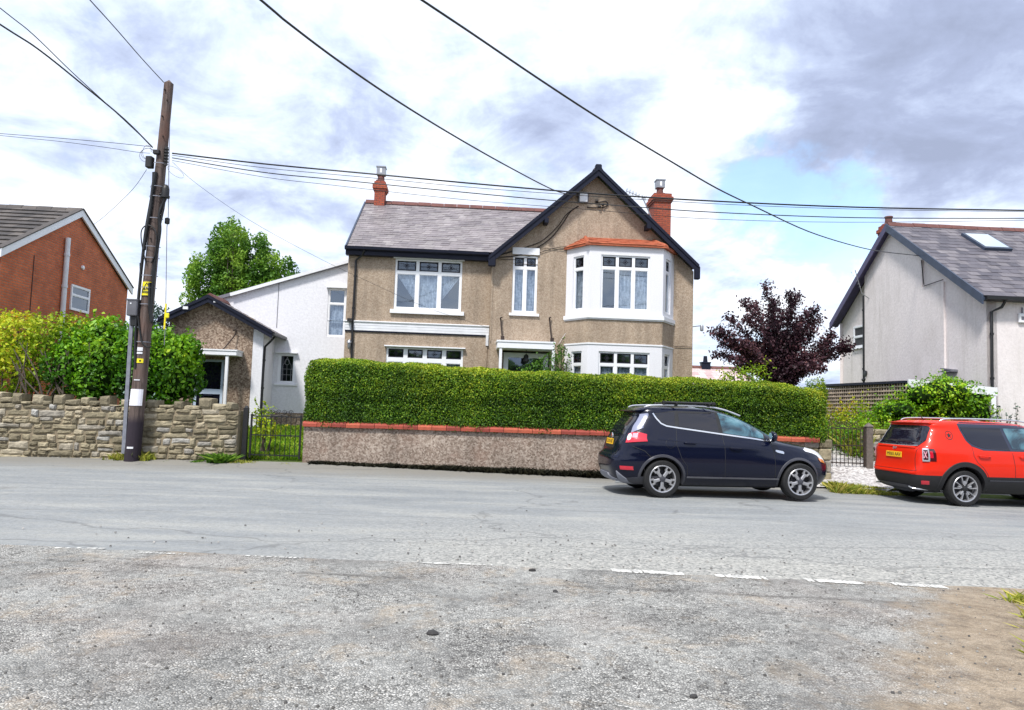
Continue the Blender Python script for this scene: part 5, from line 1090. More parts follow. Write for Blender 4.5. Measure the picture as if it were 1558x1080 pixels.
def blob_cloud(blobs_, per, seed, flat=.85, rough=.18, fill=.25):
    """leaf positions on and in a union of lumpy ellipsoids; blobs_=[(centre, rx, ry, rz)]"""
    g = np.random.default_rng(seed); PP, NN = [], []
    for (c, rx, ry, rz) in blobs_:
        n = int(per * (rx * ry + rx * rz + ry * rz) / 3 * 4); d = g.normal(0, 1, (n, 3)); d /= np.linalg.norm(d, axis=1, keepdims=True)
        r_ = np.where(g.random(n) < fill, g.uniform(.45, .9, n), g.uniform(.86, 1.04, n)) * (1 + rough * (vnoise(d * 3 + np.array(c), 1.5, seed) - .5) * 2 + .1 * (vnoise(d * 9 + np.array(c), 1., seed + 2) - .5))
        P = np.array(c) + d * r_[:, None] * np.array([rx, ry, rz]); PP.append(P); NN.append(d)
    return np.concatenate(PP), np.concatenate(NN)
def shrub(name, label, cat, blobs_, per, mat, size, seed, base, stems=6, tint=(.25, .6), core=None, stem_mat='bark', spread=.8, aspect=.6, sprigs=0):
    s = thing(name, label, cat, base); o = np.array(base, float); g = np.random.default_rng(seed)
    P, N = blob_cloud(blobs_, per, seed)
    if sprigs:      # loose shoots sticking out of the outline
        E, EN = [], []
        idx = g.choice(len(P), sprigs)
        for i in idx:
            if N[i][2] < -.1: continue
            dr = N[i] + np.array([g.normal(0, .3), g.normal(0, .3), .5]); dr /= np.linalg.norm(dr); L = g.uniform(.12, .35)
            for k in range(6): E.append(P[i] + dr * L * k / 5 + g.normal(0, .02, 3)); EN.append(dr + g.normal(0, .5, 3))
        P = np.concatenate([P, np.array(E)]); N = np.concatenate([N, np.array(EN)])
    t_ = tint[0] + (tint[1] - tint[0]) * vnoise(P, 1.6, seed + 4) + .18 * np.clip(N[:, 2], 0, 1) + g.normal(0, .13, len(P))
    leaves('foliage', P - o, N, size, t_, mat, s, spread=spread, aspect=aspect)
    mb = MB(); random.seed(seed)
    for k in range(stems):
        c = Vector(blobs_[k % len(blobs_)][0]) - Vector(base); e = c + Vector((random.uniform(-.2, .2), random.uniform(-.2, .2), .1)); b0 = Vector((c.x * .55 + random.uniform(-.1, .1), c.y * .5, -.15))
        mb.tube(smooth_pts([b0, b0.lerp(e, .5) + Vector((random.uniform(-.1, .1), random.uniform(-.1, .1), 0)), e], 4), [.04 - .003 * q for q in range(9)], 6)
    mb.build('stems', stem_mat, s)
    if core:
        mb = MB()
        for (c, rx, ry, rz) in blobs_:
            bm = bmesh.new(); bmesh.ops.create_icosphere(bm, subdivisions=2, radius=1)
            for v in bm.verts: v.co = Vector((c[0] - base[0] + v.co.x * rx * .72, c[1] - base[1] + v.co.y * ry * .72, c[2] - base[2] + v.co.z * rz * .72))
            mb.bm(bm)
        mb.build('dark_core', core, s)  # dark solid lumps added inside the foliage to block see-through gaps
    return s
def B(px, py, Y, rpx, ry=None, sz=1.):
    c = atY(px, py, Y); r_ = rpx / F * Y; return ((c.x, c.y, c.z), r_, ry or r_, r_ * sz)
# left garden shrubs over the stone wall
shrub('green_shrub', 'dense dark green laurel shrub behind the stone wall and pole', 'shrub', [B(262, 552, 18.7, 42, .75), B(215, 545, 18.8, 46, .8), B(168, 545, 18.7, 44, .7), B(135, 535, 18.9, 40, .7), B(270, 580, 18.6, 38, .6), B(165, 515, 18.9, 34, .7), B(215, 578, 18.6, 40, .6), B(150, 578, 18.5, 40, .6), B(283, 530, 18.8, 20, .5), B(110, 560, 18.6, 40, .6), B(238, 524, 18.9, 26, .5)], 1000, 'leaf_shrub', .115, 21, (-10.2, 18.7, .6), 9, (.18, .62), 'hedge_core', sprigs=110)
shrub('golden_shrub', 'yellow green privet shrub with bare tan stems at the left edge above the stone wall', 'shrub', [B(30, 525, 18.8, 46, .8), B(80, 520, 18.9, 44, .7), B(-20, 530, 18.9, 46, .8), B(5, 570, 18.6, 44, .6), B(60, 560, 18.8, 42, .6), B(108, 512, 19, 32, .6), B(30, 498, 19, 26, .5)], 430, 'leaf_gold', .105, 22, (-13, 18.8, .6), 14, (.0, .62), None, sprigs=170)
mb = MB(); random.seed(5)
for k in range(16):
    a = atY(20 + k * 7 + random.uniform(-8, 8), 600, 18.2); b_ = atY(10 + k * 7 + random.uniform(-30, 30), random.uniform(520, 560), 18.15); mb.tube(smooth_pts([a, a.lerp(b_, .5) + Vector((random.uniform(-.12, .12), 0, 0)), b_], 4), [.022 - .0015 * q for q in range(9)], 6)
o = mb.build('stems', 'bark', bpy.data.objects['golden_shrub']); o.location = -Vector((-13, 18.8, .6)); 
# purple leaved tree
def branching(name, label, base, tips, mat, bmat, leaf, seed, nleaf=16, twig=.5, trunk_r=.09, tw=5, tint=(.2, .8), spread=1.2):
    s = thing(name, label, 'tree', base); random.seed(seed); g = np.random.default_rng(seed); mb = MB(); P, N = [], []
    bz = Vector(base)
    for tip, Yj in tips:
        tip = Vector(tip); d = tip - bz; fork = bz + Vector((d.x * .12, d.y * .12, abs(d.z) * .28)) + Vector((0, 0, .1)); mid = fork.lerp(tip, .5) + Vector((random.uniform(-.15, .15), random.uniform(-.15, .15), .12))
        pts = smooth_pts([bz, fork, mid, tip], 6); n = len(pts); mb.tube([p - bz for p in pts], [lerp(trunk_r, .008, (i / (n - 1)) ** .55) for i in range(n)], 6)
        for i in range(int(n * .22), n):
            t_ = i / (n - 1)
            for _ in range(tw):
                dr = Vector((random.gauss(0, 1), random.gauss(0, 1), random.gauss(.25, .8))).normalized() + (tip - bz).normalized() * .7; L = twig * random.uniform(.35, 1) * (1.15 - .75 * t_)
                e = pts[i] + dr * L * .75; 
                if random.random() < .4: mb.tube([pts[i] - bz, e - bz], [.008, .003], 4)
                m_ = int(nleaf * random.uniform(.5, 1.3))
                q = np.linspace(.25, 1.05, m_)[:, None]; P.append(np.array(pts[i])[None] + (np.array(e) - np.array(pts[i]))[None] * q + g.normal(0, .055 * leaf / .07, (m_, 3))); N.append(np.tile(np.array(dr), (m_, 1)))
    mb.build('trunk', bmat, s, 60); P = np.concatenate(P); N = np.concatenate(N)
    t_ = tint[0] + (tint[1] - tint[0]) * vnoise(P, 2, seed) * .7 + g.normal(.05, .16, len(P)); leaves('crown', P - np.array(base), N, leaf, t_, mat, s, spread=spread, aspect=.6); return s
random.seed(31); bp = atY(1188, 600, 20.6)
tipsx = [(1163, 425), (1128, 452), (1132, 478), (1103, 478), (1088, 497), (1078, 500), (1100, 515), (1082, 538), (1110, 545), (1145, 455), (1178, 448), (1202, 440), (1215, 442), (1190, 470), (1165, 500), (1150, 520), (1130, 520), (1245, 465), (1250, 480), (1240, 500), (1272, 505), (1295, 520), (1302, 528), (1270, 540), (1255, 560), (1225, 540), (1215, 490), (1180, 520), (1200, 510), (1120, 560), (1210, 565), (1095, 520), (1230, 470), (1175, 480), (1240, 555), (1150, 555), (1265, 520)]
branching('purple_leaved_tree', 'dark purple leaved tree with ragged crown behind right end of hedge', tuple(bp), [(atY(1188 + (x - 1188) * .92, 575 + (y - 575) * .92, 20.6 + random.uniform(-.9, .9)), 0) for x, y in tipsx], 'leaf_purple', 'bark_dark', .085, 33, nleaf=11, twig=.46, trunk_r=.045, tw=6)
# big leafy tree behind the outbuilding
random.seed(77); gt = []
for (px, ptop, pw) in ((352, 336, 9), (335, 346, 8), (398, 364, 8), (368, 350, 8), (352, 345, 20), (328, 358, 16), (305, 386, 16), (292, 402, 12), (372, 362, 15), (400, 371, 15), (420, 385, 12), (440, 396, 12), (340, 372, 30), (385, 392, 26), (318, 400, 30), (425, 408, 22), (360, 400, 40), (400, 415, 40)):
    y_ = ptop + pw * .5; w_ = pw * .5
    while y_ < 470:
        for k in range(2): gt.append(B(px + random.uniform(-w_, w_) * .9, y_ + random.uniform(-4, 4), 38 + random.uniform(-1.2, 1.2), random.uniform(6.5, 11.5), None, random.uniform(1., 1.5)))
        y_ += 9; w_ = min(w_ + 2.2, pw)
shrub('poplar_tree', 'big bright green poplar crown behind the outbuilding roof and white extension', 'tree', gt, 190, 'leaf_tree', .16, 41, (-14.3, 38, .6), 24, (.05, .85), None, sprigs=700, spread=1.)
mb = MB(); mb.tube([(0, 0, -.5), (.1, 0, 3), (.3, 0, 6.5)], [.28, .2, .1], 8); mb.build('trunk', 'bark', bpy.data.objects['poplar_tree'])
shrub('small_tree', 'small blue green tree seen between pole and outbuilding', 'tree', [B(236, 478, 30, 16, .5), B(240, 495, 30, 22, .6), B(228, 462, 30, 9, .3), B(238, 520, 30, 28, .6)], 260, 'leaf_bluegreen', .12, 42, (-15.2, 30, .6), 4, (.2, .8), None, sprigs=70)
# right garden
shrub('leafy_bush', 'rounded bright green bush in front of the white carport fascia', 'bush', [B(1425, 612, 20.5, 42, .9, .8), B(1428, 598, 19.7, 30, .6, .9), B(1400, 602, 19.7, 26, .5, .8), B(1455, 600, 19.7, 24, .5, .8), B(1370, 625, 19.6, 24, .5, .7),  B(1380, 622, 20.4, 38, .8, .7), B(1462, 608, 20.5, 36, .8, .8), B(1440, 590, 20.6, 20, .5), B(1355, 628, 20.2, 26, .6, .7), B(1480, 630, 20.4, 30, .7), B(1420, 640, 20.2, 50, .8, .6)], 620, 'leaf_shrub', .085, 51, (12.3, 20.5, .9), 8, (.25, .8), 'hedge_core', sprigs=260)
shrub('hedge_end_shrub', 'yellow green shrub growing between hedge top and purple tree', 'shrub', [B(1125, 578, 19.4, 20, .5), B(1150, 575, 19.6, 20, .5), B(1105, 582, 19.3, 13, .4)], 500, 'leaf_gold', .07, 52, (6.4, 19.4, .8), 4, (.05, .6), None, sprigs=60)
shrub('gate_shrub', 'leafy green undergrowth with pale flowers behind the right iron gate', 'shrub', [B(1280, 672, 19.4, 26, .6), B(1310, 668, 19.5, 28, .6), B(1262, 660, 19.6, 20, .5), B(1330, 650, 19.6, 24, .6), B(1300, 690, 19.2, 16, .4)], 500, 'leaf_shrub', .075, 53, (9, 19.4, .7), 4, (.15, .8), None, sprigs=90)
shrub('porch_climber', 'dark leafy climber beside the white porch posts', 'climber', [((H.world(1.75, -.95, 2.75)), .42, .35, .5), ((H.world(1.35, -.95, 2.6)), .4, .3, .4), ((H.world(2.15, -.6, 2.95)), .28, .25, .45), ((H.world(2.1, -.45, 3.35)), .2, .2, .2), (H.world(1.8, -.9, 2.), .6, .35, .8)], 600, 'leaf_tree', .075, 54, tuple(H.world(1.8, -.9, .8)), 5, (.0, .35), None, sprigs=60)
shrub('gate_side_plant', 'yellow green plant just behind the left iron gate', 'plant', [B(402, 650, 18.5, 16, .4), B(398, 632, 18.6, 10, .3), B(412, 660, 18.4, 10, .3)], 500, 'leaf_gold', .09, 55, (-6.2, 18.5, .3), 4, (.2, .8), None, sprigs=40)
def tall_weed(name, label, px, py, Y, h, n, seed, mat='leaf_bluegreen'):
    c = atY(px, py, Y); c.z = gz(c.x, Y); s = thing(name, label, 'weed', tuple(c)); g = np.random.default_rng(seed); random.seed(seed); mb = MB(); P, N = [], []
    for k in range(n):
        b0 = Vector((random.uniform(-.35, .35), random.uniform(-.2, .2), 0)); e = b0 + Vector((random.uniform(-.25, .25), random.uniform(-.1, .1), h * random.uniform(.6, 1))); mb.tube([b0, e], [.008, .003], 4)
        for q in range(30): t_ = random.uniform(.25, 1); P.append(np.array(b0.lerp(e, t_)) + g.normal(0, .05 * (1.2 - t_) + .01, 3)); N.append(g.normal(0, 1, 3))
    mb.build('stems', 'bark', s); leaves('foliage', np.array(P), np.array(N), .07, g.uniform(0, 1, len(P)), mat, s); return s
shrub('wild_flowers', 'tall yellow green wild growth in front of the trellis behind the right gate', 'plants', [B(1278, 634, 21.6, 26, .6, .8), B(1312, 632, 21.6, 28, .6, .8), B(1345, 636, 21.2, 22, .5, .8), B(1258, 640, 21.4, 18, .5, .8), B(1300, 648, 21, 26, .5, .7)], 420, 'leaf_gold', .07, 58, (10.6, 21.5, .9), 5, (.1, .85), None, sprigs=160)
tall_weed('tall_weed', 'tall spiky grey green weeds in front of pale wall at the right edge', 1530, 640, 19.8, 1.35, 11, 61)
# unseen hedgerow added behind the camera to darken reflections in paint and glass
hedge('reflection_hedgerow', 'unseen tall hedgerow added behind the viewer to darken car and window reflections', -30, 30, -12, -9, 0, lambda x: 5.5 + 1.2 * mnoise.noise(Vector((x * .3, 0, 0))), 26000, 'leaf_tree', .24, rnd=.8, seed=77, wob=.3)
# grass and weeds nobody could count
def blades(name, label, pts, h, mat, n, seed, w=.012, lean=.4):
    g = np.random.default_rng(seed); idx = g.integers(0, len(pts), n); Pb = np.array(pts)[idx]; hh = h * g.uniform(.35, 1.1, n) * Pb[:, 3]
    Pb = Pb[:, :3] + np.stack([g.normal(0, .03, n), g.normal(0, .03, n), np.zeros(n)], 1)
    a = g.uniform(0, 2 * np.pi, n); sd_ = np.stack([np.cos(a), np.sin(a), np.zeros(n)], 1) * w * g.uniform(.6, 1.5, n)[:, None]; ln = np.stack([g.normal(0, lean, n), g.normal(0, lean, n), np.ones(n)], 1) * hh[:, None]
    V = np.stack([Pb - sd_, Pb + sd_, Pb + ln * .6 + sd_ * .6, Pb + ln * np.array([1.35, 1.35, 1.])], 1).reshape(-1, 3)
    o = npmesh(name, V, np.arange(4 * n).reshape(-1, 4), np.repeat(g.uniform(0, 1, n), 4), mat); o['kind'] = 'stuff'; o['label'] = label; return o
def scatter(x0, x1, y0, y1, n, seed, fn=lambda x, y: 1., hole=None):
    g = np.random.default_rng(seed); out_ = []
    while len(out_) < n:
        x, y = g.uniform(x0, x1), g.uniform(y0, y1); k = fn(x, y)
        if k > 0: out_.append((x, y, gz(x, y) - .01, k))
    return out_
blades('lawn_grass', 'bright green lawn grass behind the left iron gate', scatter(-8, -4.6, 17.8, 22, 5000, 1), .13, 'grass_blade', 26000, 1, .012)
blades('garden_grass', 'yellow green long grass behind the right iron gate', scatter(7.1, 12.8, 18.9, 24, 5000, 2, lambda x, y: 0 if 7.3 < x < 8.8 and y < 20.2 else 1.), .55, 'dry_grass', 18000, 2, .012)
blades('garden_grass', 'bright green grass below the trellis fence', scatter(7.1, 13, 20, 24.4, 3000, 3), .5, 'grass_blade', 13000, 3, .014)
blades('verge_grass', 'dry grass tufts along the foot of the stone wall', scatter(-14, -5, 16.95, 17.3, 300, 4, lambda x, y: max(0, mnoise.noise(Vector((x * 1.2, 0, 7)))) * 1.6 + (.9 if -9.3 < x < -8.3 else 0)), .16, 'dry_grass', 3800, 4)
blades('moss_strip', 'dark mossy weeds along the foot of the pebbledash retaining wall', scatter(-4.6, 3.2, 17.18, 17.4, 900, 5, lambda x, y: .35 + .55 * abs(mnoise.noise(Vector((x * 2, 0, 3)))) * sstep(-4.8, -1.5, x) + .35 * sstep(-4, 2, x)), .22, 'weed_dark', 9000, 5, .028, .7)
blades('verge_grass', 'yellow green grass tuft on the gravel between the two parked cars', scatter(7.1, 8.9, 15.9, 16.6, 300, 6, lambda x, y: max(0, 1 - (x - 7.1) * .5 - abs(y - 16.1))), .26, 'dry_grass', 3200, 6, .01, .5)
blades('wall_foot_weeds', 'dark green weeds at the foot of the stone wall beside the pole', scatter(-8.4, -6.5, 16.95, 17.25, 300, 7, lambda x, y: max(0, mnoise.noise(Vector((x * 1.9, 1, 7)))) * 1.9 + (.8 if x > -6.9 else 0)), .22, 'leaf_tree', 1500, 7, .03, .7)
blades('corner_grass', 'yellow green grass clump at the right edge of the side road', scatter(3.2, 6.4, 4.3, 7.0, 1200, 8, lambda x, y: 0 if x - .62 * y < .56 + .35 * mnoise.noise(Vector((x * 2, y * 2, 0))) or mnoise.noise(Vector((x * 1.5, y * 1.5, 4))) < -.12 else 1.), .10, 'dry_grass', 12000, 8, .008, .8)
# loose chippings on the road
def gravel(name, label, n, seed, region, sz):
    g = np.random.default_rng(seed); V, Fq, T = [], [], []
    for k in range(n):
        x, y = region(g); s_ = sz * g.uniform(.4, 1.5) ** 1.5; z = gz(x, y) + .012 + s_ * .25; o = len(V); ang = g.uniform(0, 6.28)
        for q in range(4): a = ang + q * 1.57 + g.uniform(-.3, .3); V.append((x + math.cos(a) * s_, y + math.sin(a) * s_, z - s_ * .4)); 
        for q in range(4): a = ang + q * 1.57 + g.uniform(-.3, .3); V.append((x + math.cos(a) * s_ * .65, y + math.sin(a) * s_ * .65, z + s_ * .45 * g.uniform(.5, 1)))
        Fq += [(o, o + 1, o + 5, o + 4), (o + 1, o + 2, o + 6, o + 5), (o + 2, o + 3, o + 7, o + 6), (o + 3, o, o + 4, o + 7), (o + 4, o + 5, o + 6, o + 7)]; T += [g.uniform(.25, 1)] * 8
    o = npmesh(name, np.array(V), np.array(Fq), np.array(T), 'chip'); o['kind'] = 'stuff'; o['label'] = label
gravel('loose_chippings', 'loose stone chippings scattered over the rough side road', 2600, 3, lambda g: (lambda y: (g.uniform(-.75, .75) * (y + .8), y))(2.6 + 4.6 * g.random() ** 1.3), .007)
gravel('road_grit', 'grit scattered on the main road beyond the give way line', 450, 4, lambda g: (g.normal(.8, 2.6), 7.4 + abs(g.normal(0, 1.2))), .009)
for lab, px, py, s_ in (('dark stone lying on the chippings left of centre', 658, 967, .035), ('small dark stone near the give way line', 810, 870, .03), ('small dark pebble on the chippings below the give way line', 845, 902, .022), ('dark pebble near the bottom of the side road', 1055, 1063, .022)):
    d = ray(px, py); p = Vector((0, 0, EYE)) + d * (-EYE / d.z); bm = bmesh.new(); bmesh.ops.create_icosphere(bm, subdivisions=2, radius=s_)
    for v in bm.verts: v.co = Vector((v.co.x * 1.2, v.co.y * .9, v.co.z * .7)) * (1 + .35 * mnoise.noise(v.co * 40 + p))
    mb = MB(); mb.bm(bm, .12); o = mb.build('loose_stone', 'chip', loc=(p.x, p.y, gz(p.x, p.y) + s_ * .5)); tag(o, lab, 'stone')

# ------------------------------------------------------------------ utility pole
PB, PT = atY(201, 697, 17.), atY(257, 127, 17.); PB.z = .05
pole = thing('utility_pole', 'leaning wooden utility pole with cable boxes and yellow danger sign before the stone wall', 'pole', tuple(PB))
ax = (PT - PB); PL = ax.length
def pp(px, py, dy=0): return atY(px, py, 17. + dy) - PB
def pax(t_): return ax * t_
def tat(py):      # fraction up the pole whose image row is py
    lo_, hi_ = 0., 1.
    for _ in range(30):
        m_ = (lo_ + hi_) / 2; p = PB + ax * m_; v = (p.z - EYE) ; 
        q = p - Vector((0, 0, EYE)); yy = CY - F * q.dot(uu) / q.dot(fw)
        if yy > py: lo_ = m_
        else: hi_ = m_
    return lo_
mb = MB(); n_ = 14; mb.tube([pax(i / n_) for i in range(n_ + 1)], [lerp(.175, .105, (i / n_) ** .9) for i in range(n_ + 1)], 16)
T2 = pax(1); mb.add([T2 + Vector((-.1, -.05, 0)), T2 + Vector((.1, -.05, 0)), T2 + Vector((.0, .0, .09))], [(0, 1, 2)])
m, t, b = newmat('pole_wood'); co = objco(t); mp = t.n('ShaderNodeMapping'); t.l(co, mp.inputs[0]); mp.inputs['Scale'].default_value = (14, 14, .8)
g1_ = t.noise(mp.outputs[0], 1.5, 6, .7, .5); s = t.n('ShaderNodeSeparateXYZ'); t.l(co, s.inputs[0])
col = t.ramp(g1_, [(.3, (.03, .02, .02)), (.5, (.10, .072, .062)), (.7, (.17, .13, .115))]); col = t.mix(t.ramp(t.noise(co, 1.1, 5, .6), [(.5, 0.), (.7, .6)]), col, (.16, .075, .05))
mr = t.n('ShaderNodeMapRange'); t.l(s.outputs[2], mr.inputs[0]); mr.inputs[1].default_value = 1.15; mr.inputs[2].default_value = .95; col = t.mix(mr.outputs[0], col, (.02, .013, .022)); t.l(col, b.inputs['Base Color']); b.inputs['Roughness'].default_value = .85; bump(t, b, g1_, .6, .02)
mb.build('shaft', 'pole_wood', pole, 50)
rad = lambda t_: lerp(.175, .105, t_ ** .9)
# metal conduit up the left
mb = MB(); c0, c1 = pp(188, 690, -.02), pp(201, 480, -.08)
mb.bar(c0, c1, .085, .05, up=(0, 1, 0)); mb.build('cable_guard', 'galvanised', pole)
mb = MB(); a = pax(tat(470)) + Vector((-rad(.4) - .09, -.1, 0)); mb.box(a.x - .13, a.x + .11, a.y - .12, a.y + .1, a.z - .19, a.z + .19, b=.02); mb.box(a.x - .15, a.x + .12, a.y - .13, a.y + .1, a.z + .17, a.z + .2); mb.cur = 1; mb.box(a.x - .05, a.x - .02, a.y - .125, a.y - .12, a.z + .08, a.z + .11); mb.build('cable_box', ['box_grey', 'white_paint'], pole)
mb = MB(); mb.box(a.x - .06, a.x + .12, a.y - .05, a.y + .08, a.z - .42, a.z - .19, b=.015); mb.build('cable_entry', 'plastic_black', pole)
def wrap(t0, t1, a0, a1, off, n=9):
    vs = []
    for t_ in (t0, t1):
        for i in range(n): an = R(lerp(a0, a1, i / (n - 1))); r_ = rad(t_) + off; vs.append(pax(t_) + Vector((r_ * math.sin(an), -r_ * math.cos(an), 0)))
    return vs, [(i, i + 1, n + i + 1, n + i) for i in range(n - 1)]
mb = MB(); mb.add(*wrap(tat(452), tat(430), -48, 62, .008)); sg = mb.build('danger_sign', 'sign_yellow', pole)
mb = MB(); 
def onpole(t_, an, off): an = R(an); r_ = rad(t_) + off; return pax(t_) + Vector((r_ * math.sin(an), -r_ * math.cos(an), 0))
ta, tb_ = tat(445), tat(431.5); tri = [(ta, -36), (ta, 48), (tb_, 6)]
for k in range(3):
    (q0, a0), (q1, a1) = tri[k], tri[(k + 1) % 3]
    for i in range(6): mb.tube([onpole(lerp(q0, q1, i / 6), lerp(a0, a1, i / 6), .012), onpole(lerp(q0, q1, (i + 1) / 6), lerp(a0, a1, (i + 1) / 6), .012)], .008, 5)
tm = (ta + tb_ * .6) / 1.6
for (q0, a0, q1, a1) in ((tm + .0015, -8, tm - .004, -16), (tm + .0015, 8, tm - .003, 22), (tm - .003, -14, tm - .001, 14), (tm + .004, 4, tm + .001, 8)): mb.tube([onpole(q0, a0, .012), onpole(q1, a1, .012)], .010, 5)
mb.add(*wrap(tat(452), tat(450.5), -44, 58, .012)); mb.add(*wrap(tat(447.4), tat(446.4), -44, 58, .012))
mb.build('warning_symbol', 'sign_black', sg)
mb = MB(); mb.add(*wrap(tat(617), tat(592), -70, 60, .01)); mb.build('paper_notice', 'paper_white', pole)
mb = MB(); mb.add(*wrap(tat(552.5), tat(546), -12, 38, .01)); mb.build('number_tag', 'sign_yellow', pole); mb = MB(); mb.add(*wrap(tat(550.5), tat(548), 8, 20, .016)); mb.build('tag_mark', 'sign_black', pole)
for a_, b_, nm in ((534.5, 529, 'white_tag'), (539, 536, 'white_tag'), (579, 577.5, 'white_tag'), (682, 679, 'white_tag')):
    mb = MB(); mb.add(*wrap(tat(a_), tat(b_), -20, 26, .01)); mb.build(nm, 'weathered_white', pole)
# thick black cable bundle up the left face, loops, junction boxes
mb = MB()
L1 = [pp(x, y, -.14) for x, y in ((206, 560), (207, 500), (214, 420), (217, 392), (222, 350), (229, 310), (233, 285), (234, 262))]; mb.tube(smooth_pts(L1), .036, 6)
L2 = [pp(x, y, -.12) for x, y in ((232, 420), (236, 395), (240, 372), (243, 350), (243, 325), (252, 300))]; mb.tube(smooth_pts(L2), .042, 6)
L3 = [pp(x, y, -.15) for x, y in ((219, 380), (223, 350), (229, 320), (233, 285), (237, 262))]; mb.tube(smooth_pts(L3), .046, 6)
L4 = [pp(x, y, -.17) for x, y in ((222, 400), (216, 372), (215, 352), (222, 343), (232, 345), (238, 358), (236, 385), (230, 400))]; mb.tube(smooth_pts(L4), .014, 6)
L5 = [pp(x, y, -.17) for x, y in ((210, 480), (213, 505), (216, 520), (224, 528), (230, 527))]; mb.tube(smooth_pts(L5), .02, 6)
L6 = [pp(x, y, -.14) for x, y in ((228, 430), (228, 470), (231, 490), (230, 470), (233, 430), (236, 400))]; mb.tube(smooth_pts(L6), .038, 6)
L7 = [pp(x, y, -.12) for x, y in ((213, 400), (213, 440), (210, 452))]; mb.tube(smooth_pts(L7), .012, 6)
mb.build('cable_bundle', 'plastic_black', pole, 60)
mb = MB(); a = pp(252, 290, -.12); mb.lathe([(.05, -.14), (.085, -.12), (.085, .03), (.07, .1), (.035, .14)], a, seg=14); mb.lathe([(.1, -.17), (.1, -.12)], a, seg=14); mb.tube([a + Vector((0, 0, -.15)), pp(249, 318, -.12), pp(243, 345, -.12)], .022, 6); mb.tube([a + Vector((-.14, 0, -.08)), a + Vector((-.06, 0, -.08))], .02); mb.build('splice_closure', 'plastic_black', pole, 50)
mb = MB(); a = pp(229, 246, -.12); mb.box(a.x - .09, a.x + .06, a.y - .08, a.y + .08, a.z - .15, a.z + .12, b=.015); mb.build('junction_box', 'plastic_black', pole)
mb = MB(); a = pp(253, 236, -.1)
for k in range(5): mb.lathe([(.03, -.03), (.06, 0), (.03, .03)], a + Vector((0, 0, .14 - .075 * k)), seg=10)
mb.box(a.x - .03, a.x + .03, a.y - .03, a.y + .03, a.z - .25, a.z + .2); a = pp(240, 232, -.14); mb.box(a.x - .1, a.x + .05, a.y - .05, a.y + .05, a.z - .04, a.z + .06, b=.01); mb.build('cable_bracket', 'plastic_black', pole)
mb = MB()
for y_ in (250, 285, 300, 333, 376, 393, 420, 438, 463, 520):
    vs, fs = wrap(tat(y_ + 1.2), tat(y_), -85, 85, .06 if y_ < 460 else .03); mb.add(vs, fs)
mb.build('cable_clip', 'galvanised', pole)
for y_, a0 in ((155, 25), (180, -5), (140, -10), (210, 20), (365, 0)): mb = MB(); mb.tube([onpole(tat(y_), a0, -.02), onpole(tat(y_), a0, .05)], .018, 6); mb.build('pole_step_bolt', 'rust_iron', pole)
# wire loops at the cross point
mb = MB(); c = pp(222, 236, -.1)
for k, (rx, rz) in enumerate(((.2, .17), (.15, .13), (.1, .16))): mb.tube([c + Vector((rx * math.cos(a) + .05, -.03 * k, rz * math.sin(a) + .03 * k)) for a in [q * .3 for q in range(16)]], .006, 5)
c = pp(268, 262, -.1); mb.tube([c + Vector((.2 * math.cos(a), -.02, .1 * math.sin(a) - .1 * math.cos(a))) for a in [q * .35 for q in range(18)]], .005, 5); mb.build('wire_loop', 'lead_grey', pole)
# stay rope hanging with a float, ends at a yellow marker by the outbuilding
rope = thing('stay_rope', 'thin rope hanging beside the pole with small black weight and yellow lower sleeve', 'rope', tuple(atY(250, 520, 17.)))
ro_ = Vector(rope.location); mb = MB(); mb.tube([atY(x, y, 17.) - ro_ for x, y in ((259, 150), (257, 250), (256, 330), (254, 345), (252, 480), (250, 525))], .009, 6); mb.build('line', 'lead_grey', rope)
mb = MB(); a = atY(254.5, 336, 17.) - ro_; mb.lathe([(.05, -.07), (.055, -.05), (.055, .06), (.03, .075)], a, seg=12); mb.build('weight', 'plastic_black', rope, 50)
mb = MB(); a = atY(251.5, 480, 17.) - ro_; mb.tube([a + Vector((0, 0, -.32)), a + Vector((0, 0, .28))], .022, 8); mb.box(a.x - .01, a.x + .09, a.y - .02, a.y + .02, a.z - .06, a.z + .06, b=.02); mb.build('marker_sleeve', 'sign_yellow', rope)

# ------------------------------------------------------------------ overhead cables
def cable(label, pts, YA, YB, r_=.01, ext=0, mat='plastic_black', name='overhead_cable'):
    A, Bq = atY(*pts[0], YA), atY(*pts[-1], YB); P = [A]; o = Vector((0, 0, EYE)); ab = Vector((Bq.x - A.x, Bq.y - A.y))
    for px, py in pts[1:-1]:
        d = ray(px, py); den = d.x * ab.y - d.y * ab.x; k = (A.x * ab.y - A.y * ab.x) / den; P.append(o + d * k)
    P.append(Bq)
    if ext: P = [P[0] + (P[0] - P[1]).normalized() * ext] + P
    r_ *= .82; c = P[len(P) // 2]; mb = MB(); mb.tube([p - c for p in smooth_pts(P, 5)], r_, 6); ob = mb.build(name, mat, smooth=60, loc=c); return tag(ob, label, 'cable')
PX = (238, 228)
cable('thin wire from top of frame down to the very top of the pole', [(137, 0), (175, 42), (215, 88), (249, 125)], 12, 17, .012, 3)
cable('thick dark cable running from left edge steeply down to the pole bracket', [(0, 37), (60, 76), (130, 132), (190, 182), (232, 224)], 12.5, 17, .02, 3)
cable('thinner dark cable just above the thick one at the upper left', [(0, 12), (50, 52), (110, 110), (170, 165), (231, 222)], 12, 17, .011, 3)
cable('upper of two near level thin wires from left edge to pole', [(0, 203), (90, 210), (170, 217), (229, 223)], 17.5, 17, .008, 4)
cable('lower of two near level thin wires from left edge to pole', [(0, 206), (90, 215), (160, 224), (206, 231), (228, 233)], 17.8, 17, .007, 4)
cable('thin wire from pole bracket down left behind the brick house roof', [(223, 258), (200, 290), (160, 328), (140, 343)], 17, 25, .007)
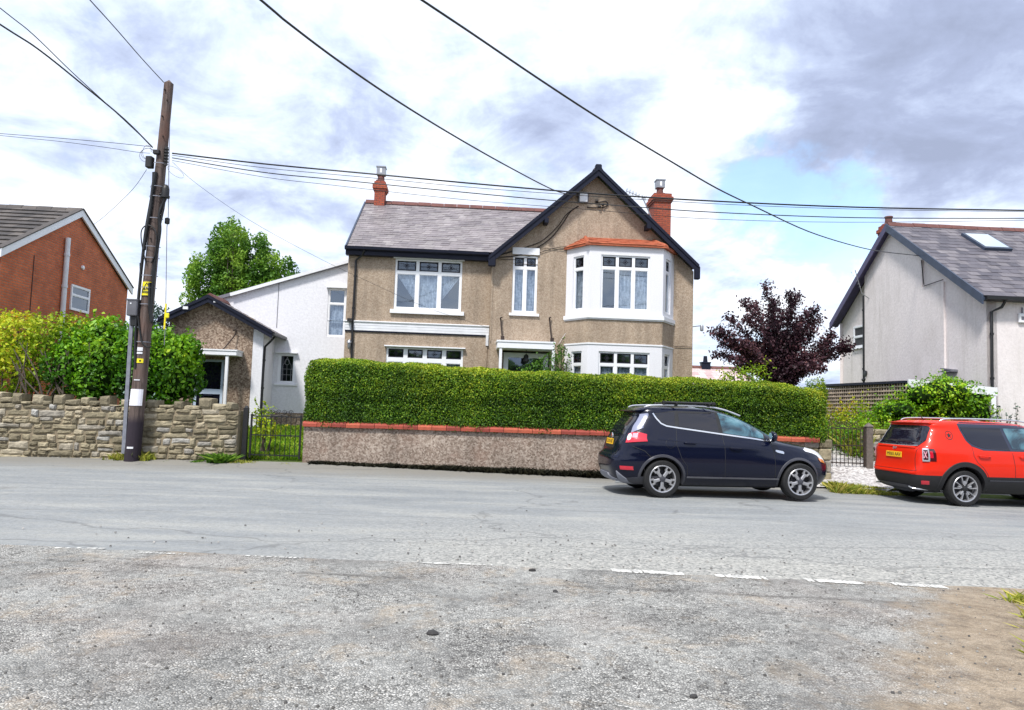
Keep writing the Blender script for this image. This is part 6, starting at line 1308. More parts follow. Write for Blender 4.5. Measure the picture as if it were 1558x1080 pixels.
cable('thin service wire from pole sagging across to band of the house wall', [(262, 246), (300, 280), (380, 335), (480, 390), (560, 428), (650, 468), (745, 499)], 17, 22.05, .005)
cable('thick top cable of the bundle running right from pole across the gable', [(262, 233), (400, 249), (560, 264), (730, 280), (910, 295), (1090, 306), (1300, 315), (1558, 320)], 17, 17.6, .022, 0)
cable('thin wire close under the thick top cable of the bundle', [(262, 236), (400, 255), (560, 270), (730, 286), (910, 299), (1090, 310), (1300, 318), (1558, 322)], 17, 17.7, .008, 0)
cable('second dark cable of the bundle crossing the gable below the box', [(262, 240), (400, 262), (510, 273), (670, 289), (831, 304), (960, 314), (1090, 323), (1300, 331), (1558, 332)], 17, 17.6, .014, 0)
cable('lowest thin wire of the bundle running right from the pole', [(262, 244), (400, 269), (510, 282), (700, 303), (900, 319), (1060, 332), (1284, 338), (1558, 335)], 17, 17.6, .007, 0)
gb = H.world(*[(lambda q: (q[0], -.12, q[1]))(H.onV(887, 297, -.1))][0]) if False else None
cable('black cable from top centre of frame sagging down to box on the gable', [(397, 0), (440, 36), (520, 96), (610, 157), (700, 212), (780, 257), (845, 290), (880, 298)], 9, 22.1, .02, 3)
cable('long dark cable from top of frame over hedge to gable of the roughcast house', [(642, 0), (720, 52), (820, 120), (920, 185), (1020, 245), (1090, 286), (1150, 315), (1230, 352), (1300, 374), (1345, 383), (1400, 389)], 8, 23, .017, 3)

# ------------------------------------------------------------------ cars
from bisect import bisect
def mono(xs, ys):
    """monotone-ish smooth interpolation (finite-difference Hermite)"""
    n = len(xs); d = [(ys[i + 1] - ys[i]) / (xs[i + 1] - xs[i]) for i in range(n - 1)]; m_ = [d[0]] + [0 if d[i - 1] * d[i] <= 0 else 2 * d[i - 1] * d[i] / (d[i - 1] + d[i]) for i in range(1, n - 1)] + [d[-1]]
    def f(x):
        if x <= xs[0]: return ys[0]
        if x >= xs[-1]: return ys[-1]
        i = bisect(xs, x) - 1; h = xs[i + 1] - xs[i]; t_ = (x - xs[i]) / h; t2, t3 = t_ * t_, t_ ** 3
        return (2 * t3 - 3 * t2 + 1) * ys[i] + (t3 - 2 * t2 + t_) * h * m_[i] + (-2 * t3 + 3 * t2) * ys[i + 1] + (t3 - t2) * h * m_[i + 1]
    return f
class Car:
    """body defined level by level: rear x, front x, half width and squareness at height z; everything else sits on that surface"""
    def __init__(s, levels, wr, wf, wy, R_):
        Zs = [l[0] for l in levels]; s.z = Zs; s.xr = mono(Zs, [l[1] for l in levels]); s.xf = mono(Zs, [l[2] for l in levels]); s.w = mono(Zs, [l[3] for l in levels])
        s.nr = mono(Zs, [l[4] for l in levels]); s.nf = mono(Zs, [l[5] for l in levels]); s.wr, s.wf, s.wy, s.R = wr, wf, wy, R_
    def mid(s, z): return s.xr(z) + (s.xf(z) - s.xr(z)) * .45
    def W(s, x, z):
        c = s.mid(z); h, n = (c - s.xr(z), s.nr(z)) if x < c else (s.xf(z) - c, s.nf(z)); t_ = min(.9999, abs(x - c) / h); return s.w(z) * (1 - t_ ** n) ** (1 / n)
    def XR(s, y, z): c = s.mid(z); n = s.nr(z); t_ = min(.9999, abs(y) / s.w(z)); return c - (c - s.xr(z)) * (1 - t_ ** n) ** (1 / n)
    def XF(s, y, z): c = s.mid(z); n = s.nf(z); t_ = min(.9999, abs(y) / s.w(z)); return c + (s.xf(z) - c) * (1 - t_ ** n) ** (1 / n)
    def ring(s, z, q=26):
        c = s.mid(z); P = []
        for k in range(4 * q):
            th = 2 * math.pi * (k + .5) / (4 * q); ct, st = math.cos(th), math.sin(th); n = s.nf(z) if ct > 0 else s.nr(z); h = (s.xf(z) - c) if ct > 0 else (c - s.xr(z))
            P.append((c + h * math.copysign(abs(ct) ** (2 / n), ct), s.w(z) * math.copysign(abs(st) ** (2 / n), st), z))
        return P
    def body(s, par, mats, zmat, step=.03):
        """zmat(z) -> material index"""
        z0, z1 = s.z[0], s.z[-1]; n = int((z1 - z0) / step); zs_ = sorted({round(z0 + (z1 - z0) * i / n, 4) for i in range(n + 1)} | {z1 - .006, z1 - .015})
        me = MB(); rings = [s.ring(z) for z in zs_]; m_ = len(rings[0])
        for i, r_ in enumerate(rings): me.add(r_, [])
        for i in range(len(rings) - 1):
            for k in range(m_): me.f.append((i * m_ + k, i * m_ + (k + 1) % m_, (i + 1) * m_ + (k + 1) % m_, (i + 1) * m_ + k)); me.m.append(zmat((zs_[i] + zs_[i + 1]) / 2))
        me.f.append(tuple(range(m_ - 1, -1, -1))); me.m.append(zmat(z0)); me.f.append(tuple((len(rings) - 1) * m_ + k for k in range(m_))); me.m.append(zmat(z1))
        o = me.build('body', mats, par)
        cut = MB(); cut.cur = 0
        for x in (s.wr, s.wf):
            for sy in (-1, 1):
                y0_, y1_ = (s.wy - .2, 1.3) if sy > 0 else (-1.3, -(s.wy - .2)); A = s.arch
                P = [(x + A * 1.0 * math.cos(a), s.R + A * math.sin(a)) for a in [math.pi * k / 20 for k in range(21)]] + [(x - A * 1.0, -.3), (x + A * 1.0, -.3)]
                cut.prism(P, 'y', y0_, y1_)
        co_ = cut.build('cutter', ['plastic_black']); md = o.modifiers.new('b', 'BOOLEAN'); md.object = co_; md.operation = 'DIFFERENCE'; md.solver = 'EXACT'; md.material_mode = 'TRANSFER'
        co_.parent = par; bpy.context.view_layer.update(); dg = bpy.context.evaluated_depsgraph_get(); nm = bpy.data.meshes.new_from_object(o.evaluated_get(dg)); o.modifiers.clear(); old = o.data; o.data = nm; bpy.data.objects.remove(co_)
        bm = bmesh.new(); bm.from_mesh(nm)
        for f in bm.faces: f.smooth = True
        for e in bm.edges:
            if len(e.link_faces) == 2 and e.calc_face_angle(0) > R(38): e.smooth = False
        bm.to_mesh(nm); bm.free(); return o
    def side_patch(s, poly, off=.006, sgn=-1, nz=12, nx=14, x_shift=0):
        """patch on the flank bounded by a polygon (x,z), one span per height; sgn -1 is the near side"""
        mb = MB(); zs_ = [p[1] for p in poly]; a, b_ = min(zs_), max(zs_); rows = []
        for j in range(nz + 1):
            z = lerp(a + 1e-4, b_ - 1e-4, j / nz); xs_ = []
            for i in range(len(poly)):
                (x1, y1), (x2, y2) = poly[i], poly[(i + 1) % len(poly)]
                if (y1 <= z < y2) or (y2 <= z < y1): xs_.append(x1 + (z - y1) / (y2 - y1) * (x2 - x1))
            rows.append((z, min(xs_), max(xs_)))
        vs = []
        for z, x0, x1 in rows:
            for i in range(nx + 1): x = lerp(x0, x1, i / nx); vs.append((x, sgn * (s.W(x, z) + off), z))
        m_ = nx + 1; fs = [(j * m_ + i, j * m_ + i + 1, (j + 1) * m_ + i + 1, (j + 1) * m_ + i) for j in range(nz) for i in range(nx)]; mb.add(vs, fs)
        bd = list(range(m_)) + [j * m_ + nx for j in range(1, nz + 1)] + [nz * m_ + i for i in range(nx - 1, -1, -1)] + [j * m_ for j in range(nz - 1, 0, -1)]
        n0 = len(vs); mb.add([(vs[k][0], vs[k][1] - sgn * (off + .01), vs[k][2]) for k in bd], []); L = len(bd)
        mb.f += [(bd[k], bd[(k + 1) % L], n0 + (k + 1) % L, n0 + k) for k in range(L)]; mb.m += [mb.cur] * L
        return mb
    def rear_patch(s, poly, off=.006, nz=10, ny=14, thick=.01, fn=None):
        fn = fn or s.XR; mb = MB(); zs_ = [p[1] for p in poly]; a, b_ = min(zs_), max(zs_); vs = []
        for j in range(nz + 1):
            z = lerp(a + 1e-4, b_ - 1e-4, j / nz); ys_ = []
            for i in range(len(poly)):
                (x1, y1), (x2, y2) = poly[i], poly[(i + 1) % len(poly)]
                if (y1 <= z < y2) or (y2 <= z < y1): ys_.append(x1 + (z - y1) / (y2 - y1) * (x2 - x1))
            for i in range(ny + 1): y = lerp(min(ys_), max(ys_), i / ny); vs.append((fn(y, z) - off if fn == s.XR else fn(y, z) + off, y, z))
        m_ = ny + 1; mb.add(vs, [(j * m_ + i, j * m_ + i + 1, (j + 1) * m_ + i + 1, (j + 1) * m_ + i) for j in range(nz) for i in range(ny)])
        bd = list(range(m_)) + [j * m_ + ny for j in range(1, nz + 1)] + [nz * m_ + i for i in range(ny - 1, -1, -1)] + [j * m_ for j in range(nz - 1, 0, -1)]
        sg_ = 1 if fn == s.XR else -1; n0 = len(vs); mb.add([(vs[k][0] + sg_ * (off + thick), vs[k][1], vs[k][2]) for k in bd], []); L = len(bd)
        mb.f += [(bd[k], bd[(k + 1) % L], n0 + (k + 1) % L, n0 + k) for k in range(L)]; mb.m += [mb.cur] * L
        return mb
    def wrap_patch(s, z0f, z1f, t0, t1, off=.008, nz=8, nt_=18, sgn=-1):
        """patch round the rear corner: t from 0 (rear centre) .. 1 (flank centre) in ring angle"""
        mb = MB(); vs = []
        for j in range(nz + 1):
            for i in range(nt_ + 1):
                t_ = i / nt_; z = lerp(z0f(t_), z1f(t_), j / nz); th = lerp(t0, t1, t_) * math.pi / 2; c = s.mid(z); n = s.nr(z); x = c - (c - s.xr(z)) * math.cos(th) ** (2 / n); y = s.w(z) * math.sin(th) ** (2 / n)
                nx_, ny_ = -math.cos(th), math.sin(th); vs.append((x + nx_ * off, sgn * (y + ny_ * off), z))
        m_ = nt_ + 1; mb.add(vs, [(j * m_ + i, j * m_ + i + 1, (j + 1) * m_ + i + 1, (j + 1) * m_ + i) for j in range(nz) for i in range(nt_)])
        bd = list(range(m_)) + [j * m_ + nt_ for j in range(1, nz + 1)] + [nz * m_ + i for i in range(nt_ - 1, -1, -1)] + [j * m_ for j in range(nz - 1, 0, -1)]; n0 = len(vs); cx = s.mid(1)
        mb.add([(vs[k][0] + (off + .012) * (.8 if abs(vs[k][1]) < s.w(vs[k][2]) * .97 else 0), vs[k][1] - sgn * (off + .012) * (.7 if vs[k][0] > .25 else .2), vs[k][2]) for k in bd], []); L = len(bd)
        mb.f += [(bd[k], bd[(k + 1) % L], n0 + (k + 1) % L, n0 + k) for k in range(L)]; mb.m += [mb.cur] * L; return mb
    def side_line(s, pts, w, off=.006, sgn=-1, mb=None, n=10, rel=.5):
        mb = mb or MB(); P = []
        for i in range(len(pts) - 1):
            for k in range(n): P.append((lerp(pts[i][0], pts[i + 1][0], k / n), lerp(pts[i][1], pts[i + 1][1], k / n)))
        P.append(pts[-1]); vs = []
        for i, (x, z) in enumerate(P):
            a, b_ = P[max(i - 1, 0)], P[min(i + 1, len(P) - 1)]; dx, dz = b_[0] - a[0], b_[1] - a[1]; L = math.hypot(dx, dz) or 1; nx_, nz_ = -dz / L * w / 2, dx / L * w / 2
            for sg_, o in ((1, 0), (1, off), (-1, off), (-1, 0)): X, Z_ = x + nx_ * sg_, z + nz_ * sg_; vs.append((X, sgn * (s.W(X, Z_) + o - .002), Z_))
        m_ = len(P); mb.add(vs, [(4 * i + k, 4 * i + k + 1, 4 * i + 5 + k, 4 * i + 4 + k) for i in range(m_ - 1) for k in range(3)]); return mb
    def arch_trim(s, x, r0, r1, off, a0=-8, a1=188, sgn=-1, sq=1.):
        mb = MB(); n = 30; vs = []
        for i in range(n + 1):
            a = R(lerp(a0, a1, i / n)); 
            for r_, o in ((r0 - .015, -.06), (r0, off), (r1 - .012, off), (r1, -.004)):
                X, Z_ = x + r_ * math.cos(a) * sq, max(s.z[0] + .01, s.R + r_ * math.sin(a)); vs.append((X, sgn * (s.W(X, Z_) + o), Z_))
        mb.add(vs, [(4 * i + k, 4 * i + k + 1, 4 * i + 5 + k, 4 * i + 4 + k) for i in range(n) for k in range(3)]); return mb
def wheel_parts(style):
    """tyre, rim with spokes and hub, axis along y, outer face towards -y, radius ~1 scaled"""
    pass
def make_wheel(par, x, y, Rw, wid, rimr, style, side, mat='rim_silver'):
    out_ = -1 if side < 0 else 1; c = (0, 0, 0)
    t_ = MB(); hw = wid / 2
    t_.lathe([(rimr * .97, -hw * .8), (rimr * 1.03, -hw), (Rw * .90, -hw * 1.02), (Rw * .965, -hw * .9), (Rw * .995, -hw * .7), (Rw, -hw * .3), (Rw, hw * .3), (Rw * .995, hw * .7), (Rw * .965, hw * .9), (Rw * .9, hw), (rimr, hw)], c, 'y', 48, close=False)
    for k in range(2): r_ = lerp(rimr, Rw, .45 + .2 * k); t_.lathe([(r_, -hw * 1.025), (r_ + .004, -hw * 1.045), (r_ + .008, -hw * 1.025)], c, 'y', 40, close=False)

    w = t_.build('wheel', 'tyre', par, 40); w.location = (x, y, Rw); 
    if side > 0: w.rotation_euler.z = math.pi
    r = MB(); f0 = -hw * .82
    r.lathe([(rimr, -hw * .93), (rimr * .965, -hw * 1.0), (rimr * .90, -hw * .95), (rimr * .885, -hw * .7), (rimr * .86, hw * .5)], c, 'y', 48, close=False)
    def spoke(ang, r_in, r_out, w_in, w_out, th=.03, yo=0, yi=0):
        P = []; 
        for rr_, ww, dy in ((r_in, w_in, yi), ((r_in + r_out) / 2, (w_in * .8 + w_out * .6) / 1.4 * .8, yi * .5 - .006), (r_out, w_out, yo)):
            for sx, dd in ((-1, .012), (-.6, 0), (.6, 0), (1, .012)):
                px_, pz_ = rr_, sx * ww / 2; P.append((px_ * math.cos(ang) - pz_ * math.sin(ang), f0 + dy + dd, px_ * math.sin(ang) + pz_ * math.cos(ang)))
        n0 = len(P); P += [(p[0], p[1] + th, p[2]) for p in P]
        fs = [(i * 4 + k, i * 4 + k + 1, i * 4 + 5 + k, i * 4 + 4 + k) for i in range(2) for k in range(3)]; fs += [(n0 + i * 4 + k, n0 + i * 4 + k + 1, n0 + i * 4 + 5 + k, n0 + i * 4 + 4 + k) for i in range(2) for k in range(3)]
        fs += [(i * 4, i * 4 + 4, n0 + i * 4 + 4, n0 + i * 4) for i in range(2)] + [(i * 4 + 3, i * 4 + 7, n0 + i * 4 + 7, n0 + i * 4 + 3) for i in range(2)]
        r.add(P, fs)
    if style == 'star':   # five broad spokes that flare and fork at the rim
        for k in range(5):
            a = R(-90 + 72 * k); spoke(a, rimr * .18, rimr * .70, rimr * .24, rimr * .34, yo=-.006)
            for d_ in (-1, 1): spoke(a + d_ * R(13), rimr * .62, rimr * .97, rimr * .17, rimr * .20, yo=-.012, yi=-.004)
    else:                 # five pairs of splayed spokes with dark centres
        for k in range(5):
            a = R(90 + 72 * k)
            for d_ in (-1, 1): spoke(a + d_ * R(17), rimr * .34, rimr * .95, rimr * .09, rimr * .13, yo=-.01)
            spoke(a, rimr * .22, rimr * .55, rimr * .16, rimr * .2)
    rim = r.build('rim', mat, w, 35)
    h = MB(); h.lathe([(rimr * .22, 0.02), (rimr * .2, -.008), (rimr * .12, -.018), (.0, -.02)], (0, f0, 0), 'y', 20, close=False); h.lathe([(rimr * .30, .02), (rimr * .27, .004)], (0, f0, 0), 'y', 20)
    for k in range(5): a = R(-54 + 72 * k); h.lathe([(.012, .0), (.01, -.012)], (rimr * .18 * math.cos(a), f0 - .004, rimr * .18 * math.sin(a)), 'y', 8)
    h.build('hub', 'cladding_grey' if style == 'star' else 'cladding', w, 40)
    d = MB(); d.lathe([(rimr * .88, hw * .1), (.0, hw * .1)], c, 'y', 32, close=False); d.cur = 1; d.lathe([(rimr * .62, -.01), (rimr * .62, .01), (.05, .01)], (0, 0, 0), 'y', 28, close=False); d.build('brake_disc', ['plastic_black', 'cladding_grey'], w)
    return w
def text_part(s, size, par, loc, rot, mat, name='lettering', extr=.001):
    cu = bpy.data.curves.new(name, 'FONT'); cu.body = s; cu.size = size; cu.align_x = 'CENTER'; cu.align_y = 'CENTER'; cu.extrude = extr; to = bpy.data.objects.new(name, cu); COL.objects.link(to)
    bpy.context.view_layer.update(); me = bpy.data.meshes.new_from_object(to.evaluated_get(bpy.context.evaluated_depsgraph_get())); bpy.data.objects.remove(to); bpy.data.curves.remove(cu)
    me.materials.clear(); me.materials.append(MATS[mat]); o = bpy.data.objects.new(name, me); COL.objects.link(o); o.parent = par; o.location = loc; o.rotation_euler = rot; return o
def plate(par, x, y, z, tilt, txt):
    p = MB(); p.box(-.004, .004, -.26, .26, -.056, .056, b=.003); o = p.build('number_plate', 'plate_yellow', par); o.location = (x, y, z); o.rotation_euler.y = tilt
    text_part(txt, .098, o, (-.0055, 0, 0), (R(90), 0, R(-90)), 'sign_black'); return o
def rails(c, par, pts, yo, mat='silver', r_=.017, zin=None, near=True):
    """roof rail following (x,z) points at lateral position yo"""
    for sg_ in (-1, 1):
        mb = MB(); P = smooth_pts([(x, sg_ * yo_, z) for x, z, yo_ in pts], 6); n = len(P); mb.tube(P, [r_ * (.7 + .3 * math.sin(math.pi * i / (n - 1))) for i in range(n)], 8); mb.build('roof_rail', mat, par, 60)
def mirror(c, par, x, z, mat, cap='chrome'):
    for sg_ in (-1, 1):
        y = c.W(x, z); mb = MB(); bm = bmesh.new(); bmesh.ops.create_icosphere(bm, subdivisions=3, radius=1)
        for v in bm.verts:
            q = v.co; v.co = Vector((x + .02 + q.x * .09 * (1 if q.x > 0 else .35), sg_ * (y + .14) + q.y * .135, z + .09 + q.z * .10))
        mb.bm(bm); mb.bar((x + .04, sg_ * (y - .02), z + .0), (x + .03, sg_ * (y + .08), z + .05), .07, .04); o = mb.build('door_mirror', mat, par, 50)
        m2 = MB(); m2.lathe([(.0, 0), (.075, 0)], (x - .014, sg_ * (y + .14), z + .09), 'x', 20, close=False); m2.build('mirror_glass', cap, o)

# ---- dark blue hatchback SUV
# level: z, rear x, front x, half width, rear squareness, front squareness
k_lv = [(.20, 0.250, 4.00, .70, 5, 4), (.26, 0.050, 4.18, .78, 5, 4), (.34, -0.020, 4.26, .84, 5, 4), (.45, -0.060, 4.31, .885, 5, 4), (.55, -0.090, 4.33, .905, 5, 3.8), (.66, -0.090, 4.33, .915, 5, 3.6), (.74, -0.045, 4.31, .915, 5, 3.4), (.80, 0.015, 4.27, .912, 5.5, 3.2),
        (.88, 0.040, 4.20, .905, 5.5, 3.1), (.95, 0.060, 4.06, .90, 5.5, 3.1), (1.00, 0.080, 3.86, .89, 5.5, 3.4), (1.05, 0.110, 3.52, .872, 5.5, 4), (1.09, 0.135, 3.30, .852, 5.5, 4.5), (1.18, 0.180, 3.12, .818, 5.5, 5), (1.30, 0.240, 2.90, .772, 5.5, 5), (1.42, 0.340, 2.66, .724, 5.5, 5), (1.52, 0.400, 2.44, .69, 5, 4.5), (1.58, 0.410, 2.28, .668, 5, 4), (1.63, 0.450, 2.12, .645, 5, 4), (1.66, 0.510, 1.98, .60, 4.5, 4), (1.682, 0.690, 1.8, .50, 4, 3.5), (1.695, 0.920, 1.6, .34, 3, 3)]
KL = Car(k_lv, .84, 3.52, .79, .345); KL.arch = .405
kx, ky, kyaw = atY(1008, 757, 13.62).x, 13.62, R(6)
kuga = thing('parked_suv', 'dark navy blue SUV with silver roof rails and black roof bar beside the hedge', 'car')
kuga.rotation_euler.z = kyaw
# place: near rear wheel contact at (kx, ky)
off = Matrix.Rotation(kyaw, 3, 'Z') @ Vector((KL.wr, -.9, 0)); kuga.location = (kx - off.x, ky - off.y, gz(3.0, 13.9) + .004)
K = kuga
KL.body(K, ['navy_paint', 'cladding_grey', 'plastic_black'], lambda z: 2 if z < .27 else 0, .028)
for sg_ in (-1, 1):
    for x in (KL.wr, KL.wf): KL.arch_trim(x, .405, .455, .012, sgn=sg_, a0=-14, a1=194).build('arch_trim', 'cladding_grey', K, 50)
    p = KL.side_patch([(1.26, .225), (3.10, .225), (3.12, .38), (1.24, .38)], .01, sg_, 6, 20); p.build('sill_cladding', 'navy_paint', K)
    m_ = KL.side_line([(1.3, .385), (3.1, .385)], .03, .026, sg_); m_.build('sill_trim', 'box_grey', K)
    q1 = [(.72, 1.53), (.80, 1.42), (.93, 1.355), (1.10, 1.325), (1.12, 1.585), (.85, 1.575)]
    q2 = [(1.18, 1.318), (1.95, 1.225), (1.91, 1.60), (1.19, 1.59)]
    q3 = [(2.02, 1.218), (2.84, 1.135), (2.86, 1.22), (2.62, 1.40), (2.38, 1.53), (2.2, 1.575), (1.98, 1.60)]
    KL.side_patch([(.70, 1.545), (.80, 1.40), (.92, 1.34), (1.3, 1.29), (2.88, 1.12), (2.89, 1.22), (2.62, 1.42), (2.38, 1.55), (2.1, 1.61), (1.1, 1.61)], .003, sg_, 16, 26).build('window_surround', 'plastic_black', K)
    KL.side_patch(q1, .007, sg_).build('quarter_window', 'car_glass_dark', K); KL.side_patch(q2, .007, sg_).build('rear_window', 'car_glass_dark', K); KL.side_patch(q3, .007, sg_, 16, 16).build('front_window', 'car_glass', K)
    KL.side_line([(.70, 1.555), (.755, 1.46), (.84, 1.365), (.94, 1.322), (1.15, 1.295), (1.95, 1.205), (2.6, 1.135), (3.0, 1.085)], .026, .012, sg_).build('chrome_strip', 'chrome', K)
    m_ = MB()
    for ln in ([(1.12, 1.28), (1.10, .98), (1.2, .72), (1.30, .6), (1.32, .38)], [(2.0, 1.19), (2.03, .9), (2.04, .38)], [(2.98, 1.07), (3.0, .85), (3.02, .70), (3.03, .38)]): KL.side_line(ln, .010, .003, sg_, m_)
    m_.build('door_gap', 'plastic_black', K)
    KL.side_line([(.75, 1.075), (1.1, 1.055), (2.0, .985), (2.7, .93)], .02, .007, sg_).build('door_crease', 'navy_paint', K)
    for hx, hz_ in ((1.36, 1.02), (2.24, .945)):
        m_ = MB(); y = KL.W(hx, hz_); P = [(hx - .11, sg_ * (y + .0), hz_), (hx - .09, sg_ * (y + .035), hz_ + .003), (hx + .07, sg_ * (y + .035), hz_ - .003), (hx + .1, sg_ * y, hz_ - .005)]; m_.tube(smooth_pts(P, 4), .014, 8); m_.build('door_handle', 'navy_paint', K, 50)
    # headlight and its wing badge
    KL.side_patch([(3.62, .93), (3.95, .86), (4.10, .72), (4.16, .70), (4.14, .86), (3.98, .955), (3.75, .985)], .008, sg_, 8, 12).build('headlight', 'lamp_clear', K)
    KL.side_patch([(4.0, .73), (4.14, .69), (4.15, .75), (4.0, .79)], .012, sg_, 3, 5).build('indicator', 'amber', K)
    KL.side_patch([(3.02, .895), (3.20, .86), (3.22, .905), (3.04, .935)], .012, sg_, 3, 5).build('wing_vent', 'chrome', K)
    m_ = KL.wrap_patch(lambda t_: lerp(.99, 1.03, t_), lambda t_: 1.16 + .035 * math.sin(math.pi * t_), .37, .745, .022, sgn=sg_); m_.build('tail_light', 'lamp_red', K, 60)
    KL.wrap_patch(lambda t_: 1.10 - .062 * math.sin(math.pi * min(.97, max(.03, t_))) ** .5, lambda t_: 1.10 + .068 * math.sin(math.pi * min(.97, max(.03, t_))) ** .5, .375, .475, .030, sgn=sg_).build('reversing_lamp', 'lamp_clear', K, 60)
    KL.wrap_patch(lambda t_: 1.09, lambda t_: lerp(1.175, 1.17, t_), .49, .60, .029, sgn=sg_).build('lamp_lens', 'lamp_pink', K, 60)
    KL.wrap_patch(lambda t_: .49, lambda t_: .56, .40, .60, .014, sgn=sg_).build('rear_reflector', 'lamp_red', K, 60)
    ms = MB(); KL.side_line([(.45, .62), (.50, .5), (.55, .42)], .008, .003, sg_, ms); KL.side_line([(.28, .93), (.5, .85), (.62, .73)], .012, .006, sg_, ms); ms.build('bumper_gap', 'plastic_black', K)
    m_ = MB(); y = KL.W(.98, 1.02); m_.tube([(.98 + .085 * math.cos(a), sg_ * (KL.W(.98 + .085 * math.cos(a), 1.0 + .085 * math.sin(a)) + .001), 1.0 + .085 * math.sin(a)) for a in [k * .26 for k in range(25)]], .003, 4); 
    if sg_ < 0: m_.build('fuel_flap', 'plastic_black', K)
# rear: glass, spoiler, plate, skid plate, chrome garnish, roof rails and black bar
KL.rear_patch([(-.60, 1.14), (.60, 1.14), (.58, 1.40), (.50, 1.545), (-.50, 1.545), (-.58, 1.40)], .006).build('rear_screen', 'car_glass_dark', K)
for sg_ in (-1, 1): KL.wrap_patch(lambda t_: lerp(1.17, 1.27, t_), lambda t_: lerp(1.53, 1.55, t_), .42, .66, .016, sgn=sg_).build('rear_screen_corner', 'car_glass_glint', K, 60)
m_ = MB(); 
for i in range(13):
    y = lerp(-.60, .60, i / 12); cv_ = .06 * (abs(y) / .60) ** 2; m_.add([(.31 + cv_, y, 1.585), (.30 + cv_, y, 1.60), (.62, y, 1.655 - .03 * (abs(y) / .6) ** 2), (.62, y, 1.58)], [])
m_.f = [(4 * i + k, 4 * i + (k + 1) % 4, 4 * i + 4 + (k + 1) % 4, 4 * i + 4 + k) for i in range(12) for k in range(4)] + [(0, 1, 2, 3), (48, 49, 50, 51)]; m_.m = [0] * len(m_.f); m_.build('roof_spoiler', 'navy_paint', K, 50)
KL.rear_patch([(-.33, .87), (.33, .87), (.37, 1.09), (-.37, 1.09)], .004).build('plate_recess', 'plastic_black', K)
plate(K, KL.xr(.98) - .018, 0.02, .985, R(8), 'CK10 HXE')
KL.rear_patch([(-.36, 1.13), (.36, 1.13), (.36, 1.155), (-.36, 1.155)], .028, 3).build('tailgate_garnish', 'navy_paint', K)
m_ = MB(); m_.lathe([(.0, -.012), (.062, -.010), (.070, .004)], (KL.xr(1.06) - .024, 0, 1.085), 'x', 24); o = m_.build('badge', 'chrome', K, 40)
KL.rear_patch([(-.62, .215), (.62, .215), (.60, .30), (.34, .345), (.30, .40), (-.30, .40), (-.34, .345), (-.60, .30)], .03, 8).build('skid_plate', 'galvanised', K)
m_ = MB()
for sg_ in (-1, 1): m_.tube([(KL.XR(sg_ * y, z) - .001, sg_ * y, z) for y, z in ((.66, 1.16), (.63, 1.0), (.60, .88), (.56, .76))], .005, 5)
m_.tube([(KL.XR(y, .76) - .001, y, .76) for y in [-.56 + .08 * k for k in range(15)]], .005, 5); m_.build('tailgate_gap', 'sign_black', K)
m_ = MB(); m_.tube([(KL.XR(y, z) - .02, y, z) for y, z in ((.0, 1.17), (.2, 1.2), (.42, 1.19))], .009, 6); m_.build('rear_wiper', 'plastic_black', K)
KL.wrap_patch(lambda t_: .22, lambda t_: lerp(.46, .31, t_), .30, .47, .02, sgn=-1).build('bumper_insert', 'galvanised', K, 60)
KL.wrap_patch(lambda t_: .22, lambda t_: lerp(.34, .40, t_), .47, .86, .012, sgn=-1).build('lower_bumper', 'cladding_grey', K, 60)
KL.rear_patch([(-.70, .70), (.70, .70), (.70, .745), (-.70, .745)], .012, 2).build('bumper_step', 'navy_paint', K)
m_ = MB(); m_.tube([(.04, -.5, .25), (.25, -.5, .25)], .035, 12); m_.build('exhaust', 'chrome', K)
rails(KL, K, [(.56, 1.66, .57), (.70, 1.70, .60), (1.2, 1.718, .615), (1.75, 1.708, .615), (2.1, 1.66, .625), (2.42, 1.555, .655)], .6, r_=.02)
m_ = MB(); 
for x in (1.16, 1.80):
    m_.tube([(x, -.70, 1.755), (x, .70, 1.755)], .02, 8)
    for sg_ in (-1, 1): m_.box(x - .035, x + .035, sg_ * .61 - .03, sg_ * .61 + .03, 1.70, 1.77, b=.01)
m_.build('cross_bar', 'plastic_black', K, 50)
m_ = MB(); m_.box(.92, 1.90, -.66, -.58, 1.745, 1.79, b=.018); m_.box(.90, .96, -.67, -.57, 1.735, 1.795, b=.01); m_.box(1.86, 1.93, -.67, -.57, 1.735, 1.795, b=.01); m_.build('roof_rack_bar', 'plastic_black', K)
mirror(KL, K, 2.92, 1.09, 'navy_paint')
KL.rear_patch([(-.66, 1.14), (.66, 1.14), (.60, 1.35), (.50, 1.53), (-.50, 1.53), (-.60, 1.35)], .006, fn=KL.XF).build('windscreen', 'car_glass', K)
KL.rear_patch([(-.5, .5), (.5, .5), (.5, .68), (-.5, .68)], .006, fn=KL.XF).build('grille', 'plastic_black', K)
for x in (KL.wr, KL.wf):
    for sd2 in (-1, 1): make_wheel(K, x, sd2 * KL.wy, KL.R, .225, .256, 'star', sd2)
m_ = MB(); m_.box(.6, 3.9, -.55, .55, .21, .4); m_.build('underbody', 'plastic_black', K)

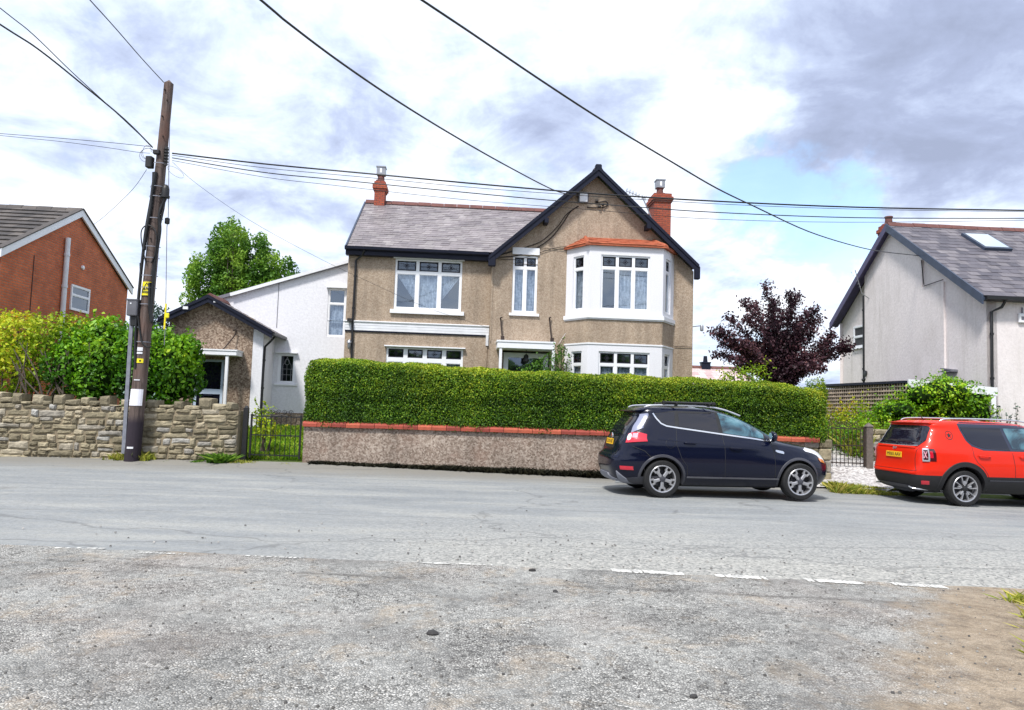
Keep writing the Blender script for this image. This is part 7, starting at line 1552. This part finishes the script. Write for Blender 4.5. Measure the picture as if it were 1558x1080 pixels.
# ---- red boxy SUV
j_lv = [(.24, 0.170, 4.0, .70, 7, 5), (.30, 0.010, 4.12, .78, 7, 5), (.38, -0.060, 4.18, .835, 7, 5), (.50, -0.090, 4.22, .875, 7, 5), (.60, -0.090, 4.235, .89, 7, 5), (.68, -0.060, 4.23, .90, 8, 5), (.80, -0.035, 4.2, .905, 8, 5), (.95, -0.025, 4.12, .90, 8, 5), (1.02, -0.020, 3.95, .895, 8, 5), (1.08, -0.005, 3.5, .88, 8, 5), (1.12, 0.010, 3.2, .865, 8, 5), (1.22, 0.090, 3.05, .83, 8, 5), (1.38, 0.175, 2.8, .775, 8, 5), (1.50, 0.225, 2.62, .735, 7, 5), (1.57, 0.240, 2.5, .725, 7.5, 5), (1.62, 0.330, 2.38, .69, 7, 4.5), (1.645, 0.460, 2.2, .62, 6, 4), (1.66, 0.700, 2.0, .42, 4, 4), (1.665, 1., 1.8, .25, 3, 3)]
JL = Car(j_lv, .85, 3.42, .785, .348); JL.arch = .425
jyaw = R(5); jp = atY(1470, 769.5, 14.3); off = Matrix.Rotation(jyaw, 3, 'Z') @ Vector((JL.wr, -.9, 0))
J = thing('parked_suv', 'bright red boxy SUV with black bumpers and star decal parked at the right edge', 'car'); J.rotation_euler.z = jyaw
J.location = (jp.x - off.x, jp.y - off.y, gz(9.2, 14.6) + .004)
JL.body(J, ['red_paint', 'cladding', 'plastic_black'], lambda z: 1 if z < .57 else 0, .028)
for sg_ in (-1, 1):
    for x in (JL.wr, JL.wf): JL.arch_trim(x, .425, .52, .016, sgn=sg_, a0=-10, a1=190, sq=1.0).build('arch_trim', 'cladding', J, 50)
    JL.side_patch([(1.3, .25), (3.0, .25), (3.0, .50), (1.35, .50)], .012, sg_, 6, 16).build('sill_cladding', 'cladding', J)
    JL.side_line([(1.36, .51), (3.0, .51)], .02, .016, sg_).build('sill_trim', 'cladding_grey', J)
    JL.side_patch([(.90, 1.635), (.80, 1.62), (.92, 1.28), (1.02, 1.17), (1.28, 1.085), (2.9, 1.06), (2.92, 1.18), (2.6, 1.53), (2.45, 1.62), (2.3, 1.635)], .004, sg_, 16, 24).build('window_surround', 'roof_black', J)
    JL.side_patch([(.87, 1.535), (.96, 1.28), (1.06, 1.20), (1.32, 1.112), (1.80, 1.105), (1.70, 1.535)], .009, sg_, 12, 12).build('rear_window', 'car_glass_dark', J)
    JL.side_patch([(1.87, 1.105), (2.82, 1.10), (2.8, 1.2), (2.54, 1.50), (2.5, 1.535), (1.77, 1.535)], .009, sg_, 12, 12).build('front_window', 'car_glass', J)
    m_ = MB()
    for ln in ([(1.02, 1.17), (1.03, .98), (1.10, .86), (1.22, .76), (1.32, .62), (1.36, .52)], [(1.84, 1.06), (1.88, .8), (1.9, .52)], [(2.98, 1.05), (3.0, .52)]): JL.side_line(ln, .010, .003, sg_, m_)
    m_.build('door_gap', 'plastic_black', J)
    for hx in (1.24, 2.10):
        m_ = MB(); y = JL.W(hx, .99); m_.tube(smooth_pts([(hx - .11, sg_ * y, .985), (hx - .09, sg_ * (y + .035), .985), (hx + .09, sg_ * (y + .035), .98), (hx + .11, sg_ * y, .98)], 4), .015, 8); m_.build('door_handle', 'red_paint', J, 50)
    JL.wrap_patch(lambda t_: .86, lambda t_: 1.10, .39, .67, .012, sgn=sg_).build('tail_light', 'lamp_dark', J, 60)
    fr_ = MB()
    for (z0, z1, t0, t1) in ((.85, .88, .38, .525), (1.075, 1.105, .38, .525), (.87, 1.09, .375, .395), (.87, 1.09, .515, .535)):
        q = JL.wrap_patch(lambda t_: z0, lambda t_: z1, t0, t1, .024, nz=2, nt_=8, sgn=sg_); o_ = len(fr_.v); fr_.v += q.v; fr_.t += q.t; fr_.f += [tuple(i + o_ for i in f) for f in q.f]; fr_.m += q.m
    fr_.build('lamp_surround', 'silver', J, 60)
    xx = MB(); za, zb_ = .915, 1.045
    def wp(t_, z, off=.03):
        th = t_ * math.pi / 2; c = JL.mid(z); n = JL.nr(z); return Vector((c - (c - JL.xr(z)) * math.cos(th) ** (2 / n) - math.cos(th) * off, sg_ * (JL.w(z) * math.sin(th) ** (2 / n) + math.sin(th) * off), z))
    xx.bar(wp(.42, za), wp(.49, zb_), .028, .012); xx.bar(wp(.42, zb_), wp(.49, za), .028, .012); xx.build('cross_lens', 'lamp_pink', J)
    JL.wrap_patch(lambda t_: .92, lambda t_: 1.05, .555, .61, .016, sgn=sg_).build('lamp_lens', 'lamp_red', J, 60)
    JL.wrap_patch(lambda t_: .40, lambda t_: .475, .42, .56, .02, sgn=sg_).build('rear_reflector', 'lamp_red', J, 60)
JL.rear_patch([(-.66, 1.14), (.66, 1.14), (.71, 1.25), (.64, 1.52), (.60, 1.545), (-.60, 1.545), (-.64, 1.52), (-.71, 1.25)], .012, 16, 40).build('rear_screen', 'car_glass_dark', J)
JL.rear_patch([(-.62, 1.10), (.62, 1.10), (.62, 1.135), (-.62, 1.135)], .016, 3).build('tailgate_ledge', 'red_paint', J)
m_ = MB(); m_.tube([(JL.XR(y, 1.137) - .014, y, 1.137 + .012 * (y / .66) ** 2) for y in [-.66 + .088 * k for k in range(16)]], .008, 6); m_.build('ledge_glint', 'chrome', J)  # chrome line stands in for the bright reflection on the red ledge
JL.rear_patch([(-.42, .86), (.42, .86), (.40, 1.06), (-.40, 1.06)], -.002, 4).build('plate_recess', 'red_paint', J)
plate(J, JL.xr(.94) - .016, 0.0, .945, R(2), 'MR65 AAV'); text_part('JEEP', .07, J, (JL.xr(1.07) - .012, 0.0, 1.075), (R(90), 0, R(-90)), 'silver', 'maker_lettering', .004)
JL.rear_patch([(-.80, .60), (.80, .60), (.82, .64), (-.82, .64)], .012, 2).build('bumper_trim', 'red_paint', J)
JL.rear_patch([(-.66, .25), (.66, .25), (.62, .33), (.45, .36), (-.45, .36), (-.62, .33)], .018, 4).build('skid_plate', 'cladding_grey', J)
for ln in (((-.5, .335), (-.66, .30), (-.74, .26)), ((.5, .335), (.66, .30), (.74, .26))): m_ = MB(); m_.tube(smooth_pts([(JL.XR(y, z) - .03, y, z) for y, z in ln]), .014, 6); m_.build('bumper_accent', 'silver', J)
m_ = MB()
for i in range(15):
    y = lerp(-.66, .66, i / 14); e = (abs(y) / .66) ** 3; m_.add([(.19 + .08 * e, y, 1.585), (.18 + .08 * e, y, 1.605), (.5, y, 1.655 - .045 * e), (.5, y, 1.57)], [])
m_.f = [(4 * i + k, 4 * i + (k + 1) % 4, 4 * i + 4 + (k + 1) % 4, 4 * i + 4 + k) for i in range(14) for k in range(4)] + [(0, 1, 2, 3), (56, 57, 58, 59)]; m_.m = [0] * len(m_.f); m_.build('roof_spoiler', 'red_paint', J, 50)
rails(JL, J, [(.52, 1.645, .62), (.66, 1.69, .64), (1.2, 1.705, .65), (2.0, 1.70, .65), (2.35, 1.66, .65), (2.6, 1.585, .66)], .64)
m_ = MB(); m_.tube([(.62, 0, 1.65), (.50, 0, 1.80)], [.012, .004], 6); m_.build('aerial', 'plastic_black', J)
m_ = MB(); m_.tube([(JL.XR(y, z) - .02, y, z) for y, z in ((.05, 1.20), (.25, 1.22), (.45, 1.215))], .009, 6); m_.tube([(JL.XR(.05, 1.2) - .02, .05, 1.2), (JL.XR(0, 1.17) - .02, 0, 1.165)], .02, 6); m_.build('rear_wiper', 'plastic_black', J)
m_ = MB()
for sg_ in (-1, 1): m_.tube([(JL.XR(sg_ * y, z) - .001, sg_ * y, z) for y, z in ((.70, 1.13), (.66, 1.05), (.64, .9), (.66, .75), (.70, .66))], .005, 5)
m_.tube([(JL.XR(y, .655) - .001, y, .655) for y in [-.7 + .1 * k for k in range(15)]], .005, 5); m_.build('tailgate_gap', 'sign_black', J)
# star decal on the rear pillar
m_ = MB(); sx, sz_ = .60, 1.37
def sp(x, z, o=.004): return Vector((x, -(JL.W(x, z) + o), z))
ring_ = [(sx + .078 * math.cos(a), sz_ + .088 * math.sin(a)) for a in [k * math.pi / 14 for k in range(28)]]
for k in range(28):
    a, b_ = ring_[k], ring_[(k + 1) % 28]; m_.add([sp(*a), sp(*b_), sp(sx + (b_[0] - sx) * .86, sz_ + (b_[1] - sz_) * .86), sp(sx + (a[0] - sx) * .86, sz_ + (a[1] - sz_) * .86)], [(0, 1, 2, 3)])
st_ = [(sx + (.056 if k % 2 == 0 else .023) * math.cos(math.pi / 2 + k * math.pi / 5), sz_ + (.062 if k % 2 == 0 else .025) * math.sin(math.pi / 2 + k * math.pi / 5)) for k in range(10)]
m_.add([sp(*p) for p in st_] + [sp(sx, sz_)], [(k, (k + 1) % 10, 10) for k in range(10)]); m_.build('star_decal', 'sign_black', J)
mirror(JL, J, 2.85, 1.08, 'red_paint')
JL.rear_patch([(-.66, 1.16), (.66, 1.16), (.62, 1.5), (-.62, 1.5)], .006, fn=JL.XF).build('windscreen', 'car_glass', J)
for x in (JL.wr, JL.wf):
    for sd2 in (-1, 1): make_wheel(J, x, sd2 * JL.wy, JL.R, .22, .262, 'split', sd2)
m_ = MB(); m_.box(.6, 3.8, -.55, .55, .25, .42); m_.build('underbody', 'plastic_black', J)
m_ = MB(); m_.lathe([(.16, -.25), (.17, 0), (.16, .25)], (.42, .35, .33), 'y', 12); m_.tube([(.2, .45, .27), (.42, .42, .30)], .03); m_.build('silencer', 'galvanised', J, 50)
